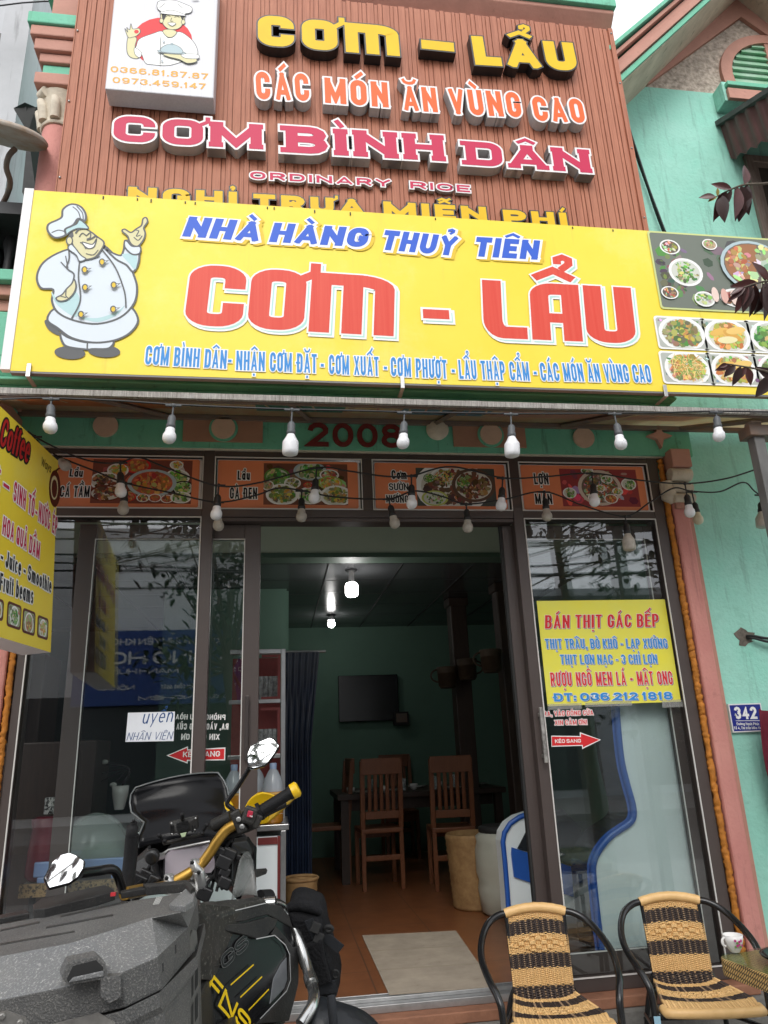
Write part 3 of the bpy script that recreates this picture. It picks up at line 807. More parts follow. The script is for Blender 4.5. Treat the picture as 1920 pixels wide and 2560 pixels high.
def dish(mb, fr, u, v, r, kind, lift, rnd, el=.8, rim=None, n=60, box=None, sz=.14):
    pc, cols = FOODS[kind]
    def el_(k, l, m):
        P = [(u + r * k * math.cos(t), v + r * k * el * math.sin(t)) for t in [6.2832 * j / 24 for j in range(24)]]
        if box: P = [(min(max(a, box[0]), box[2]), min(max(b, box[1]), box[3])) for a, b in P]
        shape_uv(mb, fr, P, l, m)
    el_(1, lift, rim or I['white']); el_(.84, lift + .0001, _fm(pc))
    blobs(mb, fr, u, v, r * .72, r * el * .72, cols, n, r * sz, lift + .0002, rnd, box)
def rrect(u0, v0, u1, v1, r):
    out = []
    for cx_, cy_, a0 in ((u1 - r, v1 - r, 0), (u0 + r, v1 - r, 90), (u0 + r, v0 + r, 180), (u1 - r, v0 + r, 270)):
        out += [(cx_ + r * math.cos(R(a0 + 18 * i)), cy_ + r * math.sin(R(a0 + 18 * i))) for i in range(6)]
    return out

# ------------------------------------------------------------------ brown clad fascia with raised letters
M['clad'] = mat('wood_grain_cladding', (.46, .185, .112), .5, spec=.2, streak=((.30, .11, .065), 1.6, .55, .85, (9, 9, .35)), var=.5, vscale=9, col2=(.29, .105, .062), stretch=(14, 14, .5), bump=.15, bscale=30, c2=((.42, .18, .11), 3, .5, .8))
M['cladgap'] = mat('cladding_groove', (.2, .07, .04), .7)
clad = thing('fascia_sign', 'tall brown ribbed wood fascia carrying raised rice shop letters, above the yellow banner', 'sign', (.5, -.45, 3.7))
x0, x1 = -1.235, 2.285; yb = -.5
w = MB(M['clad'])
w.bb(x0, x1, yb + .010, yb + .06, 3.7, 6.185)
x = x0 + .002; k = 0
widths = (.034, .012, .034, .012, .048, .012)
while x < x1 - .05:
    wd = (.044, .020, .026)[k % 3]
    w.bb(x, x + wd, yb if k % 3 != 1 else yb + .004, yb + .0095, 3.7, 6.19 + (.006 if k % 2 else 0)); x += wd + (.006 if k % 3 != 1 else .0035); k += 1
w.bb(x1 - .028, x1 + .004, yb - .003, yb + .06, 3.7, 6.2)
w.bb(x0 - .006, x0, yb - .003, yb + .06, 3.7, 6.19)
w.build('cladding', clad)
w = MB(M['alu'])
for zz in (4.1, 4.6, 5.15, 5.7, 6.15):
    for xx in (x0 + .012, x1 - .012): w.lathe([(.006, 0), (.007, .003), (.002, .006)], (xx, yb - .003, zz), (0, -1, 0), 8)
w.build('screw', clad)
FL = wallframe(yb - .07)
M['blackside'] = mat('black_letter_side', (.014, .014, .015), .45, var=.3, vscale=12)
M['whiteside'] = mat('white_letter_side', (.52, .52, .52), .55, var=.2, vscale=8, streak=((.3, .28, .26), 4, .58, .8, (9, 9, 1)))
M['dirtyel'] = mat('letter_yellow', (.76, .48, .012), .45, spec=.2, var=.12, vscale=4, c2=((.22, .14, .02), 30, .70, .76))
M['whiteface'] = mat('letter_white', (.72, .70, .70), .5)
def raised(words, face, edge, side, pen, out, depth=.07, fr=None, **kw):
    fr = fr or FL
    for txt, a, b, top in words:
        w = MB()
        p0, p1, h = px_line(fr, a, b, top); e_ = out + (.35 * kw.get('slab', 0) * .5 * h)
        p0 = (p0[0] + e_, p0[1]); p1 = (p1[0] - e_, p1[1])
        letters(w, fr, txt, p0, p1, h, pen=pen, out=out, z0=-depth, z1=-.0012, m=edge, side=side, **kw)
        letters(w, fr, txt, p0, p1, h, pen=pen, z1=0.0, m=face, **kw)
        w.build('raised_lettering', clad)
raised([('CƠM', (641, 111), (1004, 141), (641, 36))], M['dirtyel'], M['blackside'], M['blackside'], (.185, .15), .010, block=True, rx=.36, ry=.22, gap=.20)
raised([('LẨU', (1185, 161), (1450, 178), (1185, 90))], M['dirtyel'], M['blackside'], M['blackside'], (.185, .15), .010, rx=.4, ry=.3, gap=.16)
w = MB()
a, b = FL.uv(1054, 121), FL.uv(1134, 107)
for e_, m_, z_ in ((.010, M['blackside'], -.0012), (0, M['dirtyel'], 0)):
    P = [(a[0] - e_, a[1] - e_), (b[0] + e_, a[1] - e_), (b[0] + e_, b[1] + e_), (a[0] - e_, b[1] + e_)]
    w.mat(m_); w.poly([FL.p(u, v, z_) for u, v in P])
    if e_: w.prism([FL.p(u, v, z_ - .0003) for u, v in P], -FL.n * .068)
w.build('raised_dash', clad)
raised([('CÁC', (637, 247), (780, 253), (637, 178)), ('MÓN', (808, 256), (977, 269), (808, 193)), ('ĂN', (1006, 275), (1100, 281), (1006, 214)), ('VÙNG', (1123, 284), (1311, 294), (1123, 221)), ('CAO', (1334, 301), (1470, 308), (1334, 241))],
       I['coral'], M['whiteface'], M['whiteside'], (.112, .105), .012, rx=.5, ry=.24, gap=.14)
raised([('CƠM', (274, 351), (663, 374), (274, 287)), ('BÌNH', (707, 380), (1120, 404), (707, 313)), ('DÂN', (1160, 411), (1486, 433), (1160, 352))],
       I['crim'], M['whiteface'], M['whiteside'], (.18, .125), .012, rx=.35, ry=.28, slab=.19, gap=.22)
F4 = wallframe(yb - .03)
raised([('ORDINARY', (622, 446), (980, 467), (622, 428)), ('RICE', (1023, 470), (1179, 481), (1023, 453))], I['crim'], M['whiteface'], M['whiteside'], (.17, .11), .008, depth=.025, fr=F4, rx=.45, ry=.4, gap=.5)
raised([('NGHỈ', (315, 507), (596, 520), (315, 466)), ('TRƯA', (630, 524), (915, 538), (630, 484)), ('MIỄN', (957, 542), (1222, 556), (957, 503)), ('PHÍ', (1258, 562), (1424, 570), (1258, 524))],
       M['dirtyel'], M['blackside'], M['blackside'], (.21, .14), .008, depth=.03, fr=F4, rx=.45, ry=.35, gap=.3)

# ------------------------------------------------------------------ white light box with the waiter picture
yl = -.63; FB = wallframe(yl)
u0, v0 = FB.uv(262, 222); u1, _v = FB.uv(534, 244)
lb = thing('light_box', 'white light box picturing a waiter before a red disc over orange phone numbers', 'sign', ((u0 + u1) / 2, yl, v0))
M['lbface'] = mat('milky_box_face', (.56, .56, .585), .4, var=.25, vscale=10, col2=(.47, .47, .50), stretch=(9, 9, .05))
w = MB(M['lbface']); w.bb(u0, u1, yl, yl + .12, v0, v0 + .98); w.build('box', lb, bevel=.006)
w = MB(); A = Art(w, FB, 0, 0, .5787)
OUT = I['grey']
A.oval(700, 180, 132, 104, I['red'])
A.fill([(604, 168), (660, 146), (700, 136), (730, 165), (770, 138), (812, 158), (845, 196), (852, 240), (800, 262), (730, 283), (660, 280), (628, 272), (610, 232), (585, 222), (590, 196)], I['white'], True, OUT, .004)
A.fill([(555, 160), (590, 165), (584, 205), (608, 238), (592, 254), (560, 245), (548, 215)], I['skin'], True, OUT, .004)
A.fill([(540, 125), (552, 140), (548, 120), (560, 130), (566, 104), (574, 126), (600, 124), (606, 140), (590, 156), (572, 162), (554, 162)], I['skin'], True, OUT, .004)
A.oval(590, 138, 10, 8, I['red'])
A.fill([(582, 208), (612, 228), (604, 250), (584, 236)], I['white'], True, OUT, .003)
A.fill([(712, 130), (745, 130), (764, 142), (744, 162), (722, 160), (704, 140)], I['skin'], True, OUT, .003)
A.fill([(700, 60), (792, 68), (788, 108), (764, 128), (726, 126), (702, 100)], I['skin'], True, OUT, .004)
A.fill([(700, 55), (720, 50), (716, 76), (704, 90)], I['black']); A.fill([(770, 58), (796, 62), (790, 92), (780, 74)], I['black'])
A.oval(698, 92, 8, 10, I['skin'], OUT, .003); A.oval(792, 98, 8, 10, I['skin'], OUT, .003)
A.line([(716, 74), (726, 70), (736, 74)], OUT, .003); A.line([(754, 77), (765, 73), (775, 78)], OUT, .003)
A.line([(742, 80), (738, 94), (748, 95)], OUT, .003); A.fill([(726, 102), (760, 104), (744, 116)], I['white'], True, OUT, .003)
A.fill([(696, 54), (680, 38), (684, 12), (712, 6), (736, 4), (764, 8), (800, 22), (828, 36), (826, 56), (800, 64), (796, 72), (698, 62)], I['white'], True, OUT, .004)
A.line([(698, 56), (744, 48), (798, 66)], OUT, .003); A.line([(690, 38), (712, 20)], OUT, .003); A.line([(770, 22), (790, 40)], OUT, .003)
A.line([(695, 166), (692, 282)], OUT, .003); A.oval(708, 184, 4, 4, I['coat'], OUT, .002); A.oval(706, 226, 4, 4, I['coat'], OUT, .002); A.oval(702, 268, 4, 4, I['coat'], OUT, .002)
A.fill([(706, 238), (760, 238), (806, 246), (846, 256), (848, 272), (810, 278), (776, 262), (728, 250)], I['skin'], True, OUT, .004)
A.fill([(786, 240), (852, 240), (856, 258), (800, 256)], I['white'], True, OUT, .003)
A.oval(742, 231, 62, 8, I['steel'], OUT, .003, 5); A.fill([(700, 230), (704, 208), (742, 196), (780, 212), (786, 236)], I['steel'], True, OUT, .003); A.oval(744, 196, 5, 4, I['steel'], OUT, .002)
A.fill([(830, 0), (858, -2), (858, 4), (832, 5)], I['black'], False)
for txt, a, b, t in (('0366.81.87.87', (276, 180), (520, 199), (276, 165)), ('0973.459.147', (281, 207), (514, 224), (281, 192))):
    p0, p1, h = px_line(FB, a, b, t); letters(w, FB, txt, p0, p1, h, pen=(.11, .09), z1=.001, m=I['orange'], rx=.5, ry=.42, gap=.22)
w.build('printed_picture', lb)

# ------------------------------------------------------------------ the long yellow banner
yy = -.75; FY = wallframe(yy)
u0, v0 = FY.uv(33, 926); _a, v1 = FY.uv(78, 474); u1 = 3.15
u0 = (u0 + _a) / 2
M['vinyl'] = mat('yellow_vinyl', (.80, .67, .07), .45, spec=.3, var=.3, vscale=.8, col2=(.82, .60, .03), c2=((.78, .70, .17), 1.0, .52, .75), bump=.10, bscale=4, streak=((.60, .49, .06), 2.0, .60, .85, (7, 7, .5)))
banner = thing('banner_sign', 'long yellow restaurant banner with a fat cook, big red words and food photos', 'sign', (.9, yy, v0))
w = MB(M['vinyl'])
# the vinyl skin: slightly rippled near its left end
nu, nv = 60, 14; vs = []
for i in range(nu + 1):
    for j in range(nv + 1):
        a, b = i / nu, j / nv; x_ = u0 + (u1 - u0) * a; z_ = v0 + (v1 - v0) * b
        e = min(a * 30, 1, (1 - a) * 30) * min(b * 7, 1, (1 - b) * 7)
        d = (.005 * math.exp(-a * 7) * math.sin(34 * (b - a * 1.6)) + .0016 * math.sin(47 * a + 5 * b) * math.sin(9 * b - 20 * a)) * e
        vs.append((x_, yy + .0028 - abs(d) * .6, z_))
w.add(vs, [(i * (nv + 1) + j, (i + 1) * (nv + 1) + j, (i + 1) * (nv + 1) + j + 1, i * (nv + 1) + j + 1) for i in range(nu) for j in range(nv)], True)
w.bb(u0, u1, yy + .0085, yy + .03, v0, v1); w.mat(mat('grey_rail', (.16, .16, .16), .5)); w.bb(u0, u1, yy + .004, yy + .034, v0 - .010, v0 - .001)
w.build('vinyl_face', banner)
w = MB(M['whiteface']); w.bb(u0 - .045, u0 - .001, yy - .002, yy + .032, v0 + .004, v1 + .006); w.build('white_edge', banner)
w = MB(M['alu'])
for xx in (-1.17, .62, 2.05):
    w = MB(M['alu']); w.bb(xx - .010, xx + .010, yy - .010, yy - .004, v0 - .03, v0 + .035); w.bb(xx - .010, xx + .010, yy - .010, yy + .1, v0 - .034, v0 - .028); w.build('clamp', banner, bevel=.001)
w = MB(M['black'] if 'black' in M else I['black'])
for k in range(16):
    xx = random.uniform(u0 + .1, u1 - .1); w.bb(xx, xx + .006, yy - .0015, yy + .001, v1 - .02 - random.random() * .01, v1 - .010)
w.build('dirt_fleck', banner)

def words(par, name, fr, items, lay, **kw):
    """lay: (material, extra outline, lift, dx, dy) from back to front"""
    for txt, a, b, top in items:
        w = MB(); p0, p1, h = px_line(fr, a, b, top)
        for m_, e_, z_, dx_, dy_ in lay: letters(w, fr, txt, p0, p1, h, out=e_, z1=z_, m=m_, dx=dx_, dy=dy_, **kw)
        w.build(name, par)
FY2 = Frame((0, yy - .0015, 0), (1, 0, 0), (0, 0, 1))
words(banner, 'lettering', FY2, [('NHÀ', (455, 591), (645, 605), (455, 540)), ('HÀNG', (672, 605), (915, 619), (672, 556)), ('THUỶ', (950, 624), (1135, 640), (950, 574)), ('TIÊN', (1183, 641), (1346, 650), (1183, 592))],
      [(I['gold'], .012, .0004, .02, -.012), (I['white'], .011, .001, .003, -.004), (I['blue'], 0, .0016, 0, 0)], pen=(.165, .13), shear=.24, rx=.45, ry=.35, gap=.13)
words(banner, 'big_lettering', FY2, [('CƠM', (459, 812), (984, 841), (459, 659)), ('LẨU', (1210, 844), (1592, 860), (1210, 700))],
      [(I['white'], .014, .0004, .013, -.013), (I['mintsh'], .003, .0007, .013, -.013), (I['white'], .009, .001, 0, 0), (I['bred'], 0, .0015, 0, 0)], pen=(.168, .10), block=True, rx=.42, ry=.16, gap=.07, shear=.05)
w = MB()
a, b = FY2.uv(1058, 796), FY2.uv(1122, 776)
for m_, e_, z_, dx_ in ((I['white'], .016, .0004, .014), (I['mintsh'], .002, .001, .016), (I['white'], .012, .0016, 0), (I['bred'], 0, .0022, 0)):
    shape_uv(w, FY2, [(a[0] - e_ + dx_, a[1] - e_ - dx_), (b[0] + e_ + dx_, a[1] - e_ - dx_), (b[0] + e_ + dx_, b[1] + e_ - dx_), (a[0] - e_ + dx_, b[1] + e_ - dx_)], z_, m_)
w.build('big_dash', banner)
words(banner, 'small_lettering', FY2, [('CƠM BÌNH DÂN-', (362, 911), (579, 923), (362, 864)), ('NHẬN CƠM ĐẶT', (590, 925), (792, 933), (590, 877)), ('- CƠM XUẤT -', (802, 934), (968, 941), (802, 886)),
      ('CƠM PHƯỢT -', (978, 940), (1138, 948), (978, 893)), ('LẨU THẬP CẨM -', (1149, 947), (1344, 953), (1149, 900)), ('CÁC MÓN ĂN VÙNG CAO', (1354, 952), (1630, 957), (1354, 907))],
      [(I['white'], .0055, .0005, 0, 0), (I['sky'], 0, .0012, 0, 0)], pen=(.062, .072), rx=.5, ry=.2, gap=.07, sp=.5)
# printed cook
w = MB(); A = Art(w, FY2, 0, 440, .5787); K = I['grey']; ow = .0105
A.fill([(193, 625), (215, 625), (252, 655), (254, 688), (220, 672), (200, 650)], K)
A.oval(302, 764, 67, 28, K, None, 0, 4); A.oval(450, 757, 70, 27, K, None, 0, 4)
A.fill([(262, 680), (300, 700), (380, 720), (486, 712), (470, 745), (400, 748), (378, 750), (300, 740), (272, 722)], I['coat'], True, K, ow)
A.line([(378, 718), (377, 750)], K, ow * .7)
A.fill([(240, 575), (205, 622), (250, 658), (310, 700), (400, 720), (490, 712), (560, 680), (597, 625), (566, 570), (520, 610), (420, 640), (320, 620)], I['coat'], True, K, ow)
A.fill([(298, 318), (230, 345), (180, 385), (160, 440), (178, 485), (230, 492), (225, 540), (250, 590), (320, 625), (420, 640), (520, 612), (580, 550), (592, 480), (575, 420), (560, 375), (500, 345), (440, 300), (380, 350), (330, 330)], I['coat'], True, K, ow)
A.fill([(222, 500), (250, 560), (330, 610), (345, 540), (322, 500), (260, 540)], I['coatshade'])
A.fill([(340, 610), (420, 632), (500, 605), (540, 560), (500, 590), (420, 615)], I['coatshade'])
A.fill([(440, 300), (470, 325), (520, 345), (535, 320), (545, 280), (600, 300), (603, 330), (598, 380), (575, 415), (545, 385), (500, 360)], I['coat'], True, K, ow)
A.fill([(528, 340), (590, 345), (585, 405), (555, 375)], I['coatshade'])
A.fill([(560, 285), (552, 262), (528, 240), (540, 232), (566, 246), (590, 230), (612, 215), (618, 188), (632, 182), (638, 200), (622, 225), (628, 250), (620, 278), (598, 304), (575, 302)], I['skin'], True, K, ow * .8)
A.line([(584, 236), (600, 240), (590, 262), (606, 258)], K, ow * .5); A.line([(580, 268), (598, 280), (614, 262)], K, ow * .5)
A.fill([(540, 282), (552, 286), (572, 306), (606, 308), (604, 336), (572, 340), (540, 310)], I['coat'], True, K, ow * .8)
A.line([(345, 370), (340, 440), (348, 540), (312, 615)], K, ow * .7); A.line([(445, 325), (500, 400), (538, 500), (545, 570)], K, ow * .7)
A.line([(298, 318), (300, 360), (290, 400), (320, 425), (316, 460)], K, ow * .7); A.line([(265, 375), (290, 402)], K, ow * .5); A.line([(285, 350), (294, 398)], K, ow * .5)
A.fill([(244, 530), (270, 515), (290, 490), (310, 470), (322, 450), (330, 480), (318, 512), (290, 538), (258, 543)], I['skin'], True, K, ow * .7)
A.line([(288, 492), (286, 520), (298, 532)], K, ow * .5); A.line([(262, 522), (285, 528)], K, ow * .5)
A.line([(345, 370), (390, 362), (430, 350)], K, ow * .6)
A.fill([(300, 240), (320, 310), (360, 360), (410, 355), (440, 320), (450, 290), (420, 265), (385, 240), (345, 225)], I['skin'], True, K, ow * .8)
A.fill([(296, 318), (312, 300), (350, 345), (372, 362), (345, 372), (330, 345)], I['coat'], True, K, ow * .6)
A.fill([(300, 262), (312, 240), (320, 262), (310, 272)], K)
A.oval(302, 284, 13, 17, I['skin'], K, ow * .6)
A.fill([(358, 290), (400, 300), (418, 278), (408, 310), (385, 318), (366, 306)], I['white'], True, K, ow * .6)
A.line([(350, 292), (362, 300), (372, 318)], K, ow * .5); A.line([(375, 340), (405, 345), (425, 325)], K, ow * .4)
A.line([(345, 266), (358, 252), (374, 262)], K, ow * .5); A.line([(376, 262), (392, 250), (392, 270), (380, 276)], K, ow * .5)
A.line([(380, 280), (400, 274), (414, 264), (420, 268)], K, ow * .8); A.line([(330, 250), (342, 236), (362, 232)], K, ow * .8)
A.fill([(286, 262), (283, 236), (330, 215), (348, 195), (385, 232), (340, 232), (306, 246)], I['coatshade'], True, K, ow * .7)
A.fill([(284, 262), (240, 272), (210, 245), (212, 215), (250, 196), (270, 182), (275, 150), (310, 128), (350, 138), (372, 170), (368, 200), (340, 190), (318, 218), (284, 236)], I['coat'], True, K, ow)
A.line([(318, 140), (340, 160), (350, 190)], K, ow * .5); A.line([(335, 138), (358, 165), (362, 195)], K, ow * .5); A.line([(228, 250), (255, 240), (282, 246)], K, ow * .5)
for bx, by in ((368, 411), (443, 378), (370, 488), (494, 478), (353, 605), (492, 583)):
    A.oval(bx, by, 11, 13, I['gold'], K, ow * .6); A.fill([(bx + 10, by - 5), (bx + 27, by - 6), (bx + 10, by + 5)], I['coat'], False, K, ow * .3)
w.build('printed_cook', banner)
# printed food photographs
rnd = random.Random(3)
def photo(mb, fr, q, border, bgc, items, lift=.0008, r=.02, dark=None):
    u0, v0, u1, v1 = q
    shape_uv(mb, fr, rrect(u0, v0, u1, v1, r), lift, border)
    e = .011; shape_uv(mb, fr, rrect(u0 + e, v0 + e, u1 - e, v1 - e, r * .8), lift + .0002, _fm(bgc)); box = (u0 + e, v0 + e, u1 - e, v1 - e)
    blobs(mb, fr, (u0 + u1) / 2, (v0 + v1) / 2, (u1 - u0) * .6, (v1 - v0) * .6, [tuple(min(.8, c * k) for c in bgc) for k in (.3, .5, .8, 1.5, 2)] + [(.3, .2, .1), (.12, .2, .06)], 90, (v1 - v0) * .09, lift + .0004, rnd, box)
    l = lift + .0009
    for (fx, fy, fr_, kind, el, n, sz) in items:
        dish(mb, fr, u0 + (u1 - u0) * fx, v0 + (v1 - v0) * fy, (v1 - v0) * fr_, kind, l, rnd, el, None, n, box, sz); l += .0008
def pxrect(fr, a, b):
    p, q = fr.uv(*a), fr.uv(*b); return (min(p[0], q[0]), min(p[1], q[1]), max(p[0], q[0]), max(p[1], q[1]))
w = MB()
photo(w, FY2, pxrect(FY2, (1652, 772), (2060, 606)), ink('olive', (.55, .60, .25)), (.13, .15, .12), [(.11, .8, .12, 'hotpot', .8, 30, .2), (.17, .48, .2, 'greens', .9, 70, .13), (.55, .6, .36, 'hotpot', .85, 130, .12), (.42, .18, .2, 'meat', .6, 50, .16), (.82, .78, .16, 'fried', .8, 40, .2), (.9, .3, .2, 'greens', .8, 50, .15), (.33, .86, .09, 'drink', .8, 20, .2), (.06, .2, .1, 'hotpot', .8, 20, .2), (.68, .12, .1, 'greens', .8, 30, .2), (.24, .14, .12, 'greens', .8, 30, .2)])
FK = (('mush', (1647, 872), (1760, 795)), ('fried', (1762, 878), (1873, 802)), ('greens', (1876, 882), (1986, 806)), ('noodles', (1659, 959), (1775, 882)), ('fried', (1777, 963), (1890, 886)), ('greens', (1893, 966), (2004, 890)))
for kind, a, b in FK:
    photo(w, FY2, pxrect(FY2, a, b), I['white'], (.40, .42, .38), [(.5, .48, .66, kind, .82, 170, .15)])
q = pxrect(FY2, (1652, 772), (2060, 606)); qw, qh = q[2] - q[0], q[3] - q[1]; P_ = lambda fx, fy: (q[0] + qw * fx, q[1] + qh * fy)
# the divided hotpot: steel rim, red broth on one side, pale greens on the other
pc = P_(.55, .60); pr = qh * .40; L0 = .0105
ell = lambda r, a0, a1, n=24: [(pc[0] + r * math.cos(R(a0 + (a1 - a0) * i / n)), pc[1] + r * .84 * math.sin(R(a0 + (a1 - a0) * i / n))) for i in range(n + 1)]
shape_uv(w, FY2, ell(pr, 0, 359), L0, I['steel']); shape_uv(w, FY2, ell(pr * .9, 0, 359), L0 + .0001, _fm((.12, .10, .08)))
shape_uv(w, FY2, ell(pr * .86, 75, 265), L0 + .0002, _fm((.30, .12, .04))); shape_uv(w, FY2, ell(pr * .86, -85, 65), L0 + .0003, _fm((.45, .50, .30)))
blobs(w, FY2, pc[0] - pr * .42, pc[1] + pr * .15, pr * .34, pr * .45, [(.5, .2, .06), (.38, .12, .04), (.6, .4, .2)], 50, pr * .11, L0 + .0005, rnd)
blobs(w, FY2, pc[0] - pr * .3, pc[1] - pr * .42, pr * .3, pr * .22, [(.7, .62, .42), (.75, .7, .55)], 16, pr * .12, L0 + .0009, rnd)
blobs(w, FY2, pc[0] + pr * .4, pc[1] + pr * .2, pr * .34, pr * .45, [(.55, .62, .35), (.7, .72, .55), (.3, .42, .15)], 46, pr * .13, L0 + .0005, rnd)
for k in range(7):
    a = P_(.30 + .05 * k, .20 - .012 * k); shape_uv(w, FY2, [(a[0] + .022 * math.cos(t), a[1] + .05 * math.sin(t)) for t in [i * .5236 for i in range(12)]], L0 + .0012 + .0001 * k, _fm((.62, .36, .30) if k % 2 else (.72, .55, .48)))
blobs(w, FY2, *P_(.86, .8), qw * .10, qh * .16, [(.7, .5, .2), (.75, .6, .35), (.6, .35, .1)], 40, qh * .06, L0 + .0012, rnd, (q[0] + .02, q[1] + .02, q[2] - .02, q[3] - .02))
blobs(w, FY2, *P_(.10, .45), qw * .08, qh * .3, [(.12, .2, .06), (.2, .12, .08), (.06, .08, .05)], 60, qh * .05, .0012, rnd, (q[0] + .015, q[1] + .015, q[2] - .02, q[3] - .02))
# strands of noodles, and fillets over the small tiles
for kind, a, b in FK:
    t_ = pxrect(FY2, a, b); tw, th = t_[2] - t_[0], t_[3] - t_[1]; cu_, cv_ = (t_[0] + t_[2]) / 2, (t_[1] + t_[3]) / 2
    if kind == 'noodles':
        for k in range(60):
            x_, y_ = cu_ + rnd.uniform(-.28, .28) * tw, cv_ + rnd.uniform(-.26, .26) * th; an = rnd.uniform(0, 3.1); l_ = tw * .11
            line_uv(w, FY2, [(x_ - l_ * math.cos(an), y_ - l_ * math.sin(an)), (x_, y_ + .006), (x_ + l_ * math.cos(an), y_ + l_ * math.sin(an))], .004, .0034 + k * 6e-6, _fm(rnd.choice(((.75, .5, .16), (.6, .34, .08), (.8, .6, .25), (.2, .35, .08)))))
    if kind == 'fried':
        for k, (dx, dy, an) in enumerate(((-.15, .1, .3), (.1, .0, -.5), (.18, .16, .2), (-.02, -.14, .1))):
            c_, s_ = math.cos(an), math.sin(an); shape_uv(w, FY2, [(cu_ + dx * tw + tw * .2 * math.cos(t) * c_ - th * .11 * math.sin(t) * s_, cv_ + dy * th + tw * .2 * math.cos(t) * s_ + th * .11 * math.sin(t) * c_) for t in [i * .449 for i in range(14)]], .0034 + k * .0001, _fm(((.70, .42, .08), (.62, .33, .05), (.75, .5, .14), (.74, .68, .38))[k]))
w.build('printed_photos', banner)
# ------------------------------------------------------------------ posters in the transom
M['postorange'] = mat('poster_orange', (.80, .25, .11), .4, var=.12, vscale=3)
FT = wallframe(.02)
rnd = random.Random(11)
def Z5(x, y): return (x * .5787, 960 + y * .5787)
def Z6(x, y): return (960 + x * .5787, 960 + y * .5787)
def poster(x0, x1, lab, texts, pr, bgc, items):
    t = thing('food_poster', lab, 'poster', ((x0 + x1) / 2, .02, ZT + .012), 'orange food posters in the transom')
    w = MB(M['whiteface']); w.bb(x0, x1, .0215, .045, ZT + .010, ZP - .010); w.mat(M['postorange'])
    P = rrect(x0 + .004, ZT + .014, x1 - .012, ZP - .014, .012); w.poly([FT.p(a, b, .0005) for a, b in P])
    for txt, a, b, top, st in texts:
        p0, p1, h = px_line(FT, a, b, top)
        letters(w, FT, txt, p0, p1, h, out=.005, z1=.001, m=I['white'], **st); letters(w, FT, txt, p0, p1, h, z1=.0016, m=I['black'], **st)
    q = pxrect(FT, *pr); shape_uv(w, FT, [(q[0], q[1]), (q[2], q[1]), (q[2], q[3]), (q[0], q[3])], .001, _fm(bgc))
    box = (q[0], q[1], q[2], q[3]); W_, H_ = q[2] - q[0], q[3] - q[1]
    blobs(w, FT, q[0] + W_ / 2, q[1] + H_ / 2, W_ * .7, H_ * .7, [tuple(min(.8, c * k) for c in bgc) for k in (.6, 1.2, 2.2, 3.5)] + [(.5, .45, .38)], 90, H_ * .12, .0012, rnd, box)
    l = .0018
    for (fx, fy, fr_, kind, el, n, sz, rim) in items:
        dish(w, FT, q[0] + W_ * fx, q[1] + H_ * fy, H_ * fr_ * 1.12, kind, l, rnd, el, rim, int(n * 1.5), box, sz); l += .0007
    w.build('printed_sheet', t)
scr = dict(pen=(.085, .08), rx=.5, ry=.35, gap=.1); con = dict(pen=(.085, .08), rx=.5, ry=.2, gap=.1)
wd_ = ink('wood_red', (.16, .035, .02)); st_ = I['steel']; rd_ = I['red']
poster(-1.272, -.44, 'orange poster with a big pan of sturgeon hotpot, LẨU CÁ TẦM', [('Lẩu', Z5(300, 400), Z5(356, 402), Z5(300, 366), scr), ('CÁ TẦM', Z5(258, 488), Z5(385, 489), Z5(258, 440), con)],
       (Z5(405, 325), Z5(824, 518)), (.20, .05, .03), [(.44, .86, .26, 'broth', .6, 40, .15, rd_), (.25, .75, .2, 'fried', .7, 30, .2, I['white']), (.13, .5, .3, 'meat', .6, 40, .15, I['white']), (.15, .22, .32, 'meat', .5, 40, .15, wd_), (.85, .6, .24, 'greens', .7, 40, .2, I['white']), (.92, .35, .22, 'greens', .7, 40, .2, I['black']), (.6, .46, .46, 'broth', .62, 90, .12, st_), (.38, .14, .13, 'broth', .7, 20, .2, rd_), (.52, .12, .12, 'hotpot', .7, 16, .2, I['white']), (.64, .12, .12, 'broth', .7, 20, .2, I['white']), (.76, .1, .12, 'broth', .7, 20, .2, I['white']), (.9, .13, .2, 'greens', .6, 20, .2, I['white']), (.84, .88, .13, 'noodles', .7, 20, .2, I['white'])])
poster(-.352, .48, 'orange poster with green plates of black chicken hotpot, LẨU GÀ ĐEN', [('Lẩu', Z5(1026, 414), Z5(1079, 415), Z5(1026, 375), scr), ('GÀ ĐEN', Z5(993, 496), Z5(1110, 497), Z5(993, 447), con)],
       (Z5(1140, 342), Z5(1504, 524)), (.17, .055, .03), [(.55, .82, .34, 'greens', .6, 60, .15, st_), (.16, .68, .26, 'greens', .7, 60, .2, _fm((.1, .26, .04))), (.78, .73, .2, 'hotpot', .6, 30, .2, I['white']), (.34, .52, .17, 'mush', .7, 20, .2, I['white']), (.79, .53, .25, 'fried', .6, 40, .2, _fm((.34, .48, .06))), (.22, .24, .33, 'mush', .7, 60, .16, I['white']), (.55, .22, .27, 'greens', .7, 40, .16, I['white']), (.86, .21, .33, 'mush', .7, 60, .14, I['white']), (.52, .47, .09, 'broth', .7, 16, .2, rd_), (.05, .45, .12, 'drink', .9, 12, .2, I['white'])])
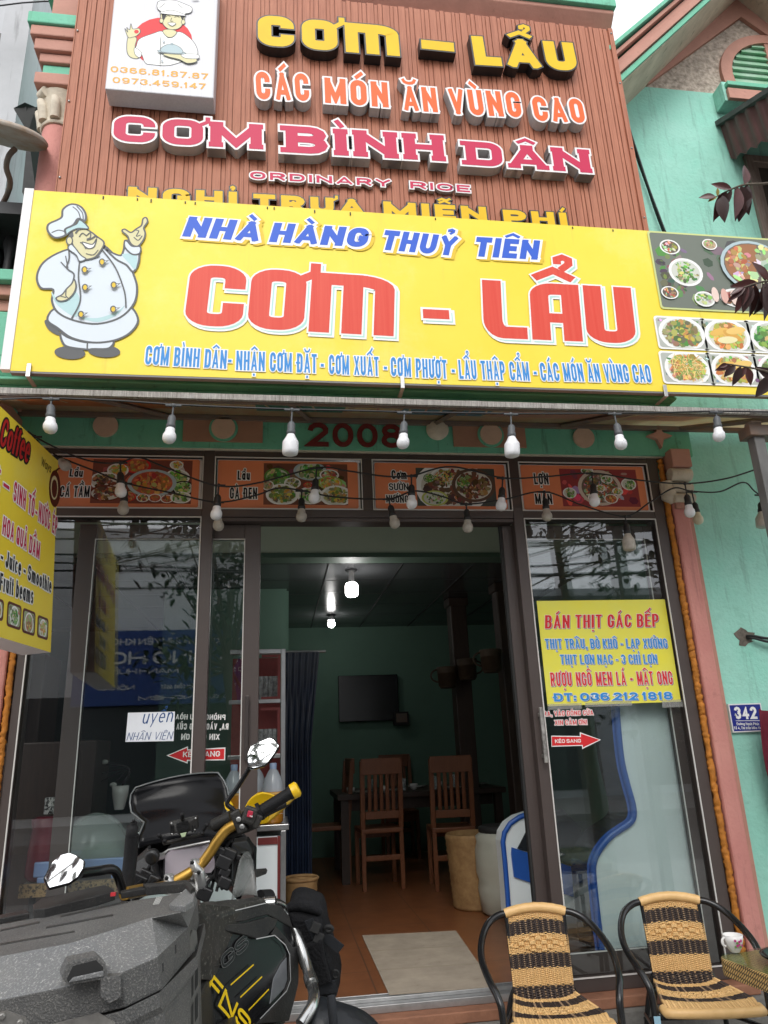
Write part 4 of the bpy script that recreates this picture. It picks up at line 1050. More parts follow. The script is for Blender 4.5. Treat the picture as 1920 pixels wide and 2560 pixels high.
poster(.566, 1.39, 'orange poster with grilled ribs on white rice, CƠM SƯỜN NƯỚNG', [('Cơm', Z6(33, 411), Z6(98, 412), Z6(33, 372), scr), ('SƯỜN', Z6(22, 459), Z6(106, 460), Z6(22, 429), con), ('NƯỚNG', Z6(10, 512), Z6(106, 513), Z6(10, 480), con)],
       (Z6(136, 362), Z6(489, 529)), (.05, .06, .05), [(.45, .5, .85, 'meat', .75, 130, .10, I['white']), (.36, .74, .34, 'noodles', .7, 110, .06, I['white']), (.22, .2, .3, 'greens', .6, 30, .1, _fm((.45, .5, .1))), (.72, .55, .5, 'meat', .8, 110, .12, _fm((.1, .05, .03))), (.6, .62, .17, 'greens', .9, 40, .2, _fm((.06, .15, .03))), (.16, .72, .13, 'greens', .8, 40, .2, _fm((.1, .2, .05)))])
poster(1.477, 2.30, 'orange poster with a round feast tray on a red table, LỢN MÁN', [('LỢN', Z6(650, 433), Z6(712, 434), Z6(650, 386), con), ('MÁN', Z6(655, 518), Z6(728, 519), Z6(655, 474), con)],
       (Z6(755, 366), Z6(1110, 531)), (.28, .03, .035), [(.5, .5, .52, 'mix', .82, 150, .08, _fm((.6, .5, .42))), (.4, .24, .13, 'meat', .8, 20, .2, I['white']), (.1, .35, .16, 'greens', .8, 20, .2, I['white']), (.88, .6, .18, 'greens', .8, 20, .2, I['white']), (.36, .95, .15, 'greens', .6, 20, .2, I['white']), (.6, .72, .14, 'greens', .7, 20, .2, I['white']), (.72, .4, .13, 'noodles', .7, 20, .2, I['white']), (.62, .2, .16, 'broth', .7, 30, .2, None), (.5, .48, .12, 'noodles', .7, 20, .2, None)])

# ------------------------------------------------------------------ awning
aw = thing('awning', 'low sheet awning with dented grey edge and faded orange printed underside', 'awning', (.5, -.9, 3.06))
M['awn'] = mat('faded_printed_sheet', (.80, .46, .28), .6, var=.6, vscale=5, col2=(.80, .60, .42), c2=((.62, .50, .40), 3, .5, .7), stretch=(3, .6, 1))
M['awnedge'] = mat('weathered_flashing', (.50, .47, .43), .7, var=.7, vscale=5, col2=(.16, .14, .125), stretch=(30, 3, 3), bump=.5, c2=((.5, .49, .47), 6, .55, .75))
M['steel'] = mat('rusty_steel', (.13, .115, .105), .7, var=.4, vscale=12, col2=(.2, .12, .08))
ax0, ax1 = -1.95, 3.3
def awz(y): return 3.385 + (y + .03) * .352
_n = M['awn'].node_tree; _p = _n.nodes['Principled BSDF']; _t = _n.nodes.new('ShaderNodeBsdfTranslucent'); _m = _n.nodes.new('ShaderNodeMixShader'); _m.inputs[0].default_value = .55
_n.links.new(_p.inputs['Base Color'].links[0].from_socket, _t.inputs[0]); _n.links.new(_p.outputs[0], _m.inputs[1]); _n.links.new(_t.outputs[0], _m.inputs[2]); _n.links.new(_m.outputs[0], [q for q in _n.nodes if q.type == 'OUTPUT_MATERIAL'][0].inputs[0])
def translucent(m, k):
    n = m.node_tree; p = n.nodes['Principled BSDF']; t = n.nodes.new('ShaderNodeBsdfTranslucent'); x = n.nodes.new('ShaderNodeMixShader'); x.inputs[0].default_value = k
    t.inputs[0].default_value = p.inputs['Base Color'].default_value; n.links.new(p.outputs[0], x.inputs[1]); n.links.new(t.outputs[0], x.inputs[2]); n.links.new(x.outputs[0], [q for q in n.nodes if q.type == 'OUTPUT_MATERIAL'][0].inputs[0])
_m.inputs[0].default_value = .62
w = MB(M['awn']); w.poly([(ax0, -.03, awz(-.03)), (ax1, -.03, awz(-.03)), (ax1, -.9, awz(-.9)), (ax0, -.9, awz(-.9))]); 
w.build('printed_sheet', aw)
FA = Frame((0, -.9, awz(-.9) - .0015), (1, 0, 0), (0, .87, awz(-.03) - awz(-.9)))
w = MB()
teal = ink('faded_teal', (.14, .34, .28)); fo = ink('faded_orange', (.70, .30, .14)); fy = ink('faded_cream', (.78, .66, .42)); fb = ink('faded_blue', (.20, .36, .46)); fpk = ink('faded_pink', (.72, .44, .36))
for m_ in (teal, fo, fy, fb, fpk): translucent(m_, .6)
for k, (a0, a1, m_) in enumerate(((-1.3, -.55, fo), (-.12, .35, teal), (.4, .62, fy), (.66, 1.15, fb), (1.2, 1.9, fpk), (2.0, 2.4, fpk))):
    w.mat(m_); w.poly([FA.p(a0, .05, -.0005), FA.p(a0, .62, -.0005), FA.p(a1, .62, -.0005), FA.p(a1, .05, -.0005)])
for k in range(44):
    a = -1.3 + k * .085; sl_ = .05; wd = .012
    w.mat(fy if k % 3 else fpk); b0, b1 = random.uniform(.08, .2), random.uniform(.35, .6)
    w.poly([FA.p(a, b0, -.001), FA.p(a + sl_, b1, -.001), FA.p(a + sl_ + wd, b1, -.001), FA.p(a + wd, b0, -.001)])
w.build('printed_pattern', aw)
w = MB(M['awnedge'])
for k in range(70):
    xa = ax0 + (ax1 - ax0) * k / 70; xb = ax0 + (ax1 - ax0) * (k + 1) / 70; j = .004 * math.sin(k * 1.7) + random.uniform(-.003, .003)
    w.bb(xa, xb, -.915 + j * .6, -.895, 3.046 + j * .3, 3.074 + j * .4)
w.build('edge_flashing', aw)
w = MB(M['steel'])
for xx in (-1.9, -.62, .18, .95, 1.75, 2.55): 
    for q in range(1):
        a = Vector((xx - .12 + (xx - .4) * .16, -.88, awz(-.88) - .018)); b = Vector((xx, -.05, awz(-.05) - .018)); w.tube([a, b], .016, 4, smooth=False)
w.bb(ax0, ax1, -.06, -.032, 3.345, 3.372); w.bb(ax0, ax1, -.885, -.865, 3.046, 3.062)
w.build('rafter', aw)
px_ = aty(1890, 1100, -.8).x
w = MB(mat('grey_post_steel', (.17, .165, .16), .6, var=.35, vscale=8)); w.bb(px_ - .03, px_ + .03, -.83, -.77, 0, 3.05); w.mat(M['steel']); w.bb(px_ - .06, px_ + .3, -.85, -.75, 2.96, 3.02)
w.build('post', aw, bevel=.004)

# ------------------------------------------------------------------ string lights
M['bulb'] = mat('milky_bulb', (.74, .74, .76), .35, var=.08, vscale=30, c2=((.42, .38, .32), 60, .70, .78)); M['bulb'].node_tree.nodes['Principled BSDF'].inputs['Subsurface Weight'].default_value = .0
M['bulby'] = mat('yellowed_bulb', (.55, .50, .36), .4); M['sockg'] = mat('grey_socket', (.07, .075, .08), .5); M['sockb'] = mat('black_socket', (.016, .016, .017), .5); M['cable'] = mat('black_cable', (.012, .012, .013), .5)
M['bulbd'] = mat('dusty_bulb', (.50, .46, .40), .5, var=.3, vscale=40)
def bulb(par, hook, bot, big, sock, bm):
    hook, bot = Vector(hook), Vector(bot); d = (bot - hook).normalized(); L_ = (bot - hook).length
    bl, br = (.105, .037) if big else (.078, .0305)
    so_ = max(.02, min(.062, L_ - bl - .015)); s0 = bot - d * (bl + so_)
    w = MB(bm)
    if big: pf = [(0.001, 0), (.022, .0), (.034, .006), (br, .02), (br, .058), (br * .97, .066), (.03, .075), (.02, .095), (.017, bl)]
    else: pf = [(0.001, 0), (.012, .002), (.022, .008), (.029, .02), (br, .031), (.029, .043), (.0235, .053), (.0215, .058), (.021, .07), (.016, bl)]
    w.lathe(pf, bot, -d, 16)
    o = w.build('bulb', par)
    w = MB(sock); w.lathe([(.017, 0), (.021, .004), (.021, .018), (.018, .022), (.0185, so_ * .8), (.013, so_), (.005, so_ + .006)], bot - d * (bl - .004), -d, 12)
    w.tube([s0, hook], .0045, 6); w.tube([hook + Vector((-.035, 0, 0)), hook + Vector((.035, 0, 0))], [.006, .006], 6); w.ball(hook, .011, 8, 6)
    w.build('socket', o)
def strand(lab, y, cable_px, bulbs, sock, bm, grp='bulb strings under the awning', sag=0):
    h = [aty(*p, y) for p in cable_px]
    t = thing('string_light', lab, 'string light', h[len(h) // 2], grp)
    w = MB(M['cable']); w.tube(bez(h, 8), .0048, 6); w.build('cable', t)
    for a, b, *k in bulbs:
        big = 'b' in k; m_ = M['bulby'] if 'y' in k else bm
        bulb(t, aty(*a, y), aty(*b, y - (.02 if 'f' in k else 0)), big, sock, m_)
strand('row of white bulbs hung along the edge of the awning', -.925, [(-60, 1000), (60, 996), (128, 995), (280, 1001), (434, 1011), (580, 1018), (730, 1023), (870, 1026), (1011, 1030), (1140, 1032), (1277, 1034), (1400, 1034), (1536, 1033), (1670, 1031), (1790, 1028), (1990, 1031)],
       [((128, 998), (125, 1084)), ((434, 1014), (421, 1109)), ((730, 1025), (725, 1138), 'b'), ((1011, 1032), (1007, 1122)), ((1277, 1036), (1281, 1142), 'b'), ((1536, 1035), (1555, 1124)), ((1790, 1031), (1799, 1104))], M['sockg'], M['bulb'])
strand('upper of the two sagging bulb strings in front of the orange posters', -.32, [Z5(120, 205), Z5(200, 255), Z5(340, 318), Z5(440, 340), Z5(520, 338), Z5(600, 317), Z5(720, 362), Z5(930, 437), Z5(1100, 430), Z5(1370, 362), Z5(1500, 375), Z6(0, 398), Z6(118, 396), Z6(290, 357), Z6(513, 405), Z6(700, 400), Z6(900, 385), Z6(1100, 415), Z6(1300, 430), Z6(1480, 408), Z6(1650, 356), Z6(1800, 330)],
       [(Z5(150, 228), Z5(158, 322)), (Z5(520, 340), Z5(522, 490)), (Z5(945, 438), Z5(932, 588)), (Z5(1368, 364), Z5(1355, 515)), (Z6(118, 398), Z6(120, 540)), (Z6(513, 407), Z6(505, 548)), (Z6(898, 387), Z6(912, 530)), (Z6(1300, 430), Z6(1324, 577)), (Z6(1650, 358), Z6(1662, 482))], M['sockb'], M['bulb'])
strand('lower of the two sagging bulb strings, with dusty bulbs', -.14, [Z5(230, 300), Z5(262, 318), Z5(400, 372), Z5(545, 428), Z5(740, 470), Z5(940, 510), Z5(1100, 482), Z5(1200, 450), Z5(1303, 460), Z5(1450, 488), Z6(20, 496), Z6(130, 462), Z6(250, 485), Z6(355, 518), Z6(520, 498), Z6(692, 465), Z6(860, 525), Z6(1042, 570), Z6(1150, 510), Z6(1250, 450), Z6(1330, 463), Z6(1450, 465), Z6(1555, 425), Z6(1625, 478), Z6(1800, 520)],
       [(Z5(240, 312), Z5(300, 368)), (Z5(543, 430), Z5(530, 565)), (Z5(940, 511), Z5(944, 635)), (Z5(1303, 462), Z5(1302, 596)), (Z6(20, 498), Z6(52, 624)), (Z6(355, 520), Z6(364, 642)), (Z6(692, 467), Z6(707, 593)), (Z6(1042, 572), Z6(1062, 720), 'b'), (Z6(1330, 466), Z6(1362, 607), 'y'), (Z6(1625, 480), Z6(1635, 622), 'b')], M['sockb'], M['bulbd'])

# ------------------------------------------------------------------ projecting drinks sign, left
cs0 = Vector((-1.047, -.40, 1.972)); ud = Vector((.075, .685, 0)).normalized(); L_ = 1.2; H_ = .964
FC = Frame(cs0, ud, (-.061, 0, 1))
cf = thing('drinks_sign', 'yellow double sided drinks sign jutting out from the left pillar towards the street', 'sign', (cs0.x - .02, -1, cs0.z))
w = MB(M['vinyl'])
c_ = [FC.p(a, b, d) for d in (0, -.13) for a, b in ((-L_, 0), (0, 0), (0, H_), (-L_, H_))]
w.add(c_, [(0, 1, 2, 3), (7, 6, 5, 4)], False); w.mat(M['whiteface']); w.add(c_, [(0, 4, 5, 1), (1, 5, 6, 2), (2, 6, 7, 3), (3, 7, 4, 0)], False)
w.build('box', cf)
w = MB()
def ctext(txt, a, b, top, m_, out, om, st, z=.001):
    p0, p1 = Vector(FC.uv(*a)), Vector(FC.uv(*b)); t = FC.uv(*top); h = abs(t[1] - p0.y)
    letters(w, FC, txt, p0, p1, h, out=out, z1=z, m=om, **st); letters(w, FC, txt, p0, p1, h, z1=z + .0006, m=m_, **st)
cst = dict(pen=(.085, .085), rx=.5, ry=.2, gap=.09); 
ctext('Coffee', Z5(-6, 262), Z5(120, 345), Z5(-6, 125), I['bloodred'], .010, I['black'], dict(pen=(.06, .055), rx=.5, ry=.4, gap=.04, shear=.3))
ctext('Ways', Z5(176, 350), Z5(218, 385), Z5(176, 310), I['black'], .0005, I['black'], dict(pen=(.04, .04), rx=.5, ry=.4, gap=.1, shear=.2))
p1 = FC.uv(*Z5(44, 480)); a_ = p1[0]
for txt, a, b, top in (('SINH TỐ', Z5(55, 502), Z5(146, 577), Z5(55, 412)), ('-', Z5(149, 580), Z5(157, 587), Z5(149, 510)), ('NƯỚC ÉP', Z5(164, 592), Z5(243, 657), Z5(164, 505)), ('HOA QUẢ DẦM', Z5(8, 648), Z5(168, 758), Z5(8, 565))):
    ctext(txt, a, b, top, I['crim'], .006, I['white'], cst)
hh = abs(FC.uv(*Z5(55, 412))[1] - FC.uv(*Z5(55, 502))[1]); pv = FC.uv(*Z5(55, 502))
letters(w, FC, 'CÀ PHÊ -', (pv[0] - .62, pv[1]), (pv[0] - .04, pv[1]), hh, out=.006, z1=.001, m=I['white'], **cst); letters(w, FC, 'CÀ PHÊ -', (pv[0] - .62, pv[1]), (pv[0] - .04, pv[1]), hh, z1=.0016, m=I['crim'], **cst)
for txt, a, b, top in (('- Juice - Smoothie', Z5(0, 778), Z5(221, 905), Z5(0, 705)), ('Fruit beams', Z5(-4, 890), Z5(142, 952), Z5(-4, 812))):
    ctext(txt, a, b, top, I['black'], .006, I['white'], dict(pen=(.10, .085), rx=.5, ry=.3, gap=.10))
A = Art(w, FC, 0, 960, .5787); dk = ink('coffee_bean', (.10, .02, .012))
A.oval(236, 452, 25, 80, dk); A.oval(234, 448, 16, 52, I['skin']); A.oval(234, 452, 12, 40, dk)
for k in range(4): A.oval(232 + k * 6, 385 - k * 6, 4, 9, dk, rot=20 * k)
rnd = random.Random(5)
for x0_, x1_, ya, yb_, kind in ((-40, 18, 1020, 925, 'drink'), (26, 94, 1055, 950, 'greens'), (93, 154, 1082, 978, 'drink'), (158, 210, 1102, 1006, 'fried')):
    a, b = FC.uv(*Z5(x0_, ya)), FC.uv(*Z5(x1_, yb_)); q = (a[0], min(a[1], b[1]) + .01, b[0], max(a[1], b[1]) - .01)
    photo(w, FC, q, dk, (.30, .36, .2), [(.5, .45, .4, kind, 1.1, 40, .2)], r=.018)
w.build('printed_face', cf)

# ------------------------------------------------------------------ yellow poster, stickers and note on the glass
def RA(x, y): return (x * .5787, 1500 + y * .5787)
def RB(x, y): return (960 + x * .5787, 1500 + y * .5787)
FG = wallframe(.027)
q0, q1 = FG.uv(*RB(657, 2)), FG.uv(*RB(1280, 446)); qa = FG.uv(*RB(707, 452)); qb = FG.uv(*RB(1215, 0))
u0, u1, v0, v1 = (q0[0] + qa[0]) / 2, (q1[0] + qb[0]) / 2, (q1[1] + qa[1]) / 2, (q0[1] + qb[1]) / 2
t = thing('meat_poster', 'yellow poster of dried meats and rice wine taped to the right window', 'poster', ((u0 + u1) / 2, .02, v0))
w = MB(mat('poster_yellow', (.76, .68, .05), .35, var=.15, vscale=3, col2=(.70, .68, .12))); w.bb(u0, u1, .0245, .0265, v0, v1)
FG2 = wallframe(.0242)
LY = []
for txt, a, b, top, c_, st in (('BÁN THỊT GÁC BẾP', RB(695, 124), RB(1188, 116), RB(695, 66), I['red'], dict(pen=(.11, .07), shear=.12, rx=.5, ry=.3, gap=.13)),
        ('THỊT TRÂU, BÒ KHÔ - LẠP XƯỞNG', RB(698, 211), RB(1226, 208), RB(698, 168), I['sky'], con), ('THỊT LỢN NẠC - 3 CHỈ LỢN', RB(763, 278), RB(1182, 276), RB(763, 236), I['sky'], con),
        ('RƯỢU NGÔ MEN LÁ - MẬT ONG', RB(722, 373), RB(1249, 365), RB(722, 313), I['red'], con), ('ĐT: 036 212 1818', RB(735, 438), RB(1247, 430), RB(735, 403), I['sky'], dict(pen=(.17, .12), rx=.5, ry=.35, gap=.16))):
    p0, p1, h = px_line(FG2, a, b, top); d_ = .0035
    letters(w, FG2, txt, p0, p1, h, z1=.0006, m=I['navy'], dx=d_, dy=-d_, out=.001, **st); letters(w, FG2, txt, p0, p1, h, z1=.0012, m=I['white'], out=.002, **st); letters(w, FG2, txt, p0, p1, h, z1=.0018, m=c_, **st)
w.build('printed_sheet', t)
w = MB(mat('clear_tape', (.5, .5, .48), .2, alpha=.25))
for (xa, xb, dz) in ((u0, u0 + .2, -.02), (u0 + .22, u0 + .5, -.012), (u1 - .12, u1 + .01, -.03)): w.bb(xa, xb, .0222, .0226, v0 + dz, v0 + .012)
w.build('tape', t)
def sticker(lab, fr, arrow, txts, tcol, mirror=False, hide=None):
    o = thing('door_sticker', lab, 'sticker', fr.p(*fr.uv(*arrow[0][0])), None)
    w = MB()
    for pts, m_, l in [(arrow[0], I['white'], .0004), (arrow[1], I['red'], .0008)]:
        shape_uv(w, fr, [fr.uv(*p) for p in pts], l, m_)
    for txt, a, b, top, c_, mi, out in txts:
        p0, p1, h = px_line(fr, a, b, top); st = dict(pen=(.10, .09), rx=.5, ry=.3, gap=.13, mirror=mi)
        if out: letters(w, fr, txt, p0, p1, h, z1=.0006, m=I['white'], out=out, **st)
        letters(w, fr, txt, p0, p1, h, z1=.0012, m=c_, **st)
    return w.build('printed_film', o)
sticker('red arrow sticker pointing right with red please close the door words above', FG, ([RB(722, 586), RB(846, 588), RB(846, 571), RB(937, 604), RB(856, 644), RB(855, 630), RB(724, 634)], [RB(724, 590), RB(850, 592), RB(850, 577), RB(930, 604), RB(859, 637), RB(858, 626), RB(726, 630)]),
        [('RA, VÀO ĐÓNG CỬA', RB(690, 503), RB(905, 497), RB(690, 481), I['red'], False, .003), ('XIN CẢM ƠN!', RB(738, 541), RB(878, 538), RB(738, 519), I['red'], False, .003), ('KÉO SANG', RB(739, 618), RB(851, 616), RB(739, 602), I['white'], False, 0)], None)
FLf = wallframe(.084)
sticker('red arrow sticker pointing left, half hidden behind the brown post', FLf, ([RA(719, 672), RA(812, 632), RA(812, 645), RA(974, 637), RA(972, 692), RA(812, 695), RA(810, 707)], [RA(728, 672), RA(808, 638), RA(808, 650), RA(970, 642), RA(968, 688), RA(808, 690), RA(806, 700)]),
        [('PHÒNG ĐIỀU HÒA', RA(758, 516), RA(973, 518), RA(758, 493), I['white'], True, 0), ('RA, VÀO ĐÓNG CỬA', RA(760, 560), RA(986, 560), RA(760, 533), I['white'], True, 0), ('XIN CẢM ƠN', RA(782, 604), RA(948, 604), RA(782, 578), I['white'], True, 0), ('KÉO SANG', RA(790, 679), RA(950, 676), RA(790, 655), I['white'], False, 0)], None)
t = MB(mat('note_paper', (.74, .76, .80), .6, var=.06, vscale=12))
P = [FG.uv(*p) for p in (RA(553, 487), RA(756, 482), RA(750, 609), RA(542, 613))]
t.poly([FG.p(a, b, .0006) for a, b in reversed(P)])
pst = dict(pen=(.045, .04), rx=.5, ry=.35, gap=.16, shear=.25); pb = ink('pen_blue', (.02, .07, .22))
for txt, a, b, top in (('uyển', RA(612, 536), RA(742, 526), RA(612, 478)), ('NHÂN VIÊN', RA(546, 607), RA(740, 602), RA(546, 573))):
    p0, p1, h = px_line(FG, a, b, top); letters(t, FG, txt, p0, p1, h, z1=.0014, m=pb, **pst)
tag(t.build('paper_note'), 'white handwritten paper note stuck inside the left window', 'note')
# address plate
FP = wallframe(.012)
c_ = [FP.uv(*p) for p in (RB(1505, 572), RB(1650, 568), RB(1628, 447), RB(1488, 447))]
u0 = (c_[0][0] + c_[3][0]) / 2; u1 = (c_[1][0] + c_[2][0]) / 2; v0 = (c_[0][1] + c_[1][1]) / 2; v1 = (c_[2][1] + c_[3][1]) / 2
ap = thing('address_plate', 'blue enamel house number plate 342 on the green wall', 'address plate', ((u0 + u1) / 2, .02, v0))
w = MB(M['whiteface']); w.bb(u0, u1, .012, .028, v0, v1); w.mat(I['navy']); w.poly([FP.p(a, b, .0006) for a, b in rrect(u0 + .007, v0 + .007, u1 - .007, v1 - .007, .004)])
for txt, a, b, top, st in (('342', RB(1517, 515), RB(1614, 514), RB(1517, 461), dict(pen=(.12, .10), gap=.12)), ('Đường Hạnh Phúc', RB(1524, 541), RB(1622, 541), RB(1524, 529), dict(pen=(.09, .08), gap=.12)), ('Tổ 4, Thị trấn Mèo Vạc', RB(1512, 559), RB(1637, 558), RB(1512, 547), dict(pen=(.09, .08), gap=.11))):
    p0, p1, h = px_line(FP, a, b, top); letters(w, FP, txt, p0, p1, h, z1=.0012, m=I['white'], **st)
a, b = FP.uv(*RB(1520, 522)), FP.uv(*RB(1628, 521)); line_uv(w, FP, [a, b], .003, .0012, I['white'])
w.build('enamel_plate', ap)
# ------------------------------------------------------------------ the mint green house on the right
def atx(px, py, x):
    d = ray(px, py); return CAM_POS + d * ((x - CAM_POS.x) / d.x)
YW = .03
gh = thing('green_house', 'mint green plastered house with a pink raked gable and louvred oval vent', 'house', (4.2, .5, 0))
w = MB(M['mint']); w.bb(2.562, 6.2, YW, YW + .3, 0, 6.33); w.bb(2.291, 2.5615, YW + .02, YW + .3, 3.66, 6.33); w.build('wall', gh)
apx = 3.80; apz = 7.17; bz = 6.33
w = MB(M['roughcast']); w.prism([(apx - 1.3, YW, bz), (apx + 1.3, YW, bz), (apx, YW, apz + .25)], (0, .3, 0)); w.build('gable_wall', gh)
def rk(off):      # points on the left rake line, offset along z
    return lambda x: apz + off - (apx - x) * .875
w = MB(M['pinktrim'])
for sgn in (-1, 1):
    xb = apx + sgn * 1.28
    f0, f1 = rk(0), rk(.17)
    P = [(apx, YW - .03, apz), (apx, YW - .03, apz + .17)] + [(apx + sgn * (apx - (apx - 1.15)), YW - .03, f1(apx - 1.15)), (apx + sgn * .96, YW - .03, bz), ]
    w.prism([(apx, YW - .03, apz), (apx, YW - .03, apz + .20), (apx + sgn * 1.19, YW - .03, bz), (apx + sgn * .96, YW - .03, bz)], (0, .029, 0))
w.build('gable_band', gh)
w = MB(M['soffit'])
yo = -.42
A0, B0 = aty(1556, 206, yo), aty(1778, 0, yo); A1, B1 = aty(1542, 142, yo), aty(1691, 0, yo)
sl_b = (B0.z - A0.z) / (B0.x - A0.x); apx2 = apx
def rz(A, x): return A.z + sl_b * (x - A.x)
xl = A0.x - .05; h_f = A1.z - rz(A0, A1.x)
for sgn in (1, -1):
    X = lambda x: x if sgn == 1 else 2 * apx2 - x
    w.mat(M['soffit']); w.prism([(X(xl), yo + .01, rz(A0, xl)), (X(apx2), yo + .01, rz(A0, apx2)), (X(apx2), yo + .01, rz(A0, apx2) + h_f - .03), (X(xl), yo + .01, rz(A0, xl) + h_f - .03)], (0, .9, 0))
    for (a, b, d, m_) in ((-.0, .05, .012, M['green']), (.05, .11, .03, M['pinktrim']), (.11, .19, .012, M['pinktrim']), (.19, .225, .045, M['pinktrim']), (.225, h_f + .02, .075, M['green'])):
        w.mat(m_); w.prism([(X(xl - d), yo - d, rz(A0, xl) + a), (X(apx2), yo - d, rz(A0, apx2) + a), (X(apx2), yo - d, rz(A0, apx2) + b), (X(xl - d), yo - d, rz(A0, xl) + b)], (0, d + .0095 + (.9 if m_ is M['green'] and a > .1 else 0), 0))
w.build('raked_eave', gh)
# return of the eave at its lower left end
w = MB(M['mint']); w.bb(2.45, A0.x + .10, yo + .02, YW, 6.0, 6.33) if False else None
# oval vent
oc = aty(1905, 195, YW); FW = wallframe(YW - .002)
w = MB(M['pinktrim']); ro, ri = .50, .405
cu, cv = 4.02, oc.z - .02
cu = aty(1790, 150, YW).x + ro
for i in range(36):
    a, b = 2 * math.pi * i / 36, 2 * math.pi * (i + 1) / 36
    w.prism([FW.p(cu + r_ * math.cos(t_), cv + r_ * .92 * math.sin(t_), .03) for r_, t_ in ((ro, a), (ro, b), (ri, b), (ri, a))], (0, .04, 0))
w.bb(cu - .05, cu + .05, YW - .03, YW + .0, cv - .36, cv + .36)
w.build('vent_ring', gh)
w = MB(mat('louvre_green', (.16, .40, .22), .75, var=.4, vscale=6, col2=(.38, .52, .42)))
w.prism(disc(FW, cu, cv, ri - .001, .002, 30, (ri - .001) * .92), (0, .01, 0))
for k in range(-5, 6):
    zz = cv + k * .066; hw = math.sqrt(max(0, (ri - .01) ** 2 - (k * .066 / .92) ** 2))
    if hw > .08: w.add([(cu - hw, YW - .004, zz + .05), (cu + hw, YW - .004, zz + .05), (cu + hw, YW - .028, zz - .012), (cu - hw, YW - .028, zz - .012), (cu - hw, YW - .003, zz - .012), (cu + hw, YW - .003, zz - .012)], [(0, 3, 2, 1), (3, 4, 5, 2)], False)
w.build('louvre', gh)
# small canopy, moulding and dark window
c0 = aty(1798, 316, YW)
w = MB(M['mint']); zz = c0.z
a_ = aty(1788, 268, YW); w.bb(a_.x, 5.2, YW - .12, YW, a_.z - .06, a_.z + .13); w.mat(M['green']); w.bb(a_.x + .02, 5.2, YW - .16, YW - .121, a_.z + .06, a_.z + .10); w.mat(M['pinktrim']); w.bb(a_.x + .02, 5.2, YW - .15, YW - .121, a_.z - .06, a_.z + .04); w.build('window_moulding', gh, bevel=.004)
roofm = mat('dark_tarred_sheet', (.035, .037, .037), .7, var=.5, vscale=8, col2=(.09, .085, .08)); redm = mat('maroon_corrugated', (.135, .05, .048), .55, var=.35, vscale=7, col2=(.09, .028, .028))
e1 = atx(1920, 238, c0.x)
ye = -1.05; slope = (e1.z - c0.z) / (e1.y - c0.y)
w = MB(roofm); zf = c0.z + slope * (ye - c0.y)
w.prism([(c0.x - .03, YW, c0.z), (c0.x - .03, ye, zf), (c0.x - .03, ye, zf + .04), (c0.x - .03, YW, c0.z + .045)], (2.0, 0, 0)); w.build('canopy_roof', gh)
v0_ = atx(1835, 388, c0.x); drop = .34
w = MB(redm); n = 40; top, bot = [], []
for i in range(n + 1):
    y_ = YW - .01 + (ye - YW) * i / n; wv = .014 * math.sin(i * 1.55)
    zt = c0.z + slope * (y_ - c0.y) - .004; top.append((c0.x + wv, y_, zt)); bot.append((c0.x + wv + .03, y_, zt - drop * (.9 + .1 * abs(math.sin(i * .78)))))
w.add(top + bot, [(i, i + n + 1, i + n + 2, i + 1) for i in range(n)], True)
top, bot = [], []; n = 60
for i in range(n + 1):
    wv = .014 * math.sin(i * 1.55); x_ = c0.x + 1.97 * i / n; top.append((x_, ye + .02 + wv, zf - .004)); bot.append((x_, ye + .02 + wv, zf - drop))
w.add(top + bot, [(i, i + 1, i + n + 2, i + n + 1) for i in range(n)], True)
w.build('canopy_valance', gh)
wl_ = aty(1866, 386, YW - .03); wb_ = aty(1912, 610, YW - .03)
wm = mat('weathered_window_wood', (.15, .095, .075), .75, var=.5, vscale=8, col2=(.25, .2, .17), stretch=(8, 8, 1))
w = MB(wm); x_ = (wl_.x + wb_.x) / 2
for (o, d, y_) in ((0, .055, -.03), (.06, .04, -.015)):
    w.bb(x_ + o, x_ + o + d, YW + y_, YW + .02, 4.3, wl_.z - o); w.bb(x_ + o + d, 5.1, YW + y_, YW + .02, wl_.z - o - d, wl_.z - o)
w.mat(mat('dark_shutter', (.05, .035, .025), .8, var=.5, vscale=9)); w.bb(x_ + .1, 5.1, YW - .012, YW - .002, 4.3, wl_.z - .1)
w.build('window', gh, bevel=.004)
# cables on the upper wall
w = MB(M['cable'])
for k in range(3):
    P = [aty(*p, YW - .03 - .012 * k) for p in ((1547 + k, 190 + k * 3), (1556 + k * 2, 250), (1570 + k * 2, 320), (1592 + k * 3, 395), (1618 + k * 2, 468), (1636 + k * 3, 522), (1662 + k * 3, 590), (1690 + 3 * k, 650))]
    w.tube(bez(P, 5), .006, 6)
tag(w.build('power_cable'), 'bundle of black cables hanging slack down the mint green wall', 'cable')
# cable from a hole in the street level wall
hb = aty(1862, 1592, YW)
w = MB(M['cable'])
for k in range(2): w.tube(bez([(hb.x, YW + .03, hb.z - .01 * k), (hb.x + .03, YW - .03, hb.z - .012 * k), (hb.x + .12, YW - .05, hb.z - .02 - .02 * k), (hb.x + .3, YW - .06, hb.z - .03 - .02 * k), (hb.x + .8, YW - .06, hb.z - .03 - .015 * k)], 6), .008, 6)
tag(w.build('wall_cable'), 'pair of black cables coming out of a broken hole in the green wall', 'cable')
w = MB(mat('broken_plaster', (.20, .17, .14), .95, var=.6, vscale=20, bump=.6)); w.prism([(hb.x + .06 * math.cos(t) * (1 + .35 * math.sin(5 * t)), YW - .0025, hb.z + .05 * math.sin(t) * (1 + .3 * math.cos(3 * t))) for t in [i * .45 for i in range(14)]], (0, .002, 0)); w.build('broken_patch', gh)
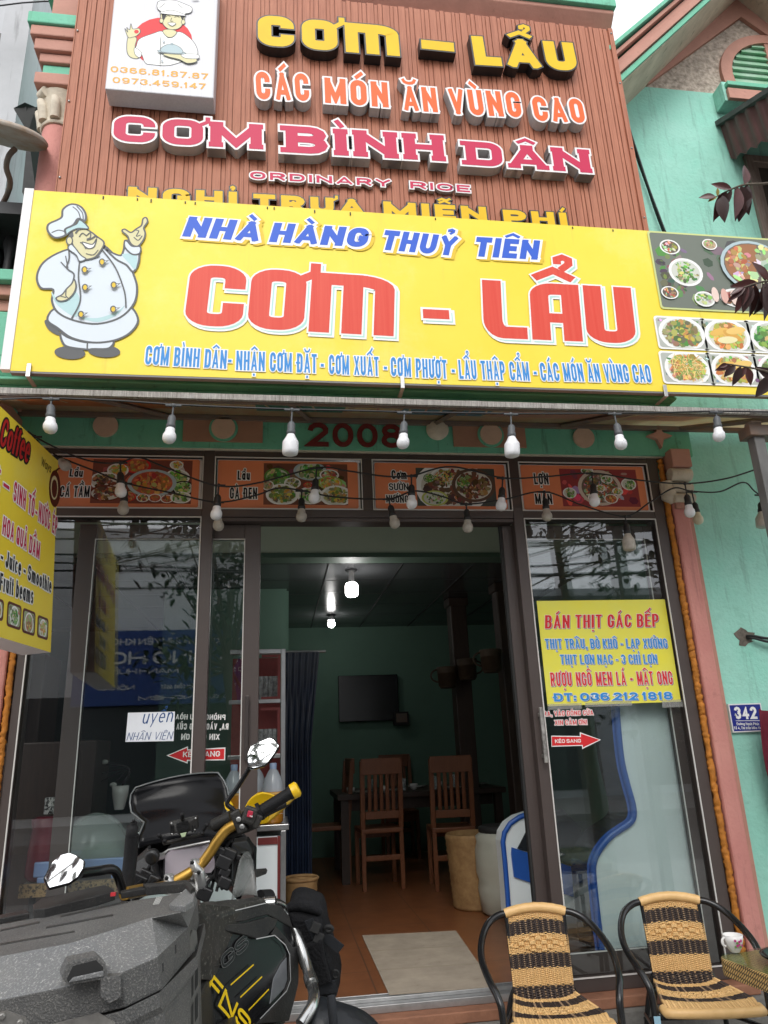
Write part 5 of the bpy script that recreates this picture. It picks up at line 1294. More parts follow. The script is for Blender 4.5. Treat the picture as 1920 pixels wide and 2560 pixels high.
# dark red cloth hanging at the right
w = MB(mat('wine_red_cloth', (.16, .012, .03), .9, var=.3, vscale=30)); y_ = -.12
cl0 = aty(1897, 1772, y_); n = 14; vs = []
for i in range(n + 1):
    a = i / n
    for j in range(13):
        b = j / 12; z_ = cl0.z - b * .95 + .05 * math.sin(a * 5) * b
        x_ = cl0.x + .012 + .30 * a + .05 * b * (1 - a) + (.02 - .05 * (1 - a)) * math.sin(b * 5)
        vs.append((x_, y_ + .05 * math.sin(a * 14 + b * 2) * (1 - .3 * b), z_ - .06 * a * (1 - b)))
w.add(vs, [(i * 13 + j, i * 13 + j + 1, (i + 1) * 13 + j + 1, (i + 1) * 13 + j) for i in range(n) for j in range(12)], True)
o = w.build('hanging_cloth'); tag(o, 'wine red cloth hanging beside the house number plate', 'cloth'); s_ = o.modifiers.new('th', 'SOLIDIFY'); s_.thickness = .006

# ------------------------------------------------------------------ grey house on the left
gl = thing('grey_house', 'grey rendered neighbouring house with a white framed upper window, left of the pink column', 'house', (-3, 1, 0))
w = MB(mat('grey_render', (.52, .53, .55), .85, var=.2, vscale=2, streak=((.16, .16, .16), 3, .55, .85))); w.bb(-7, -1.80, .6, .9, 0, 9.5); w.bb(-1.98, -1.80, .2, .6, 3.5, 9.5)
w.mat(mat('stain_patch', (.17, .165, .16), .9)); a_ = aty(0, 118, .595); b_ = aty(68, 92, .595); w.bb(a_.x - .4, b_.x, .585, .599, a_.z, b_.z); w.build('wall', gl)
w = MB(mat('white_frame', (.62, .63, .64), .5)); a_, b_ = aty(62, 178, .56), aty(22, 420, .56); xr = (a_.x + b_.x) / 2
w.bb(xr - .11, xr, .53, .6, 4.2, a_.z); w.bb(xr - 1.2, xr - .11, .53, .6, a_.z - .11, a_.z); w.bb(xr - .22, xr - .13, .56, .6, 4.2, a_.z - .13); w.bb(xr - 1.2, xr - .22, .56, .6, a_.z - .22, a_.z - .13)
w.mat(mat('dim_pane', (.16, .17, .17), .1)); w.bb(xr - 1.2, xr - .22, .58, .597, 4.2, a_.z - .22); w.build('window', gl)
yb2 = -.25
w = MB(mat('black_baluster', (.03, .03, .032), .6, var=.4, vscale=12))
for k, (pxx, pyy) in enumerate(((10, 520), (28, 600), (-20, 560), (45, 650))):
    b = aty(pxx, pyy, -.2); w.lathe([(.03, 3.9), (.045, 4.0), (.05, 4.1), (.025, 4.2), (.022, 4.35), (.04, 4.45), (.03, 4.5)], (b.x - .05, -.2 + .12 * k, 0), n=10)
w.bb(-2.6, -1.42, -.3, .5, 4.5, 4.58); w.bb(-2.6, -1.42, -.3, .5, 3.8, 3.92)
w.build('balustrade', gl)
w = MB(mat('black_tarpaulin', (.022, .022, .022), .55, bump=.3, bscale=14)); P = []
for (a, b, y_) in ((34, 270, -.2), (62, 256, -.2), (90, 268, -.15), (130, 250, -.1), (130, 560, 0), (100, 560, 0), (55, 480, -.05), (70, 330, -.15)): P.append(aty(a, b, y_ + .3))
w.prism(P, (0, .02, 0)); w.bb(-2.4, -1.4, .1, .18, 3.3, 4.9) ; o = w.build('tarpaulin'); tag(o, 'black tarpaulin flap between the pink column and the grey house', 'tarpaulin')
dc = aty(45, 345, -.5)
ds = thing('street_lamp', 'rusty grey round lamp dish on a bent arm beside the pink column', 'lamp', dc)
w = MB(mat('rusty_white_dish', (.42, .42, .40), .6, var=.4, vscale=8, col2=(.30, .18, .09))); w.lathe([(.20, 0), (.205, .012), (.19, .03), (.05, .05)], dc + Vector((-.05, 0, .0)), (.10, -.40, .85), 28); w.build('dish', ds)
w = MB(M['steel']); P = [aty(38, 372, -.45), aty(22, 390, -.45), aty(16, 420, -.4), aty(24, 470, -.3), aty(-20, 560, -.1)]; w.tube(bez(P, 5), .016, 8); w.build('arm', ds)
w = MB(M['cable'])
for k in range(3): w.tube(bez([(-7, .3, 6.6 + k * .12), (-3.5, .2, 6.35 + k * .07), (-1.6, -.1, 6.42 + k * .05), (-1.4, .04, 6.5)], 8), .005, 5)
tag(w.build('overhead_wire'), 'thin wires strung in front of the grey house at upper left', 'wire')
# ------------------------------------------------------------------ inside the dining room
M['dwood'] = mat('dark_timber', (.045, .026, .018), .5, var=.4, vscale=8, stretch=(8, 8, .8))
M['rwood'] = mat('red_brown_wood', (.20, .072, .028), .4, var=.4, vscale=9, stretch=(9, 9, .8), col2=(.15, .05, .02))
M['wick'] = mat('wicker', (.42, .26, .11), .7, var=.4, vscale=14, col2=(.24, .13, .05))
M['lit'] = mat('lit_bulb', (1.0, .98, .95), .4, emit=22.0)
for big, (cx_, cy_), bpx, lab in ((True, (878, 1425), (878, 1475), 'lit drum shaped bulb on the dark ceiling, nearer the door'), (False, (828, 1537), (828, 1560), 'lit round bulb on the dark ceiling, deeper in the room')):
    c = atz(cx_, cy_, 2.898); t = thing('ceiling_bulb', lab, 'light bulb', c, 'lit ceiling bulbs')
    b = aty(*bpx, c.y); rr = .052 if big else .04
    w = MB(M['lit'])
    zt, zb = b.z + rr * 1.1, b.z - rr * 1.05
    if big: w.lathe([(.001, zb), (.036, zb), (rr * .93, zb + .012), (rr, zb + .03), (rr, zt - .02), (.04, zt)], (c.x, c.y, 0), n=18)
    else: w.ball((c.x, c.y, b.z), rr, 16, 10)
    w.build('bulb', t)
    w = MB(M['whiteface']); w.lathe([(.04, zt - .002), (.024, zt + .02), (.022, 2.885)], (c.x, c.y, 0), n=14); w.mat(M['sockb']); w.lathe([(.04, 2.885), (.05, 2.892), (.05, 2.898)], (c.x, c.y, 0), n=16); w.build('socket', t)
# television and small box
a, b = aty(845, 1690, 4.84), aty(998, 1800, 4.84)
tv = thing('television', 'black flat television hung on the back wall of the room', 'television', ((a.x + b.x) / 2, 4.86, b.z))
w = MB(mat('tv_black', (.006, .006, .007), .25)); w.bb(a.x, b.x, 4.82, 4.87, b.z, a.z); w.build('screen', tv, bevel=.006)
w = MB(mat('tv_mount', (.02, .02, .02), .6)); w.bb((a.x + b.x) / 2 - .15, (a.x + b.x) / 2 + .15, 4.871, 4.899, b.z + .1, a.z - .1); w.build('mount', tv)
a, b = aty(985, 1780, 4.8), aty(1022, 1812, 4.8)
w = MB(mat('tv_black', ())) if False else MB(M['gap']); w.bb(a.x, b.x, 4.78, 4.895, b.z, a.z); w.mat(M['steel']); w.bb(a.x + .02, b.x - .02, 4.775, 4.779, b.z + .03, a.z - .02)
tag(w.build('wall_box', bevel=.006), 'small black box on the wall below the television', 'box')
# timber posts with hanging baskets
def post(pt, pb, y, wd, lab):
    a, b = aty(*pt, y), aty(*pb, y); x_ = (a.x + b.x) / 2; w = MB(M['dwood']); w.bb(x_ - wd, x_ + wd, y - wd, y + wd, .33, 2.9)
    w.bb(x_ - wd - .02, x_ + wd + .02, y - wd - .02, y + wd + .02, .33, .45); w.bb(x_ - wd - .02, x_ + wd + .02, y - wd - .02, y + wd + .02, 2.82, 2.9)
    tag(w.build('timber_post', bevel=.01), lab, 'post', 'timber posts in the room'); return x_
xp1 = post((1138, 1520), (1168, 1880), 3.2, .085, 'dark timber post carrying two hanging baskets, nearer the television'); xp2 = post((1262, 1520), (1285, 1830), 2.5, .085, 'dark timber post carrying one hanging basket, beside the right sliding door')
def hang_basket(px, py, y, lab, side=-1):
    c = aty(px, py, y); wk_ = mat('shaded_wicker', (.07, .045, .025), .7, var=.4, vscale=20); w = MB(wk_)  # wicker with its colour darkened to stand in for the room's shadow
    prof = [(.001, -.10)]
    for k in range(13): prof.append((.072 + .028 * k / 12 + .003 * (k % 2), -.10 + .2 * k / 12))
    prof += [(.095, .10), (.088, -.08), (.001, -.085)]
    w.lathe(prof, c, n=20); o = w.build('hanging_basket'); tag(o, lab, 'basket', 'baskets hung on the timber posts')
    w = MB(wk_); w.tube([c + Vector((side * (.085 + .075 * math.sin(t)), 0, .06 * math.cos(t) + .02)) for t in [math.pi * i / 10 for i in range(11)]], .009, 6); w.build('handle', o)
hang_basket(1118, 1694, 3.05, 'small basket hanging left of the nearer-television post'); hang_basket(1168, 1674, 3.0, 'small basket hanging on the front of the post nearer the television', 1); hang_basket(1228, 1653, 2.35, 'basket hanging left of the post beside the sliding door')
# dining chairs
def dining_chair(name_first, c, rot, lab, ht=1.0):
    t = thing('dining_chair', lab, 'chair', (0, 0, 0), 'wooden dining chairs')
    w = MB(M['rwood']); w.bb(-.21, .21, -.22, .2, .43, .465); w.build('seat', t, bevel=.006)
    for sx in (-1, 1):
        w = MB(M['rwood']); w.bb(sx * .17, sx * .21, .16, .2, 0, .43); w.build('leg', t, bevel=.003)
        w = MB(M['rwood']); w.prism([(sx * .17, -.22, 0), (sx * .21, -.22, 0), (sx * .21, -.18, 0), (sx * .17, -.18, 0)], (0, 0, .43)); w.prism([(sx * .17, -.22, .466), (sx * .215, -.22, .466), (sx * .215, -.18, .466), (sx * .17, -.18, .466)], (0, -.05, ht - .466)); w.build('leg', t, bevel=.003)
    w = MB(M['rwood'])
    w.bb(-.205, .205, -.275, -.24, ht - .11, ht + .02); w.bb(-.168, .168, -.235, -.205, .54, .60)
    for k in range(5): w.prism([(-.14 + k * .06, -.235, .60), (-.105 + k * .06, -.235, .60), (-.105 + k * .06, -.215, .60), (-.14 + k * .06, -.215, .60)], (0, -.03, ht - .70))
    w.build('backrest', t, bevel=.004)
    w = MB(M['rwood']); w.bb(-.17, .17, -.215, -.19, .22, .26); w.build('stretcher', t, bevel=.004); w = MB(M['rwood']); w.bb(-.17, .17, .17, .19, .36, .43); w.build('stretcher', t, bevel=.004)
    t.location = c; t.rotation_euler = (0, 0, rot); t.scale = (.88, .95, 1.04); return t
def wpx(px, py): p = atz(px, py, .33); return (p.x, p.y + .2, .33)
dining_chair('', wpx(1148, 2226), R(-4), 'red brown high backed chair, the right of the two facing the door', 1.0)
dining_chair('', wpx(958, 2226), R(3), 'red brown high backed chair, the left of the two facing the door', 1.0)
dining_chair('', (.45, 3.35, .33), R(95) , 'red brown chair side on, at the left end of the dark table', 1.0)
dining_chair('', (1.35, 4.55, .33), R(180), 'dim chair on the far side of the dark table', 1.0)
dining_chair('', (-.02, 2.15, .33), R(150), 'red brown chair half hidden behind the glass cabinet', 1.0)
tb = thing('dining_table', 'dark dining table laid with cups behind the high backed chairs', 'table', (1.2, 3.7, .33))
w = MB(M['dwood']); w.bb(.55, 2.15, 3.1, 4.1, 1.03, 1.08); w.build('tabletop', tb, bevel=.006)
for xx in (.62, 2.08):
    for y_ in (3.17, 4.03): w = MB(M['dwood']); w.bb(xx - .035, xx + .035, y_ - .035, y_ + .035, .33, 1.03); w.build('leg', tb)
w = MB(M['dwood']); w.bb(.66, 2.04, 3.2, 3.23, .93, 1.03); w.build('apron', tb)
rnd = random.Random(4)
china = mat('white_china', (.62, .62, .60), .25)
for k in range(14):
    xx, y_ = .7 + k * .1 + rnd.uniform(-.02, .02), rnd.choice((3.22, 3.4, 3.6)) + rnd.uniform(-.05, .05)
    w = MB(china); kind = k % 3
    if kind == 0: w.lathe([(.02, 1.081), (.036, 1.10), (.04, 1.135), (.036, 1.13), (.018, 1.09)], (xx, y_, 0), n=12); tag(w.build('cup'), 'white cup on the dark dining table', 'cup', 'cups on the dining table')
    elif kind == 1: w.lathe([(.04, 1.081), (.09, 1.098), (.092, 1.102), (.04, 1.088)], (xx, y_, 0), n=16); tag(w.build('plate'), 'white plate on the dark dining table', 'plate', 'plates on the dining table')
    else: w = MB(mat('drinking_glass', (.5, .55, .55), .1, alpha=.35)); w.lathe([(.025, 1.081), (.032, 1.19), (.03, 1.19), (.022, 1.09)], (xx, y_, 0), n=12); tag(w.build('drinking_glass'), 'clear glass on the dark dining table', 'glass', 'glasses on the dining table')
# floor things
c = aty(752, 2196, 1.2); hb2 = c.z - .33; c.z = .33
w = MB(M['wick']); prof = [(.001, .331)]
for k in range(19): prof.append((.085 + .022 * k / 18 + .004 * (k % 2), .331 + hb2 * k / 18))
prof += [(.10, .33 + hb2), (.085, .35), (.001, .345)]
w.lathe(prof, (c.x, c.y, 0), n=28); w.tube([(c.x + .108 * math.cos(t), c.y + .108 * math.sin(t), .33 + hb2) for t in [2 * math.pi * i / 24 for i in range(25)]], .011, 6)
tag(w.build('wicker_bin'), 'round woven bin on the floor beside the glass cabinet', 'basket')
c = atz(1172, 2283, .33); c.y += .18; c.x += .13
w = MB(M['wick']); prof = []
for k in range(23): prof.append((.17 + .035 * k / 22 + .006 * (k % 2), .331 + .5 * k / 22))
prof = [(.001, .331)] + prof + [(.195, .84), (.16, .36), (.001, .35)]
w.lathe(prof, (c.x - .02, c.y, 0), n=30); tag(w.build('wicker_hamper'), 'tall woven hamper beside the white barrel', 'basket')
c = atz(1245, 2302, .33); c.y += .20; c.x += .13
br = thing('plastic_barrel', 'milky white plastic barrel with a black lid', 'barrel', (c.x, c.y, .33))
w = MB(mat('milky_plastic', (.50, .50, .42), .45, var=.15, vscale=5)); w.lathe([(.15, .331), (.18, .35), (.195, .5), (.185, .55), (.2, .6), (.2, .75), (.185, .8), (.19, .84), (.15, .87)], (c.x, c.y, 0), n=28); w.build('drum', br)
w = MB(M['gap']); w.lathe([(.155, .862), (.165, .87), (.165, .90), (.14, .91)], (c.x, c.y, 0), n=24); w.build('lid', br)
w = MB(mat('cardboard', (.43, .36, .28), .9, var=.3, vscale=6, c2=((.2, .15, .1), 12, .62, .8)))
P = [atz(*p, .334) for p in ((905, 2340), (1140, 2328), (1237, 2468), (973, 2488))]; w.prism(P, (0, 0, .004)); 
for f_ in (.33, .66):
    a = P[0].lerp(P[3], f_); b = P[1].lerp(P[2], f_); w.mat(mat('fold_line', (.33, .28, .21), .9)); w.prism([a + Vector((0, 0, .0045)), b + Vector((0, 0, .0045)), b + Vector((0, .012, .0045)), a + Vector((0, .012, .0045))], (0, 0, .001))
    w.mat(MATS['cardboard'])
tag(w.build('floor_mat'), 'flattened beige cardboard mat on the tiled floor inside the door', 'mat')
# ice cream freezer (blue trimmed end panel) near the right door, and tall curved cabinet behind the glass
blue = mat('appliance_blue', (.02, .10, .42), .35, var=.15, vscale=4); wht = mat('appliance_white', (.80, .85, .86), .35, var=.08, vscale=3); gl2 = mat('smoked_lid', (.20, .28, .31), .15)
FZ = wallframe(.75)
def zz(pts): return [FZ.uv(960 + x * .5787, 1920 + y * .5787) for x, y in pts]
fz = thing('chest_freezer', 'white chest freezer with blue rounded trim, half behind the right sliding door', 'freezer', FZ.p(*zz([(600, 620)])[0]))
outl = [(540, 640), (532, 520), (522, 400), (514, 320), (520, 280), (545, 240), (585, 212), (640, 194), (664, 215), (610, 280), (580, 340), (900, 470), (950, 640)]
w = MB(wht); w.prism([FZ.p(u, v, -.002) for u, v in zz(outl)], (0, .16, 0)); w.build('body', fz)
w = MB(blue); P = zz(outl[:8]); line_uv(w, FZ, P, .028, .001, blue); w.tube([FZ.p(u, v, 0) for u, v in P], .016, 8)
w.prism([FZ.p(u, v, .0) for u, v in zz([(548, 372), (550, 342), (640, 372), (900, 455), (915, 590), (560, 470)])], (0, -.012, 0)); w.build('blue_trim', fz)
w = MB(mat('dark_lid', (.02, .024, .028), .15)); w.prism([FZ.p(u, v, .0) for u, v in zz([(575, 348), (625, 250), (665, 212), (770, 175), (850, 260), (890, 448)])], (0, -.006, 0)); w.build('lid', fz)
w = MB(M['gap'])
for r_ in range(4):
    for q in range(2): u, v = zz([(645 + q * 12, 566 + r_ * 12)])[0]; w.bb(u, u + .02, .744, .747, v, v + .008)
w.build('vent', fz)
FQ = wallframe(.125)
def qq(pts): return [FQ.uv(960 + x * .5787, 1500 + y * .5787) for x, y in pts]
left = [(995, 300), (1003, 460), (1012, 580), (1026, 700), (1050, 800), (1072, 880), (1076, 930), (1060, 962), (1020, 990), (975, 1022), (930, 1075), (905, 1130), (902, 1180), (912, 1290), (928, 1430), (945, 1560)]
P = [FQ.uv(px, py) for px, py in [(960 + x * .5787, 1500 + y * .5787) for x, y in left]]
sc_ = thing('display_cabinet', 'pale curved display cabinet edged in blue behind the right window', 'cabinet', FQ.p(P[-1][0], .33))
P2 = crv(P, 4, False); ur = 2.28
w = MB(wht); w.prism([FQ.p(u, v) for u, v in P2] + [FQ.p(ur, P2[-1][1]), FQ.p(ur, P2[0][1])], (0, .035, 0)); w.build('side_panel', sc_)
w = MB(mat('dark_lid', ())); w.prism([FQ.p(u + .03, v, -.036) for u, v in P2] + [FQ.p(ur - .03, P2[-1][1], -.036), FQ.p(ur - .03, P2[0][1], -.036)], (0, .35, 0)); w.build('glass_body', sc_)
w = MB(blue); w.tube([FQ.p(u, v, .002) for u, v in P2], .020, 8); line_uv(w, FQ, [(u - .01, v) for u, v in P2], .045, .001, blue); w.build('blue_edge', sc_)
# glass cabinet with bottles, counter
gc = thing('glass_cabinet', 'narrow steel edged cabinet of maroon shelves over a white counter, inside the left door', 'cabinet', (-.1, .6, .33))
st_m = mat('brushed_steel', (.42, .42, .42), .3, metal=.9, var=.2, vscale=20)
xr_ = .052; zc = 1.11
w = MB(wht); w.bb(-.75, xr_ - .03, .36, .8, .36, zc - .06); w.build('counter_body', gc)
w = MB(M['maroon']); w.bb(xr_ - .045, xr_ - .03, .352, .359, .36, zc - .06); w.bb(-.099, xr_ - .046, .352, .359, zc - .10, zc - .065); w.build('maroon_edge', gc)
w = MB(st_m); w.bb(-.78, xr_ + .015, .33, .82, zc - .03, zc); w.bb(xr_ - .028, xr_, .335, .37, .33, zc - .032); w.bb(xr_ - .028, xr_, .78, .81, .33, 2.12)
w.bb(-.3, xr_ - .03, .78, .81, 2.09, 2.12)
for z_ in (1.45, 1.78): w.bb(-.3, xr_ - .03, .775, .80, z_, z_ + .025)
w.build('steel_frame', gc, bevel=.003)
w = MB(M['maroon'])
for z_ in (1.475, 1.805):
    w.bb(xr_ - .05, xr_ - .031, .785, .80, z_, z_ + .28); w.bb(-.1, xr_ - .051, .785, .80, z_ + .262, z_ + .28); w.bb(-.1, xr_ - .051, .785, .80, z_, z_ + .016)
w.bb(-.3, xr_ - .03, 1.1, 1.12, 1.11, 2.1); w.build('shelf_front', gc)
for k in range(9):
    w = MB(mat('dusty_glassware', (.30, .31, .31), .2, var=.6, vscale=30, col2=(.03, .03, .03))); z_ = (1.476, 1.806)[k % 2]; w.lathe([(.018, z_), (.024, z_ + .05), (.022, z_ + .14), (.02, z_ + .15)], (-.10 + .03 * (k // 2), .86 + .03 * (k % 2), 0), n=10); tag(w.build('glass_tumbler'), 'stacked glassware inside the maroon shelves', 'glass', 'glassware in the cabinet')
honey = mat('honey_liquid', (.50, .20, .015), .15, var=.2, vscale=5); clr = mat('clear_plastic', (.42, .46, .50), .15, alpha=.75); capm = mat('bottle_cap', (.25, .33, .48), .4)
for k, (xx, y_) in enumerate(((-.02, .42), (-.115, .50), (-.24, .46), (-.45, .46))):
    t = thing('honey_bottle', ('large amber jug at the counter corner, nearest the doorway', 'large amber jug second from the doorway corner', 'amber bottle behind the left door stile', 'amber bottle seen through the left sliding door glass')[k], 'bottle', (xx, y_, zc), 'amber jugs on the counter')
    w = MB(honey); w.lathe([(.05, zc + .001), (.058, zc + .012), (.058, zc + .165), (.054, zc + .18)], (xx, y_, 0), n=20); w.build('liquid', t)
    w = MB(clr); w.lathe([(.0585, zc + .166), (.056, zc + .20), (.05, zc + .23), (.03, zc + .27), (.016, zc + .29)], (xx, y_, 0), n=20); w.build('neck', t)
    w = MB(capm); w.lathe([(.019, zc + .285), (.02, zc + .315), (.016, zc + .318)], (xx, y_, 0), n=14); w.build('cap', t)
    w = MB(mat('gold_band', (.6, .36, .1), .4)); w.lathe([(.0588, zc + .155), (.0588, zc + .162), (.0586, zc + .163)], (xx, y_, 0), n=20); w.mat(M['whiteface']); w.lathe([(.0589, zc + .05), (.0589, zc + .051)], (xx, y_, 0), n=20); w.build('band', t)
# dark blue curtain in the side doorway
w = MB(mat('dark_blue_plastic', (.012, .022, .05), .25, var=.5, vscale=5)); n = 26; y_ = 1.7
a, b = atz(708, 1632, 2.2), atz(798, 1632, 2.2); vs = []
for i in range(n + 1):
    for j in range(9):
        f = i / n; z_ = 2.2 - j / 8 * 1.82; xx = a.x + (b.x - a.x) * f * (1 - .25 * min(1, j / 3)); vs.append((xx, a.y + .03 * math.sin(i * 1.3) * (j / 8), z_))
w.add(vs, [(i * 9 + j, i * 9 + j + 1, (i + 1) * 9 + j + 1, (i + 1) * 9 + j) for i in range(n) for j in range(8)], True)
t = thing('door_curtain', 'dark blue plastic curtain hanging from a rod beside the glass cabinet', 'curtain', (a.x, a.y, .4)); w.build('curtain', t)
w = MB(st_m); w.tube([a + Vector((-.3, 0, .01)), b + Vector((.05, 0, .01))], .01, 8); w.build('rod', t)
# left window table with covered dish
tl = thing('rattan_table', 'low table with a pale rattan rim behind the left window', 'table', (-1.0, .6, .33))
w = MB(mat('rattan_rim', (.34, .22, .10), .6, var=.2, vscale=30, c2=((.03, .02, .012), 60, .5, .56))); w.bb(-1.27, -.70, .235, .26, .845, .905); w.build('rim', tl)
w = MB(mat('table_top_pale', (.25, .24, .22), .3)); w.bb(-1.27, -.70, .2605, .85, .88, .9); w.build('tabletop', tl)
for xx in (-1.22, -.75):
    for y_ in (.3, .8): w = MB(M['gap']); w.tube([(xx, y_, .331), (xx, y_, .88)], .018, 8); w.build('leg', tl)
tr = thing('serving_tray', 'light blue plastic tray on the rattan rimmed table', 'tray', (-.98, .45, .9))
w = MB(mat('pale_blue_plastic', (.22, .32, .58), .4)); w.bb(-1.20, -.76, .29, .66, .925, .945); w.bb(-1.22, -.74, .27, .292, .93, 1.0); w.bb(-1.22, -.74, .66, .68, .93, 1.0); w.bb(-1.22, -1.2, .292, .66, .93, 1.0); w.bb(-.76, -.74, .292, .66, .93, 1.0)
w.bb(-1.2, -1.12, .272, .30, .901, .93); w.bb(-.84, -.76, .272, .30, .901, .93); w.build('tray', tr, bevel=.006)
fc = MB(mat('clear_dome', (.50, .58, .54), .15, alpha=.42)); prof = [(.21 * math.cos(t), .001 + .26 * math.sin(t)) for t in [math.pi / 2 * i / 9 for i in range(9)]] + [(.01, .2612)]
fc.lathe(prof, (-.98, .475, .947), n=28, sy=.85); tag(fc.build('food_cover'), 'clear plastic dome cover standing in the light blue tray', 'food cover')
w = MB(mat('greens_pile', (.10, .22, .12), .6, var=.6, vscale=20)); w.ball((-.93, .46, 1.0), .1, 10, 6, (1.2, .8, .5)); tag(w.build('covered_dish'), 'heap of green food under the clear dome', 'food')
w = MB(mat('red_bag', (.20, .012, .03), .45, var=.4, vscale=9)); w.lathe([(.055, .906), (.075, .93), (.07, 1.05), (.06, 1.15), (.068, 1.2), (.04, 1.21)], (-1.21, .36, 0), n=14); tag(w.build('red_sack'), 'dark red bag standing on the table at the left window edge', 'bag')
w = MB(mat('patterned_tin', (.62, .62, .6), .4, c2=((.02, .02, .02), 60, .5, .52))); w.lathe([(.028, 1.22), (.028, 1.30), (.02, 1.302)], (-1.205, .4, 0), n=14); tag(w.build('patterned_tin'), 'small black and white tin on top of the red bag', 'tin')
va = thing('dried_flowers', 'white dried pods on thin black stems in a cup behind the left window', 'plant', (-.88, 1.2, 1.0))
w = MB(china); w.lathe([(.03, 1.18), (.05, 1.27), (.052, 1.32), (.047, 1.32)], (-.98, 1.1, 0), n=14); w.build('pot', va)
rnd = random.Random(8); w = MB(M['cable']); w2 = MB(mat('pod_white', (.6, .62, .58), .6))
for px_, py_ in ((228, 1940), (243, 1958), (283, 1962), (298, 1977), (262, 1905), (240, 1910)):
    e = aty(px_, py_, 1.1); w.tube(bez([(-.98, 1.1, 1.3), (-.93, 1.1, 1.42), e], 5), .003, 5); w2.ball(e, .017, 8, 6, (1.3, 1, .9))
w.build('stem', va); w2.build('pod', va)
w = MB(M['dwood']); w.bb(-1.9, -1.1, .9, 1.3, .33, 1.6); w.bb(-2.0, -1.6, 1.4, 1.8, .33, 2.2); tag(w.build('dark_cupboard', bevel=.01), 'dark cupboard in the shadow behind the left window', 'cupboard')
# ------------------------------------------------------------------ rattan armchairs on the pavement
M['rtan'] = mat('tan_rattan', (.78, .50, .22), .45, var=.2, vscale=25, col2=(.70, .43, .17)); M['rdark'] = mat('dark_brown_rattan', (.045, .03, .026), .45, var=.3, vscale=25)
M['tubeblk'] = mat('black_enamel_tube', (.012, .012, .013), .22, c2=((.06, .06, .06), 30, .66, .8))
def weave(name, par, grid, bands, roll=None, hw=None, dia=None):
    """grid(a, b) -> point; bands: list of (b limit, dark?)"""
    nr, nc = 84, 32; w = MB(M['rtan'])
    def nrm(a, b):
        e = .01; return ((grid(a + e, b) - grid(a - e, b)).cross(grid(a, b + e) - grid(a, b - e))).normalized()
    vs = []
    for r in range(nr + 1):
        for c in range(nc + 1):
            a, b = c / nc, r / nr; p = grid(a, b); n = nrm(a, b)
            h = .0032 if (r % 2 == 0) == ((c // 2) % 2 == 0) else -.0022
            if dia and abs(a - .5) * 2.0 + abs(b - dia[0]) / dia[1] < 1: h = .0075 if ((r // 4) + (c // 3)) % 2 else -.002
            vs.append(p + n * h)
    for r in range(nr):
        dk = next(d for l, d in bands if (r + .5) / nr <= l)
        w.mat(M['rdark'] if dk else M['rtan'])
        for c in range(nc):
            if dk: w.mat(mat('rattan_wire', (.30, .20, .12), .5) if c % 3 == 1 and r % 2 == 0 else M['rdark'])
            i = r * (nc + 1) + c; w.add([vs[i], vs[i + 1], vs[i + nc + 2], vs[i + nc + 1]], [(0, 1, 2, 3)], True)
    o = w.build(name, par); s_ = o.modifiers.new('th', 'SOLIDIFY'); s_.thickness = .006; s_.offset = -1
    return o
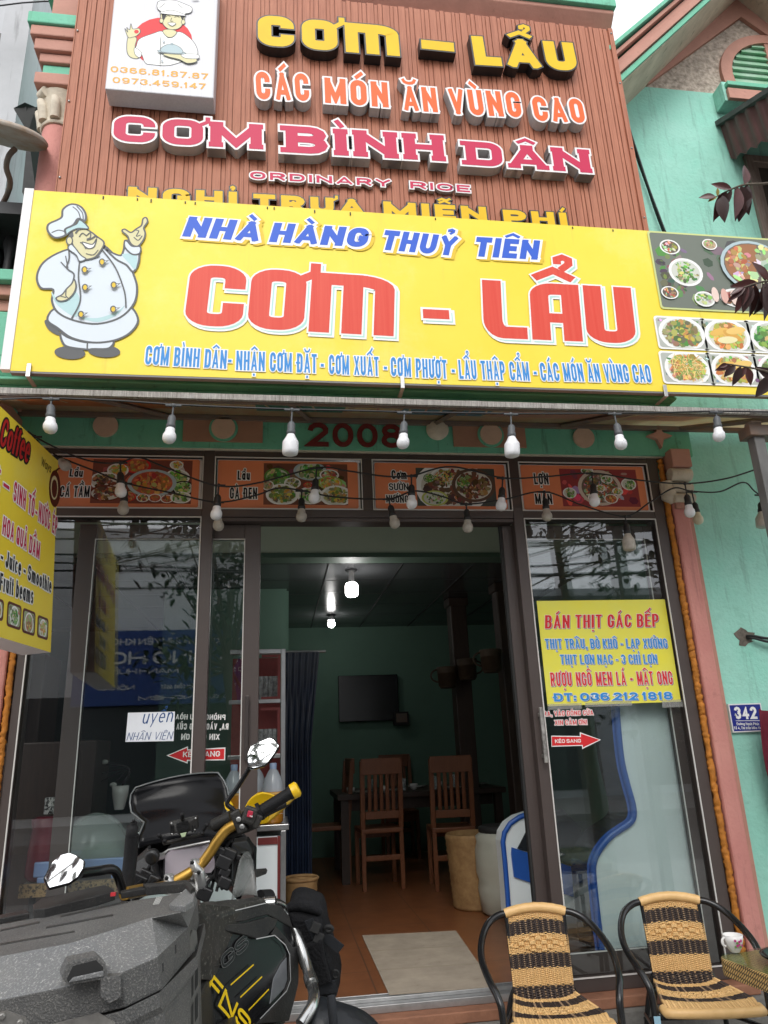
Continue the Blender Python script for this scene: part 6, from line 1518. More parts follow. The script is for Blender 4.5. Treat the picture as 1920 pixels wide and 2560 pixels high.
def rattan_chair(c, rot, lab, sticker=False):
    t = thing('rattan_chair', lab, 'chair', (0, 0, 0), 'rattan armchairs on the pavement')
    V = Vector
    def back(a, b):
        x = (a - .5) * (.285 + .012 * b); crown = .022 * (1 - (2 * a - 1) ** 2) * b * b
        y = .185 + .030 * b + .03 * b * b - .02 * (1 - (2 * a - 1) ** 2) * (0.3 - b) * .5; z = .378 + .337 * b + crown
        if b < .12: y -= (.12 - b) * .25
        return V((x, y, z))
    weave('backrest', t, back, [(.155, 1), (.36, 0), (.525, 1), (.735, 0), (.89, 1), (1.1, 0)], dia=(.63, .11))
    def seat(a, b):
        wd = .29 + .115 * min(1, b * 1.25); z = .385 + .024 * b - .012 * (1 - (2 * a - 1) ** 2) * math.sin(math.pi * min(1, b)); y = .185 - .385 * b
        if b > .85: z -= (b - .85) * .10
        return V(((a - .5) * wd, y - .02 * (1 - (2 * a - 1) ** 2) * b, z + (.02 * (abs(2 * a - 1) ** 4) * (1 - b))))
    weave('seat_weave', t, lambda a, b: seat(1 - a, b), [(.16, 0), (.33, 1), (.62, 0), (.80, 1), (1.1, 0)], dia=(.48, .13))
    w = MB(M['rtan'])
    pts = [back(a, 1.0) + V((0, 0, .008)) for a in [i / 14 for i in range(15)]]
    w.tube(pts, [.021 + .0012 * (i % 2) for i in range(15)], 10); w.build('rattan_roll', t); w = MB(M['rtan'])
    pts = [seat(a, 1.02) + V((0, -.006, -.010)) for a in [i / 18 for i in range(19)]]
    w.tube([pts[0] + V((-.004, .05, .0))] + pts + [pts[-1] + V((.004, .05, .0))], .020, 10)
    w.build('rattan_roll', t)
    for sx in (-1, 1):
        w = MB(M['tubeblk'])
        P = [V((sx * .14, .245, .725)), V((sx * .19, .235, .715)), V((sx * .245, .20, .685)), V((sx * .285, .12, .635)), V((sx * .30, .02, .585)), V((sx * .285, -.09, .535)), V((sx * .262, -.15, .49)), V((sx * .25, -.175, .43)), V((sx * .248, -.19, .25)), V((sx * .252, -.21, .0))]
        w.tube(bez(P, 6), .0160, 12); w.build('arm_leg', t)
        w = MB(M['tubeblk']); w.tube(bez([V((sx * .135, .20, .42)), V((sx * .16, .215, .36)), V((sx * .19, .25, .2)), V((sx * .205, .28, .0))], 5), .012, 8); w.tube([V((sx * .135, .20, .42)), V((sx * .142, .243, .72))], .009, 8); w.build('rear_leg', t)
        w = MB(M['tubeblk']); w.tube([V((sx * .249, -.185, .30)), V((sx * .19, .245, .24))], .010, 8); w.tube([V((sx * .25, -.175, .365)), V((sx * .14, .19, .36))], .011, 8); w.build('side_rail', t)
    w = MB(M['tubeblk']); w.tube([V((-.249, -.187, .30)), V((.249, -.187, .30))], .010, 8); w.tube([V((-.25, -.175, .365)), V((.25, -.175, .365))], .012, 8); w.tube([V((-.2, .25, .22)), V((.2, .25, .22))], .009, 8)
    if sticker: w.mat(mat('pale_blue_tag', (.30, .50, .62), .4)); w.bb(-.262, -.234, -.2075, -.2045, .30, .37)
    w.build('cross_rail', t)
    t.location = c; t.rotation_euler = (0, 0, rot); t.scale = (.97, .97, .985); return t
for (b, s_, lab, st) in (((1342, 2272), (1406, 2548), 'black and tan striped rattan armchair in front of the open doorway', False), ((1680, 2243), (1779, 2507), 'black and tan striped rattan armchair beside the glass topped table', True)):
    p, q = atz(*b, .742), atz(*s_, .405); d = Vector((q.x - p.x, q.y - p.y)); m_ = (p + q) / 2
    rattan_chair((m_.x, m_.y, .002), math.atan2(d.x, -d.y), lab, st)
# glass topped table, cup, tray
tz = .70; k_ = (1.5 - tz) / (1.5 - .68)
ta = atz(1786, 2386, tz); ang = R(9)
tb2 = thing('rattan_table', 'woven rattan table with a greenish glass top at the right edge of the pavement', 'table', (ta.x + .3, ta.y - .3, 0))
U = Vector((math.cos(ang), math.sin(ang), 0)); Vv = Vector((math.sin(ang) * .3 - .05, -1, 0)).normalized(); Vv = (Vv - U * Vv.dot(U)).normalized()
def rr2(o, l1, l2, r):
    out = []
    for (cx_, cy_, a0) in ((l1 - r, l2 - r, 0), (r, l2 - r, 90), (r, r, 180), (l1 - r, r, 270)):
        for i in range(7): t_ = R(a0 + 15 * i); out.append(o + U * (cx_ + r * math.cos(t_)) + Vv * (cy_ + r * math.sin(t_)))
    return out
wv = mat('woven_edge', (.62, .42, .17), .5, var=.15, vscale=20)
nt = wv.node_tree; b_ = nt.nodes['Principled BSDF']; tc_ = nt.nodes.new('ShaderNodeTexCoord'); ck = nt.nodes.new('ShaderNodeTexBrick')
ck.inputs['Scale'].default_value = 1; ck.inputs['Brick Width'].default_value = .017; ck.inputs['Row Height'].default_value = .010; ck.inputs['Mortar Size'].default_value = .0019; ck.inputs['Color1'].default_value = (.62, .42, .17, 1); ck.inputs['Color2'].default_value = (.54, .34, .12, 1); ck.inputs['Mortar'].default_value = (.03, .018, .012, 1)
cb = nt.nodes.new('ShaderNodeCombineXYZ'); sp = nt.nodes.new('ShaderNodeSeparateXYZ'); nt.links.new(tc_.outputs['Object'], sp.inputs[0]); ad = nt.nodes.new('ShaderNodeMath'); nt.links.new(sp.outputs[0], ad.inputs[0]); nt.links.new(sp.outputs[1], ad.inputs[1])
az = nt.nodes.new('ShaderNodeMath'); nt.links.new(sp.outputs[1], az.inputs[0]); az.operation = 'MULTIPLY'; az.inputs[1].default_value = .9; az2 = nt.nodes.new('ShaderNodeMath'); nt.links.new(az.outputs[0], az2.inputs[0]); nt.links.new(sp.outputs[2], az2.inputs[1])
nt.links.new(ad.outputs[0], cb.inputs[0]); nt.links.new(az2.outputs[0], cb.inputs[1]); nt.links.new(cb.outputs[0], ck.inputs['Vector']); nt.links.new(ck.outputs['Color'], b_.inputs['Base Color'])
o_ = Vector((ta.x, ta.y, 0))
w = MB(wv); A_ = rr2(o_ + Vector((0, 0, tz - .065)), .62, .75, .05); w.prism(A_, (0, 0, .06)); w.build('woven_top', tb2, bevel=.006)
w = MB(glass_mat('table_glass', (.84, .92, .87), .5)); A_ = rr2(o_ + (U + Vv) * .004 + Vector((0, 0, tz - .0045)), .612, .742, .05); w.prism(A_, (0, 0, .0055)); w.build('glass_top', tb2)
for (f1, f2) in ((.16, .12), (.50, .12), (.16, .62), (.50, .62)): w = MB(M['tubeblk']); p = o_ + U * f1 + Vv * f2; w.tube([(p.x, p.y, .001), (p.x, p.y, tz - .066)], .016, 8); w.build('leg', tb2)
cp = atz(1838, 2380, tz + .002); cu_ = thing('tea_cup', 'white china cup with a pink flower on the glass topped table', 'cup', cp)
cm = mat('glazed_china', (.74, .72, .70), .2); w = MB(cm); r_ = .034
w.lathe([(.017, 0), (.019, .004), (.027, .016), (r_, .038), (r_ + .003, .058), (r_, .058), (.028, .026), (.001, .012)], cp + Vector((0, 0, .001)), n=24); w.build('bowl', cu_)
w = MB(cm); w.tube([cp + Vector((-r_ - .013 * math.sin(t), 0, .036 - .014 * math.cos(t))) for t in [math.pi * i / 8 for i in range(9)]], .0045, 8); w.build('handle', cu_)
w = MB(ink('petal', (.42, .05, .20)))
for k in range(9):
    t = R(-112 + (k % 5) * 11); z_ = .024 + .014 * (k // 5) + .004 * (k % 3); rr_ = .0290 + (z_ - .016) * .30 + .0022
    w.mat(ink('petal', ()) if k % 3 else ink('leafgreen', (.15, .25, .08))); c = cp + Vector((rr_ * math.cos(t), rr_ * math.sin(t), z_)); n_ = Vector((math.cos(t), math.sin(t), 0)); a_ = Vector((-n_.y, n_.x, 0)); w.poly([c + a_ * .005 * math.cos(q) + Vector((0, 0, .005 * math.sin(q))) for q in [i * 1.047 for i in range(6)]])
w.build('painted_flower', cu_)
tp = atz(1915, 2400, tz + .003)
ty = thing('tea_tray', 'black oval tray holding white cups at the edge of the glass topped table', 'tray', tp + Vector((.08, -.02, 0)))
w = MB(M['tubeblk']); w.lathe([(.10, .002), (.135, .02), (.14, .028), (.13, .026), (.1, .009)], tp + Vector((.10, -.05, 0)), n=28, sy=.75); w.build('tray', ty)
for k, (dx, dy) in enumerate(((.05, -.03), (.12, -.06))):
    w = MB(cm); w.lathe([(.016, 0), (.026, .015), (.03, .04), (.027, .04), (.012, .008)], tp + Vector((dx, dy, .012)), n=18); tag(w.build('tea_bowl'), ('small white bowl at the near left of the black tray', 'small white bowl at the middle of the black tray')[k], 'cup', 'small bowls on the black tray')
# ------------------------------------------------------------------ branch of the dark leaved tree at the right
rnd = random.Random(21)
tree = thing('rubber_tree', 'dark maroon leaved rubber tree reaching in from the right edge', 'tree', (2.75, -2.3, 0))
bark = mat('grey_bark', (.16, .13, .10), .9, var=.4, vscale=18, bump=.6)
w = MB(bark); w.tube(bez([(2.75, -2.3, -.02), (2.72, -2.28, 1.2), (2.66, -2.22, 2.4), (2.6, -2.2, 3.4), (2.5, -2.1, 4.2)], 6), [.09 - .0023 * i for i in range(25)], 10); w.build('trunk', tree)
lm = [mat('maroon_leaf', (.10, .028, .026), .35, var=.4, vscale=12), mat('dark_leaf', (.050, .022, .020), .3, var=.4, vscale=12), mat('olive_leaf', (.06, .055, .022), .35), mat('young_leaf', (.25, .20, .03), .4)]
def leaf_(mb, p, d, up, L_, wd):
    d = d.normalized(); s_ = d.cross(up)
    if s_.length < .01: s_ = d.orthogonal()
    s_.normalize(); n_ = s_.cross(d); P = []; N_ = 6
    prof = [0, .62, .95, 1, .8, .45, 0]
    rows = [(p + d * (L_ * i / N_) - n_ * (L_ * .10 * (i / N_) ** 2), prof[i] * wd) for i in range(N_ + 1)]
    vs = []
    for c, h in rows: vs += [c - s_ * h + n_ * h * .35, c, c + s_ * h + n_ * h * .35]
    fs = []
    for i in range(N_): a = i * 3; fs += [(a, a + 1, a + 4, a + 3), (a + 1, a + 2, a + 5, a + 4)]
    mb.add(vs, fs, True)
crown = MB(lm[0]); wood = MB(bark)
def spray(pts, leaves, seed=0):
    P = bez(pts, 6); wood.tube(P, [.007 - .005 * i / len(P) for i in range(len(P))], 6)
    for (f, dpx, L_, wd, m_) in leaves:
        i = min(len(P) - 1, int(f * (len(P) - 1))); p = P[i]
        d = CAM_R * dpx[0] - CAM_U * dpx[1] + CAM_D * dpx[2]; crown.mat(lm[m_])
        leaf_(crown, p, d, -CAM_D + Vector((rnd.uniform(-.5, .5), 0, rnd.uniform(-.2, .6))), L_ * 1.12, wd * 1.15)
D0 = 2.7
spray([(2.55, -2.15, 3.6), atd(2010, 440, D0), atd(1920, 458, D0), atd(1860, 462, D0 - .02), atd(1818, 478, D0), atd(1790, 492, D0)],
      [(1, (-1, -.05, .1), .055, .012, 0), (.98, (.1, -1, 0), .03, .006, 3), (.97, (-.9, .5, 0), .035, .008, 3), (.95, (-.1, 1, .1), .085, .014, 0), (.9, (-.35, 1, 0), .04, .006, 0), (.9, (.05, 1, -.2), .10, .020, 1), (.84, (-.2, 1, .3), .085, .018, 1), (.8, (-.8, 1, 0), .06, .012, 1), (.76, (-.45, 1, .1), .08, .01, 1), (.72, (.1, 1, 0), .11, .025, 1), (.68, (-.15, 1, -.3), .12, .022, 0), (.64, (.3, 1, 0), .10, .02, 1), (.76, (-1, -.4, .2), .07, .012, 0), (.62, (.2, -1, .2), .08, .02, 0), (.58, (-.2, 1, .1), .12, .025, 1)])
D1 = 2.5
spray([(2.58, -2.2, 3.2), atd(2040, 690, D1), atd(1960, 700, D1), atd(1905, 705, D1), atd(1860, 718, D1)],
      [(1, (-1, .5, 0), .05, .008, 0), (.98, (-.9, .75, .1), .07, .010, 0), (.95, (-.45, 1, .1), .09, .014, 0), (.9, (-.3, 1, 0), .09, .016, 1), (.85, (.0, 1, .2), .10, .02, 1), (.8, (-.9, .05, .2), .08, .014, 0), (.78, (.15, 1, 0), .12, .026, 1), (.74, (-.3, -1, .2), .07, .016, 2), (.7, (-.6, -.8, 0), .08, .016, 0), (.72, (.1, 1, -.2), .12, .025, 1), (.66, (-.4, 1, .2), .11, .02, 1), (.62, (0, -1, 0), .09, .02, 1), (.6, (.2, 1, .1), .13, .026, 0)])
spray([(2.55, -2.25, 2.95), atd(2040, 960, D1), atd(1940, 935, D1), atd(1890, 922, D1), atd(1820, 910, D1)],
      [(1, (-1, .3, .1), .03, .007, 0), (.96, (-.95, .35, .1), .05, .010, 0), (.94, (-.8, .8, 0), .05, .012, 1), (.9, (-.35, .9, 0), .065, .013, 1), (.87, (.35, .95, .1), .06, .013, 0), (.84, (-.7, .9, .1), .055, .011, 0), (.5, (-.2, .3, .2), .09, .02, 1), (.45, (.1, 1, .1), .10, .024, 0), (.42, (-.5, -.3, 0), .09, .016, 1)])
for k in range(46):          # the rest of the crown stands over the right edge and shades nothing in view
    c = Vector((2.75 + rnd.uniform(-.15, 1.0), -2.3 + rnd.uniform(-.8, .5), rnd.uniform(2.9, 4.6))); wood.tube([Vector((2.62, -2.2, 2.7 + (c.z - 2.9) * .7)), c], [.008, .003], 5)
    for q in range(9):
        crown.mat(lm[rnd.choice((0, 1, 1, 2))]); d = Vector((rnd.uniform(-1, 1), rnd.uniform(-1, 1), rnd.uniform(-1, .3))); leaf_(crown, c + d * .05, d, Vector((0, 0, 1)), rnd.uniform(.08, .13), .02)
for k in range(60):          # boughs arching over the pavement behind the viewer
    c = Vector((rnd.uniform(-2.6, 2.4), rnd.uniform(-7.2, -4.9), rnd.uniform(3.7, 5.6))); wood.tube(bez([(2.6, -2.6, 3.6), (2.2, -4.6, 4.3), ((c.x + 2.2) / 2, (c.y - 4.6) / 2, c.z + .3), c], 4), .010, 4)
    for q in range(9):
        crown.mat(lm[rnd.choice((0, 1, 1, 2))]); d = Vector((rnd.uniform(-1, 1), rnd.uniform(-1, 1), rnd.uniform(-1, .3))); leaf_(crown, c + d * rnd.uniform(.02, .35), d, Vector((0, 0, 1)), rnd.uniform(.12, .2), .03)
crown.build('crown', tree); wood.build('limb', tree)

# ------------------------------------------------------------------ the far side of the street (seen mirrored in the windows and the mirrors)
def mir(px, py, y):          # where a thing stands on the street whose reflection in the window shows at this pixel
    p = aty(px, py, -y); return Vector((p.x, y, p.z))
op = thing('clinic_building', 'pale clinic building across the street, carrying a blue board', 'building', (-2, -14, 0))
YO = -15.0
w = MB(mat('pale_render', (.88, .88, .86), .8, var=.15, vscale=1)); w.bb(-14, 1.0, YO - 6, YO, 0, 7.2); w.build('wall', op)
w = MB(mat('dark_opening', (.03, .035, .04), .2)); w.bb(-12, .4, YO - .02, YO + .02, .2, 2.9); w.build('doorway', op)
b0, b1 = mir(240, 1765, YO + .5), mir(500, 1572, YO + .5)
bw = MB(mat('board_blue', (.02, .06, .26), .4)); bx0, bx1 = b0.x - .6, b1.x + 2.2; bw.bb(bx0, bx1, YO + .25, YO + .5, b0.z, b1.z)
FO = Frame((bx1, YO + .502, b0.z), (-1, 0, 0), (0, 0, 1)); bl, bh = bx1 - bx0, b1.z - b0.z
clin = dict(pen=(.10, .10), rx=.5, ry=.35, gap=.14)
for txt, fu0, fu1, fv, fh in (('PHÒNG KHÁM CHUYÊN KHOA', .12, .88, .80, .09), ('NỘI TỔNG HỢP', .06, .94, .54, .17), ('BÁC SĨ CKI: BÙI MẠNH HÙNG', .12, .88, .41, .07), ('SIÊU ÂM TỔNG QUÁT', .40, .60, .20, .05), ('NỘI SOI', .72, .88, .20, .06), ('ĐIỆN TIM', .12, .3, .20, .06), ('XÉT NGHIỆM', .3, .7, .06, .05)):
    letters(bw, FO, txt, (bl * fu0, bh * fv), (bl * fu1, bh * fv), bh * fh, z1=.01, m=I['white'], **clin)
o = bw.build('clinic_board'); tag(o, 'blue clinic board across the street, seen mirrored in the left window', 'sign')
gr = thing('grey_opposite_house', 'grey house across the street, reflected in the right window', 'house', (9, -15, 0))
w = MB(mat('cool_grey_render', (.45, .47, .48), .8, var=.2, vscale=1)); w.bb(2.5, 20, YO - 6, YO - .3, 0, 5.2); w.bb(2.3, 20.2, YO - .32, YO + .4, 5.2, 5.4); w.build('wall', gr)
w = MB(mat('opening_dark', (.03, .035, .04), .2))
for k in range(4): w.bb(3.4 + k * 3.2, 5.2 + k * 3.2, YO - .32, YO - .28, .2, 2.7); w.bb(3.6 + k * 3.2, 5.0 + k * 3.2, YO - .32, YO - .28, 3.4, 4.7)
w.build('opening', gr)
lf = [mat('street_leaf', (.05, .09, .03), .5, var=.4, vscale=4), mat('street_leaf_dark', (.025, .045, .018), .5)]
def street_tree(x, y, h, r, lab, seed, n=900):
    rn = random.Random(seed); t = thing('street_tree', lab, 'tree', (x, y, 0), 'trees across the street')
    w = MB(bark); w.tube(bez([(x, y, -.1), (x + .1, y, h * .3), (x - .1, y + .1, h * .55), (x, y, h * .8)], 5), [.16 - .006 * i for i in range(16)], 8)
    cl = []
    for k in range(26):
        a = rn.uniform(0, 6.28); q = r * rn.uniform(.35, 1); c = Vector((x + q * math.cos(a), y + q * .8 * math.sin(a), h * .62 + rn.uniform(-.30, .42) * h)); cl.append(c)
        w.tube([(x, y, h * .5), c], [.04, .01], 5)
    w.build('trunk', t); w = MB(lf[0])
    for k in range(n):
        c = rn.choice(cl); p = c + Vector((rn.gauss(0, .28), rn.gauss(0, .28), rn.gauss(0, .25))); w.mat(rn.choice(lf)); d = Vector((rn.uniform(-1, 1), rn.uniform(-1, 1), rn.uniform(-1, .4))); leaf_(w, p, d, Vector((0, 0, 1)), rn.uniform(.16, .30), .06)
    w.build('crown', t)
tp_ = mir(1590, 1440, -9.5); street_tree(tp_.x + .9, -9.5, tp_.z + .6, 1.8, 'leafy street tree in front of the grey house across the street', 5)
street_tree(-1.0, -12.2, 6.4, 1.7, 'leafy street tree beside the clinic board across the street', 6)
street_tree(-10.5, -11.8, 6.0, 2.0, 'leafy street tree at the left end of the clinic', 9, 700)
wr = MB(M['cable'])
for k in range(9):
    z0 = 4.6 + .22 * k; wr.tube([(x_, -10.2 - .15 * (k % 3), z0 + .5 * ((x_ - 1) / 14) ** 2 + .1 * math.sin(k * 2 + x_ * .3)) for x_ in range(-18, 21, 3)], .022, 5)
tag(wr.build('street_wires'), 'bundle of sagging utility wires along the far side of the street', 'wire')
pl = thing('utility_pole', 'concrete utility pole carrying the street wires', 'pole', (4.6, -10.4, 0)); w = MB(M['concrete']); w.tube([(4.6, -10.4, -.1), (4.6, -10.4, 8)], [.16, .10], 10); w.build('pole', pl); w = MB(M['steel']); w.bb(4.0, 5.2, -10.45, -10.35, 5.6, 5.7); w.bb(4.0, 5.2, -10.45, -10.35, 6.4, 6.5); w.build('cross_arm', pl)
# ------------------------------------------------------------------ the touring motorcycle in the foreground
def ZM(x, y, D): return atd(300 + x * .3014, 1800 + y * .3014, D)
def ZTp(x, y): return (450 + x * .3014, 2200 + y * .3014)
def ZT(x, y, D): return atd(*ZTp(x, y), D)
def Z2p(x, y): return (x * .3014, 2150 + y * .3014)
def Z2(x, y, D): return atd(*Z2p(x, y), D)
def Z3(x, y, D): return atd(x * .5787, 1920 + y * .5787, D)
dust = ((.20, .185, .165), 130, .58, .72)
M['mblk'] = mat('gloss_black_plastic', (.010, .010, .011), .22, spec=.35, c2=((.10, .095, .085), 160, .66, .74))
M['mmat'] = mat('dusty_black_plastic', (.013, .013, .014), .5, spec=.3, var=.5, vscale=7, col2=(.035, .033, .03), c2=((.17, .16, .145), 190, .60, .72), bump=.2, bscale=200)
M['case'] = mat('dusty_grey_case', (.062, .062, .063), .62, var=.6, vscale=4, col2=(.11, .107, .102), c2=((.26, .25, .23), 260, .51, .70), bump=.5, bscale=260)
M['case2'] = mat('paler_case_panel', (.125, .13, .137), .5, var=.5, vscale=4, col2=(.17, .168, .162), c2=((.44, .43, .41), 230, .53, .68), bump=.3, bscale=260)
M['gold'] = mat('gold_anodised_bar', (.55, .32, .065), .32, metal=.75, var=.15, vscale=12)
M['silver'] = mat('cast_silver', (.58, .58, .57), .35, metal=.7, var=.2, vscale=14)
M['chrome'] = mat('polished_tube', (.62, .62, .61), .2, metal=.95, var=.3, vscale=10, c2=((.2, .19, .17), 40, .62, .75))
M['mirror'] = mat('mirror_glass', (.85, .87, .88), .02, metal=1.0)
M['yel'] = mat('yellow_plastic', (.80, .50, .01), .35, var=.08, vscale=8)
M['rubber'] = mat('black_rubber', (.010, .010, .011), .6, spec=.25, bump=.3, bscale=150)
M['screen'] = mat('smoked_windscreen', (.006, .006, .007), .16, spec=.14, c2=((.30, .30, .30), 190, .735, .76))
M['cloth'] = mat('black_nylon', (.010, .010, .011), .8, spec=.12, bump=.6, bscale=90, var=.4, vscale=7, col2=(.02, .02, .022))
M['strap'] = mat('dark_grey_strap', (.028, .030, .034), .75, spec=.15, bump=.3, bscale=300)
bike = thing('motorcycle', 'black and yellow adventure motorcycle with gold handlebar and grey top case in the left foreground', 'motorcycle', (-.25, -1.6, 0))
def patch(mb, rows, ncol, bulge, sm=True):
    """rows: [(left, right)]; bulge: vector added at the middle of each row"""
    n = len(rows); vs = []; bulge = Vector(bulge)
    for a, b in rows:
        for c in range(ncol + 1):
            t = c / ncol; vs.append(a.lerp(b, t) + bulge * (1 - (2 * t - 1) ** 2))
    mb.add(vs, [(i * (ncol + 1) + c, (i + 1) * (ncol + 1) + c, (i + 1) * (ncol + 1) + c + 1, i * (ncol + 1) + c + 1) for i in range(n - 1) for c in range(ncol)], sm)
def solid(o, t, off=-1, bevel=0):
    m_ = o.modifiers.new('th', 'SOLIDIFY'); m_.thickness = t; m_.offset = off
    if bevel: b = o.modifiers.new('bv', 'BEVEL'); b.width = bevel; b.segments = 2; b.limit_method = 'ANGLE'
    return o
def slab(mb, pts, d):
    mb.prism(pts, d)
VB = CAM_D          # "away" for thin plates that face the rider
# wheels, engine and frame (low, mostly hidden)
lean = Vector((-.155, 0, .988)); fwd = Vector((.06, .998, 0)).normalized(); axle = fwd.cross(lean).normalized()
def wheel(c, r, wd, nm):
    w = MB(M['rubber']); a = axle
    w.lathe([(r - .10, -wd * .4), (r - .03, -wd * .55), (r, -wd * .3), (r + .004, 0), (r, wd * .3), (r - .03, wd * .55), (r - .10, wd * .4), (r - .10, -wd * .4)], c, a, 36); t = w.build('wheel', bike)
    w = MB(M['gold']); w.lathe([(r - .10, -wd * .35), (r - .115, 0), (r - .10, wd * .35)], c, a, 36)
    e1 = a.orthogonal().normalized(); e2 = a.cross(e1)
    for k in range(20): ag = k * math.pi / 10; w.tube([c + a * .03 * (-1) ** k, c + (e1 * math.cos(ag) + e2 * math.sin(ag)) * (r - .105)], .003, 5)
    w.lathe([(.05, -.06), (.05, .06)], c, a, 16); w.build('rim', t)
RA_ = Vector((-.33, -2.30, .33)); FA_ = Vector((-.22, -.78, .33))
wheel(RA_, .32, .15, 'rear'); wheel(FA_, .33, .11, 'front')
w = MB(M['mmat'])
b_ = Vector((-.27, -1.55, .52)); rot = Matrix((axle, fwd, lean)).transposed()
w.box(b_, (.36, .55, .42), rot); w.box(b_ + lean * .24 + fwd * .1, (.26, .5, .2), rot); w.box(b_ - lean * .22 + fwd * .1, (.24, .4, .12), rot)
w.tube([RA_ + axle * .1, b_ - fwd * .2 + axle * .08], .03, 8); w.tube([RA_ - axle * .1, b_ - fwd * .2 - axle * .08], .03, 8)
w.build('engine', bike, bevel=.03)
w = MB(M['mmat']); 
for s_ in (-1, 1): w.tube([FA_ + axle * .085 * s_, FA_ + axle * .085 * s_ + lean * .62 - fwd * .30], .026, 10)
w.build('fork', bike)
w = MB(M['rubber']); w.box(b_ + lean * .36 - fwd * .50, (.28, .62, .10), rot); w.build('seat', bike, bevel=.03)
# ---- top case
FTo = Vector((-.21, -1.897, 1.17)); FT0 = Frame(FTo, (.97, -.17, .155), (.17, .98, .02)); nT = FT0.n
def ft(off): return Frame(FTo + nT * off, FT0.u, FT0.v)
F1, F2, F3 = ft(-.055), ft(-.115), ft(-.14)
top = [FT0.uv(*Z2p(*p)) for p in ((1600, 262), (1500, 430), (1250, 480), (1000, 560), (580, 690), (0, 800))]
low = [F1.uv(*Z2p(*p)) for p in ((1640, 330), (1562, 560), (1310, 800), (1005, 935), (500, 1060), (0, 1160))]
fl = FT0.uv(*Z2p(0, 520)); extra = -.16
top = top + [(top[-1][0] + extra, top[-1][1] + .0), (fl[0] + extra, fl[1])]; top.append((-.15, .012))
low = low + [(low[-1][0] + extra - .02, low[-1][1]), (fl[0] + extra - .03, fl[1] + .02)]; low.append((-.15, .03))
ring = lambda fr, uv, g=0: [fr.p(a + g * (1 if i < 2 else 0), b - g * (1 if 1 < i < 7 else 0)) for i, (a, b) in enumerate(uv)]
r0, r1, r2, r3 = ring(FT0, top), ring(F1, low), ring(F2, low, -.004), ring(ft(-.40), low, -.03)
tc_ = MB(M['case2']); tc_.loft([r0, r1], caps=False, smooth=False)
tc_.mat(M['case']); tc_.poly(list(reversed(r0)) if (r0[1] - r0[0]).cross(r0[2] - r0[0]).dot(nT) < 0 else r0)
tc_.loft([r1, r2], caps=False, smooth=False); 
rim_ = ring(F2, low, .012); rim2 = ring(F3, low, .012); rim3 = ring(ft(-.155), low, -.006)
tc_.mat(M['mmat']); tc_.loft([r2, ring(ft(-.120), low, -.012), rim_], caps=False, smooth=False); tc_.mat(M['case']); tc_.loft([rim_, rim2, rim3, r3], caps=False, smooth=False); tc_.poly(list(reversed(r3)))
case = tc_.build('top_case', bike, recalc=True, bevel=.006)
w = MB(M['case'])
def on_top(pts, h, m_=None, off=0.0):
    if m_: w.mat(m_)
    P = [FT0.uv(*Z2p(*p)) for p in pts]; w.prism([FT0.p(a, b, off - .002) for a, b in P], nT * (h + .002))
on_top([(278, 440), (345, 385), (870, 275), (935, 300), (955, 325), (800, 375), (375, 478), (283, 482)], .022, M['mmat'])
on_top([(0, 495), (215, 450), (243, 462), (243, 478), (0, 525)], .012)
on_top([(1005, 300), (1190, 262), (1215, 280), (1005, 318)], .014); on_top([(1190, 262), (1560, 232), (1625, 300), (1590, 330), (1530, 262), (1215, 290)], .02)
for (a, b) in (((0, 585), (330, 515)), ((500, 468), (1060, 345)), ((0, 700), (620, 590)), ((380, 560), (940, 455))): on_top([a, b, (b[0], b[1] + 10), (a[0], a[1] + 10)], .0025)
on_top([(1410, 410), (1560, 262), (1625, 275), (1610, 380), (1540, 430), (1440, 420)], .012, M['case2'])
w.build('lid_rib', case, bevel=.003)
w = MB(mat('label_white', (.6, .6, .58), .5))
for k in range(5):
    P = [FT0.uv(*Z2p(*q)) for q in ((1268 + k * 11, 375 - k * 1), (1300 + k * 11, 312 - k), (1305 + k * 11, 313 - k), (1273 + k * 11, 376 - k))]; w.poly([FT0.p(a, b, .0012) for a, b in P])
w.build('label', case); w = MB(mat('red_clip', (.5, .03, .04), .4)); w.box(Z2(940, 283, 1.83), (.012, .01, .008)); w.build('clip', case)

# latch pocket on the near face
tipuv = low[3]; tdir = (F1.p(*low[2]) - F1.p(*low[4])).normalized()
FV = Frame(F1.p(*low[3]) - FT0.v * .006, tdir, nT)
def fv(pts): return [FV.uv(*Z2p(*p)) for p in pts]
w = MB(M['case']); outer = fv([(505, 960), (560, 835), (800, 785), (870, 850), (890, 960), (1000, 940), (1000, 1130), (900, 1185), (830, 1130), (830, 985), (560, 1030)])
w.prism([FV.p(a, b, -.05) for a, b in outer], FV.n * .062)
w.mat(M['gap']); w.poly([FV.p(a, b, .0125) for a, b in fv([(550, 975), (600, 870), (790, 820), (850, 880), (850, 955), (560, 1005)])][::-1] if False else [FV.p(a, b, .0125) for a, b in fv([(550, 975), (600, 870), (790, 820), (850, 880), (850, 955), (560, 1005)])])
w.mat(M['case2']); w.prism([FV.p(a, b, .0127) for a, b in fv([(560, 1005), (600, 960), (850, 905), (850, 955)])], FV.n * .004)
w.build('latch', case, bevel=.003)
w = MB(M['gap'])
for q in ((1440, 700), (1335, 850)):
    P = [FV.uv(*Z2p(q[0] + dx, q[1] + dy)) for dx, dy in ((0, 0), (12, -10), (14, 60), (2, 75))]; w.poly([FV.p(a, b, .012) for a, b in P])
w.build('latch_slot', case)
w = MB(mat('dusty_bracket_steel', (.30, .29, .27), .4, metal=.6, var=.5, vscale=20, col2=(.16, .15, .14)))
w.prism([FV.p(a, b, .03) for a, b in fv([(-60, 1235), (60, 1215), (215, 1270), (220, 1420), (-60, 1420)])], FV.n * .006)
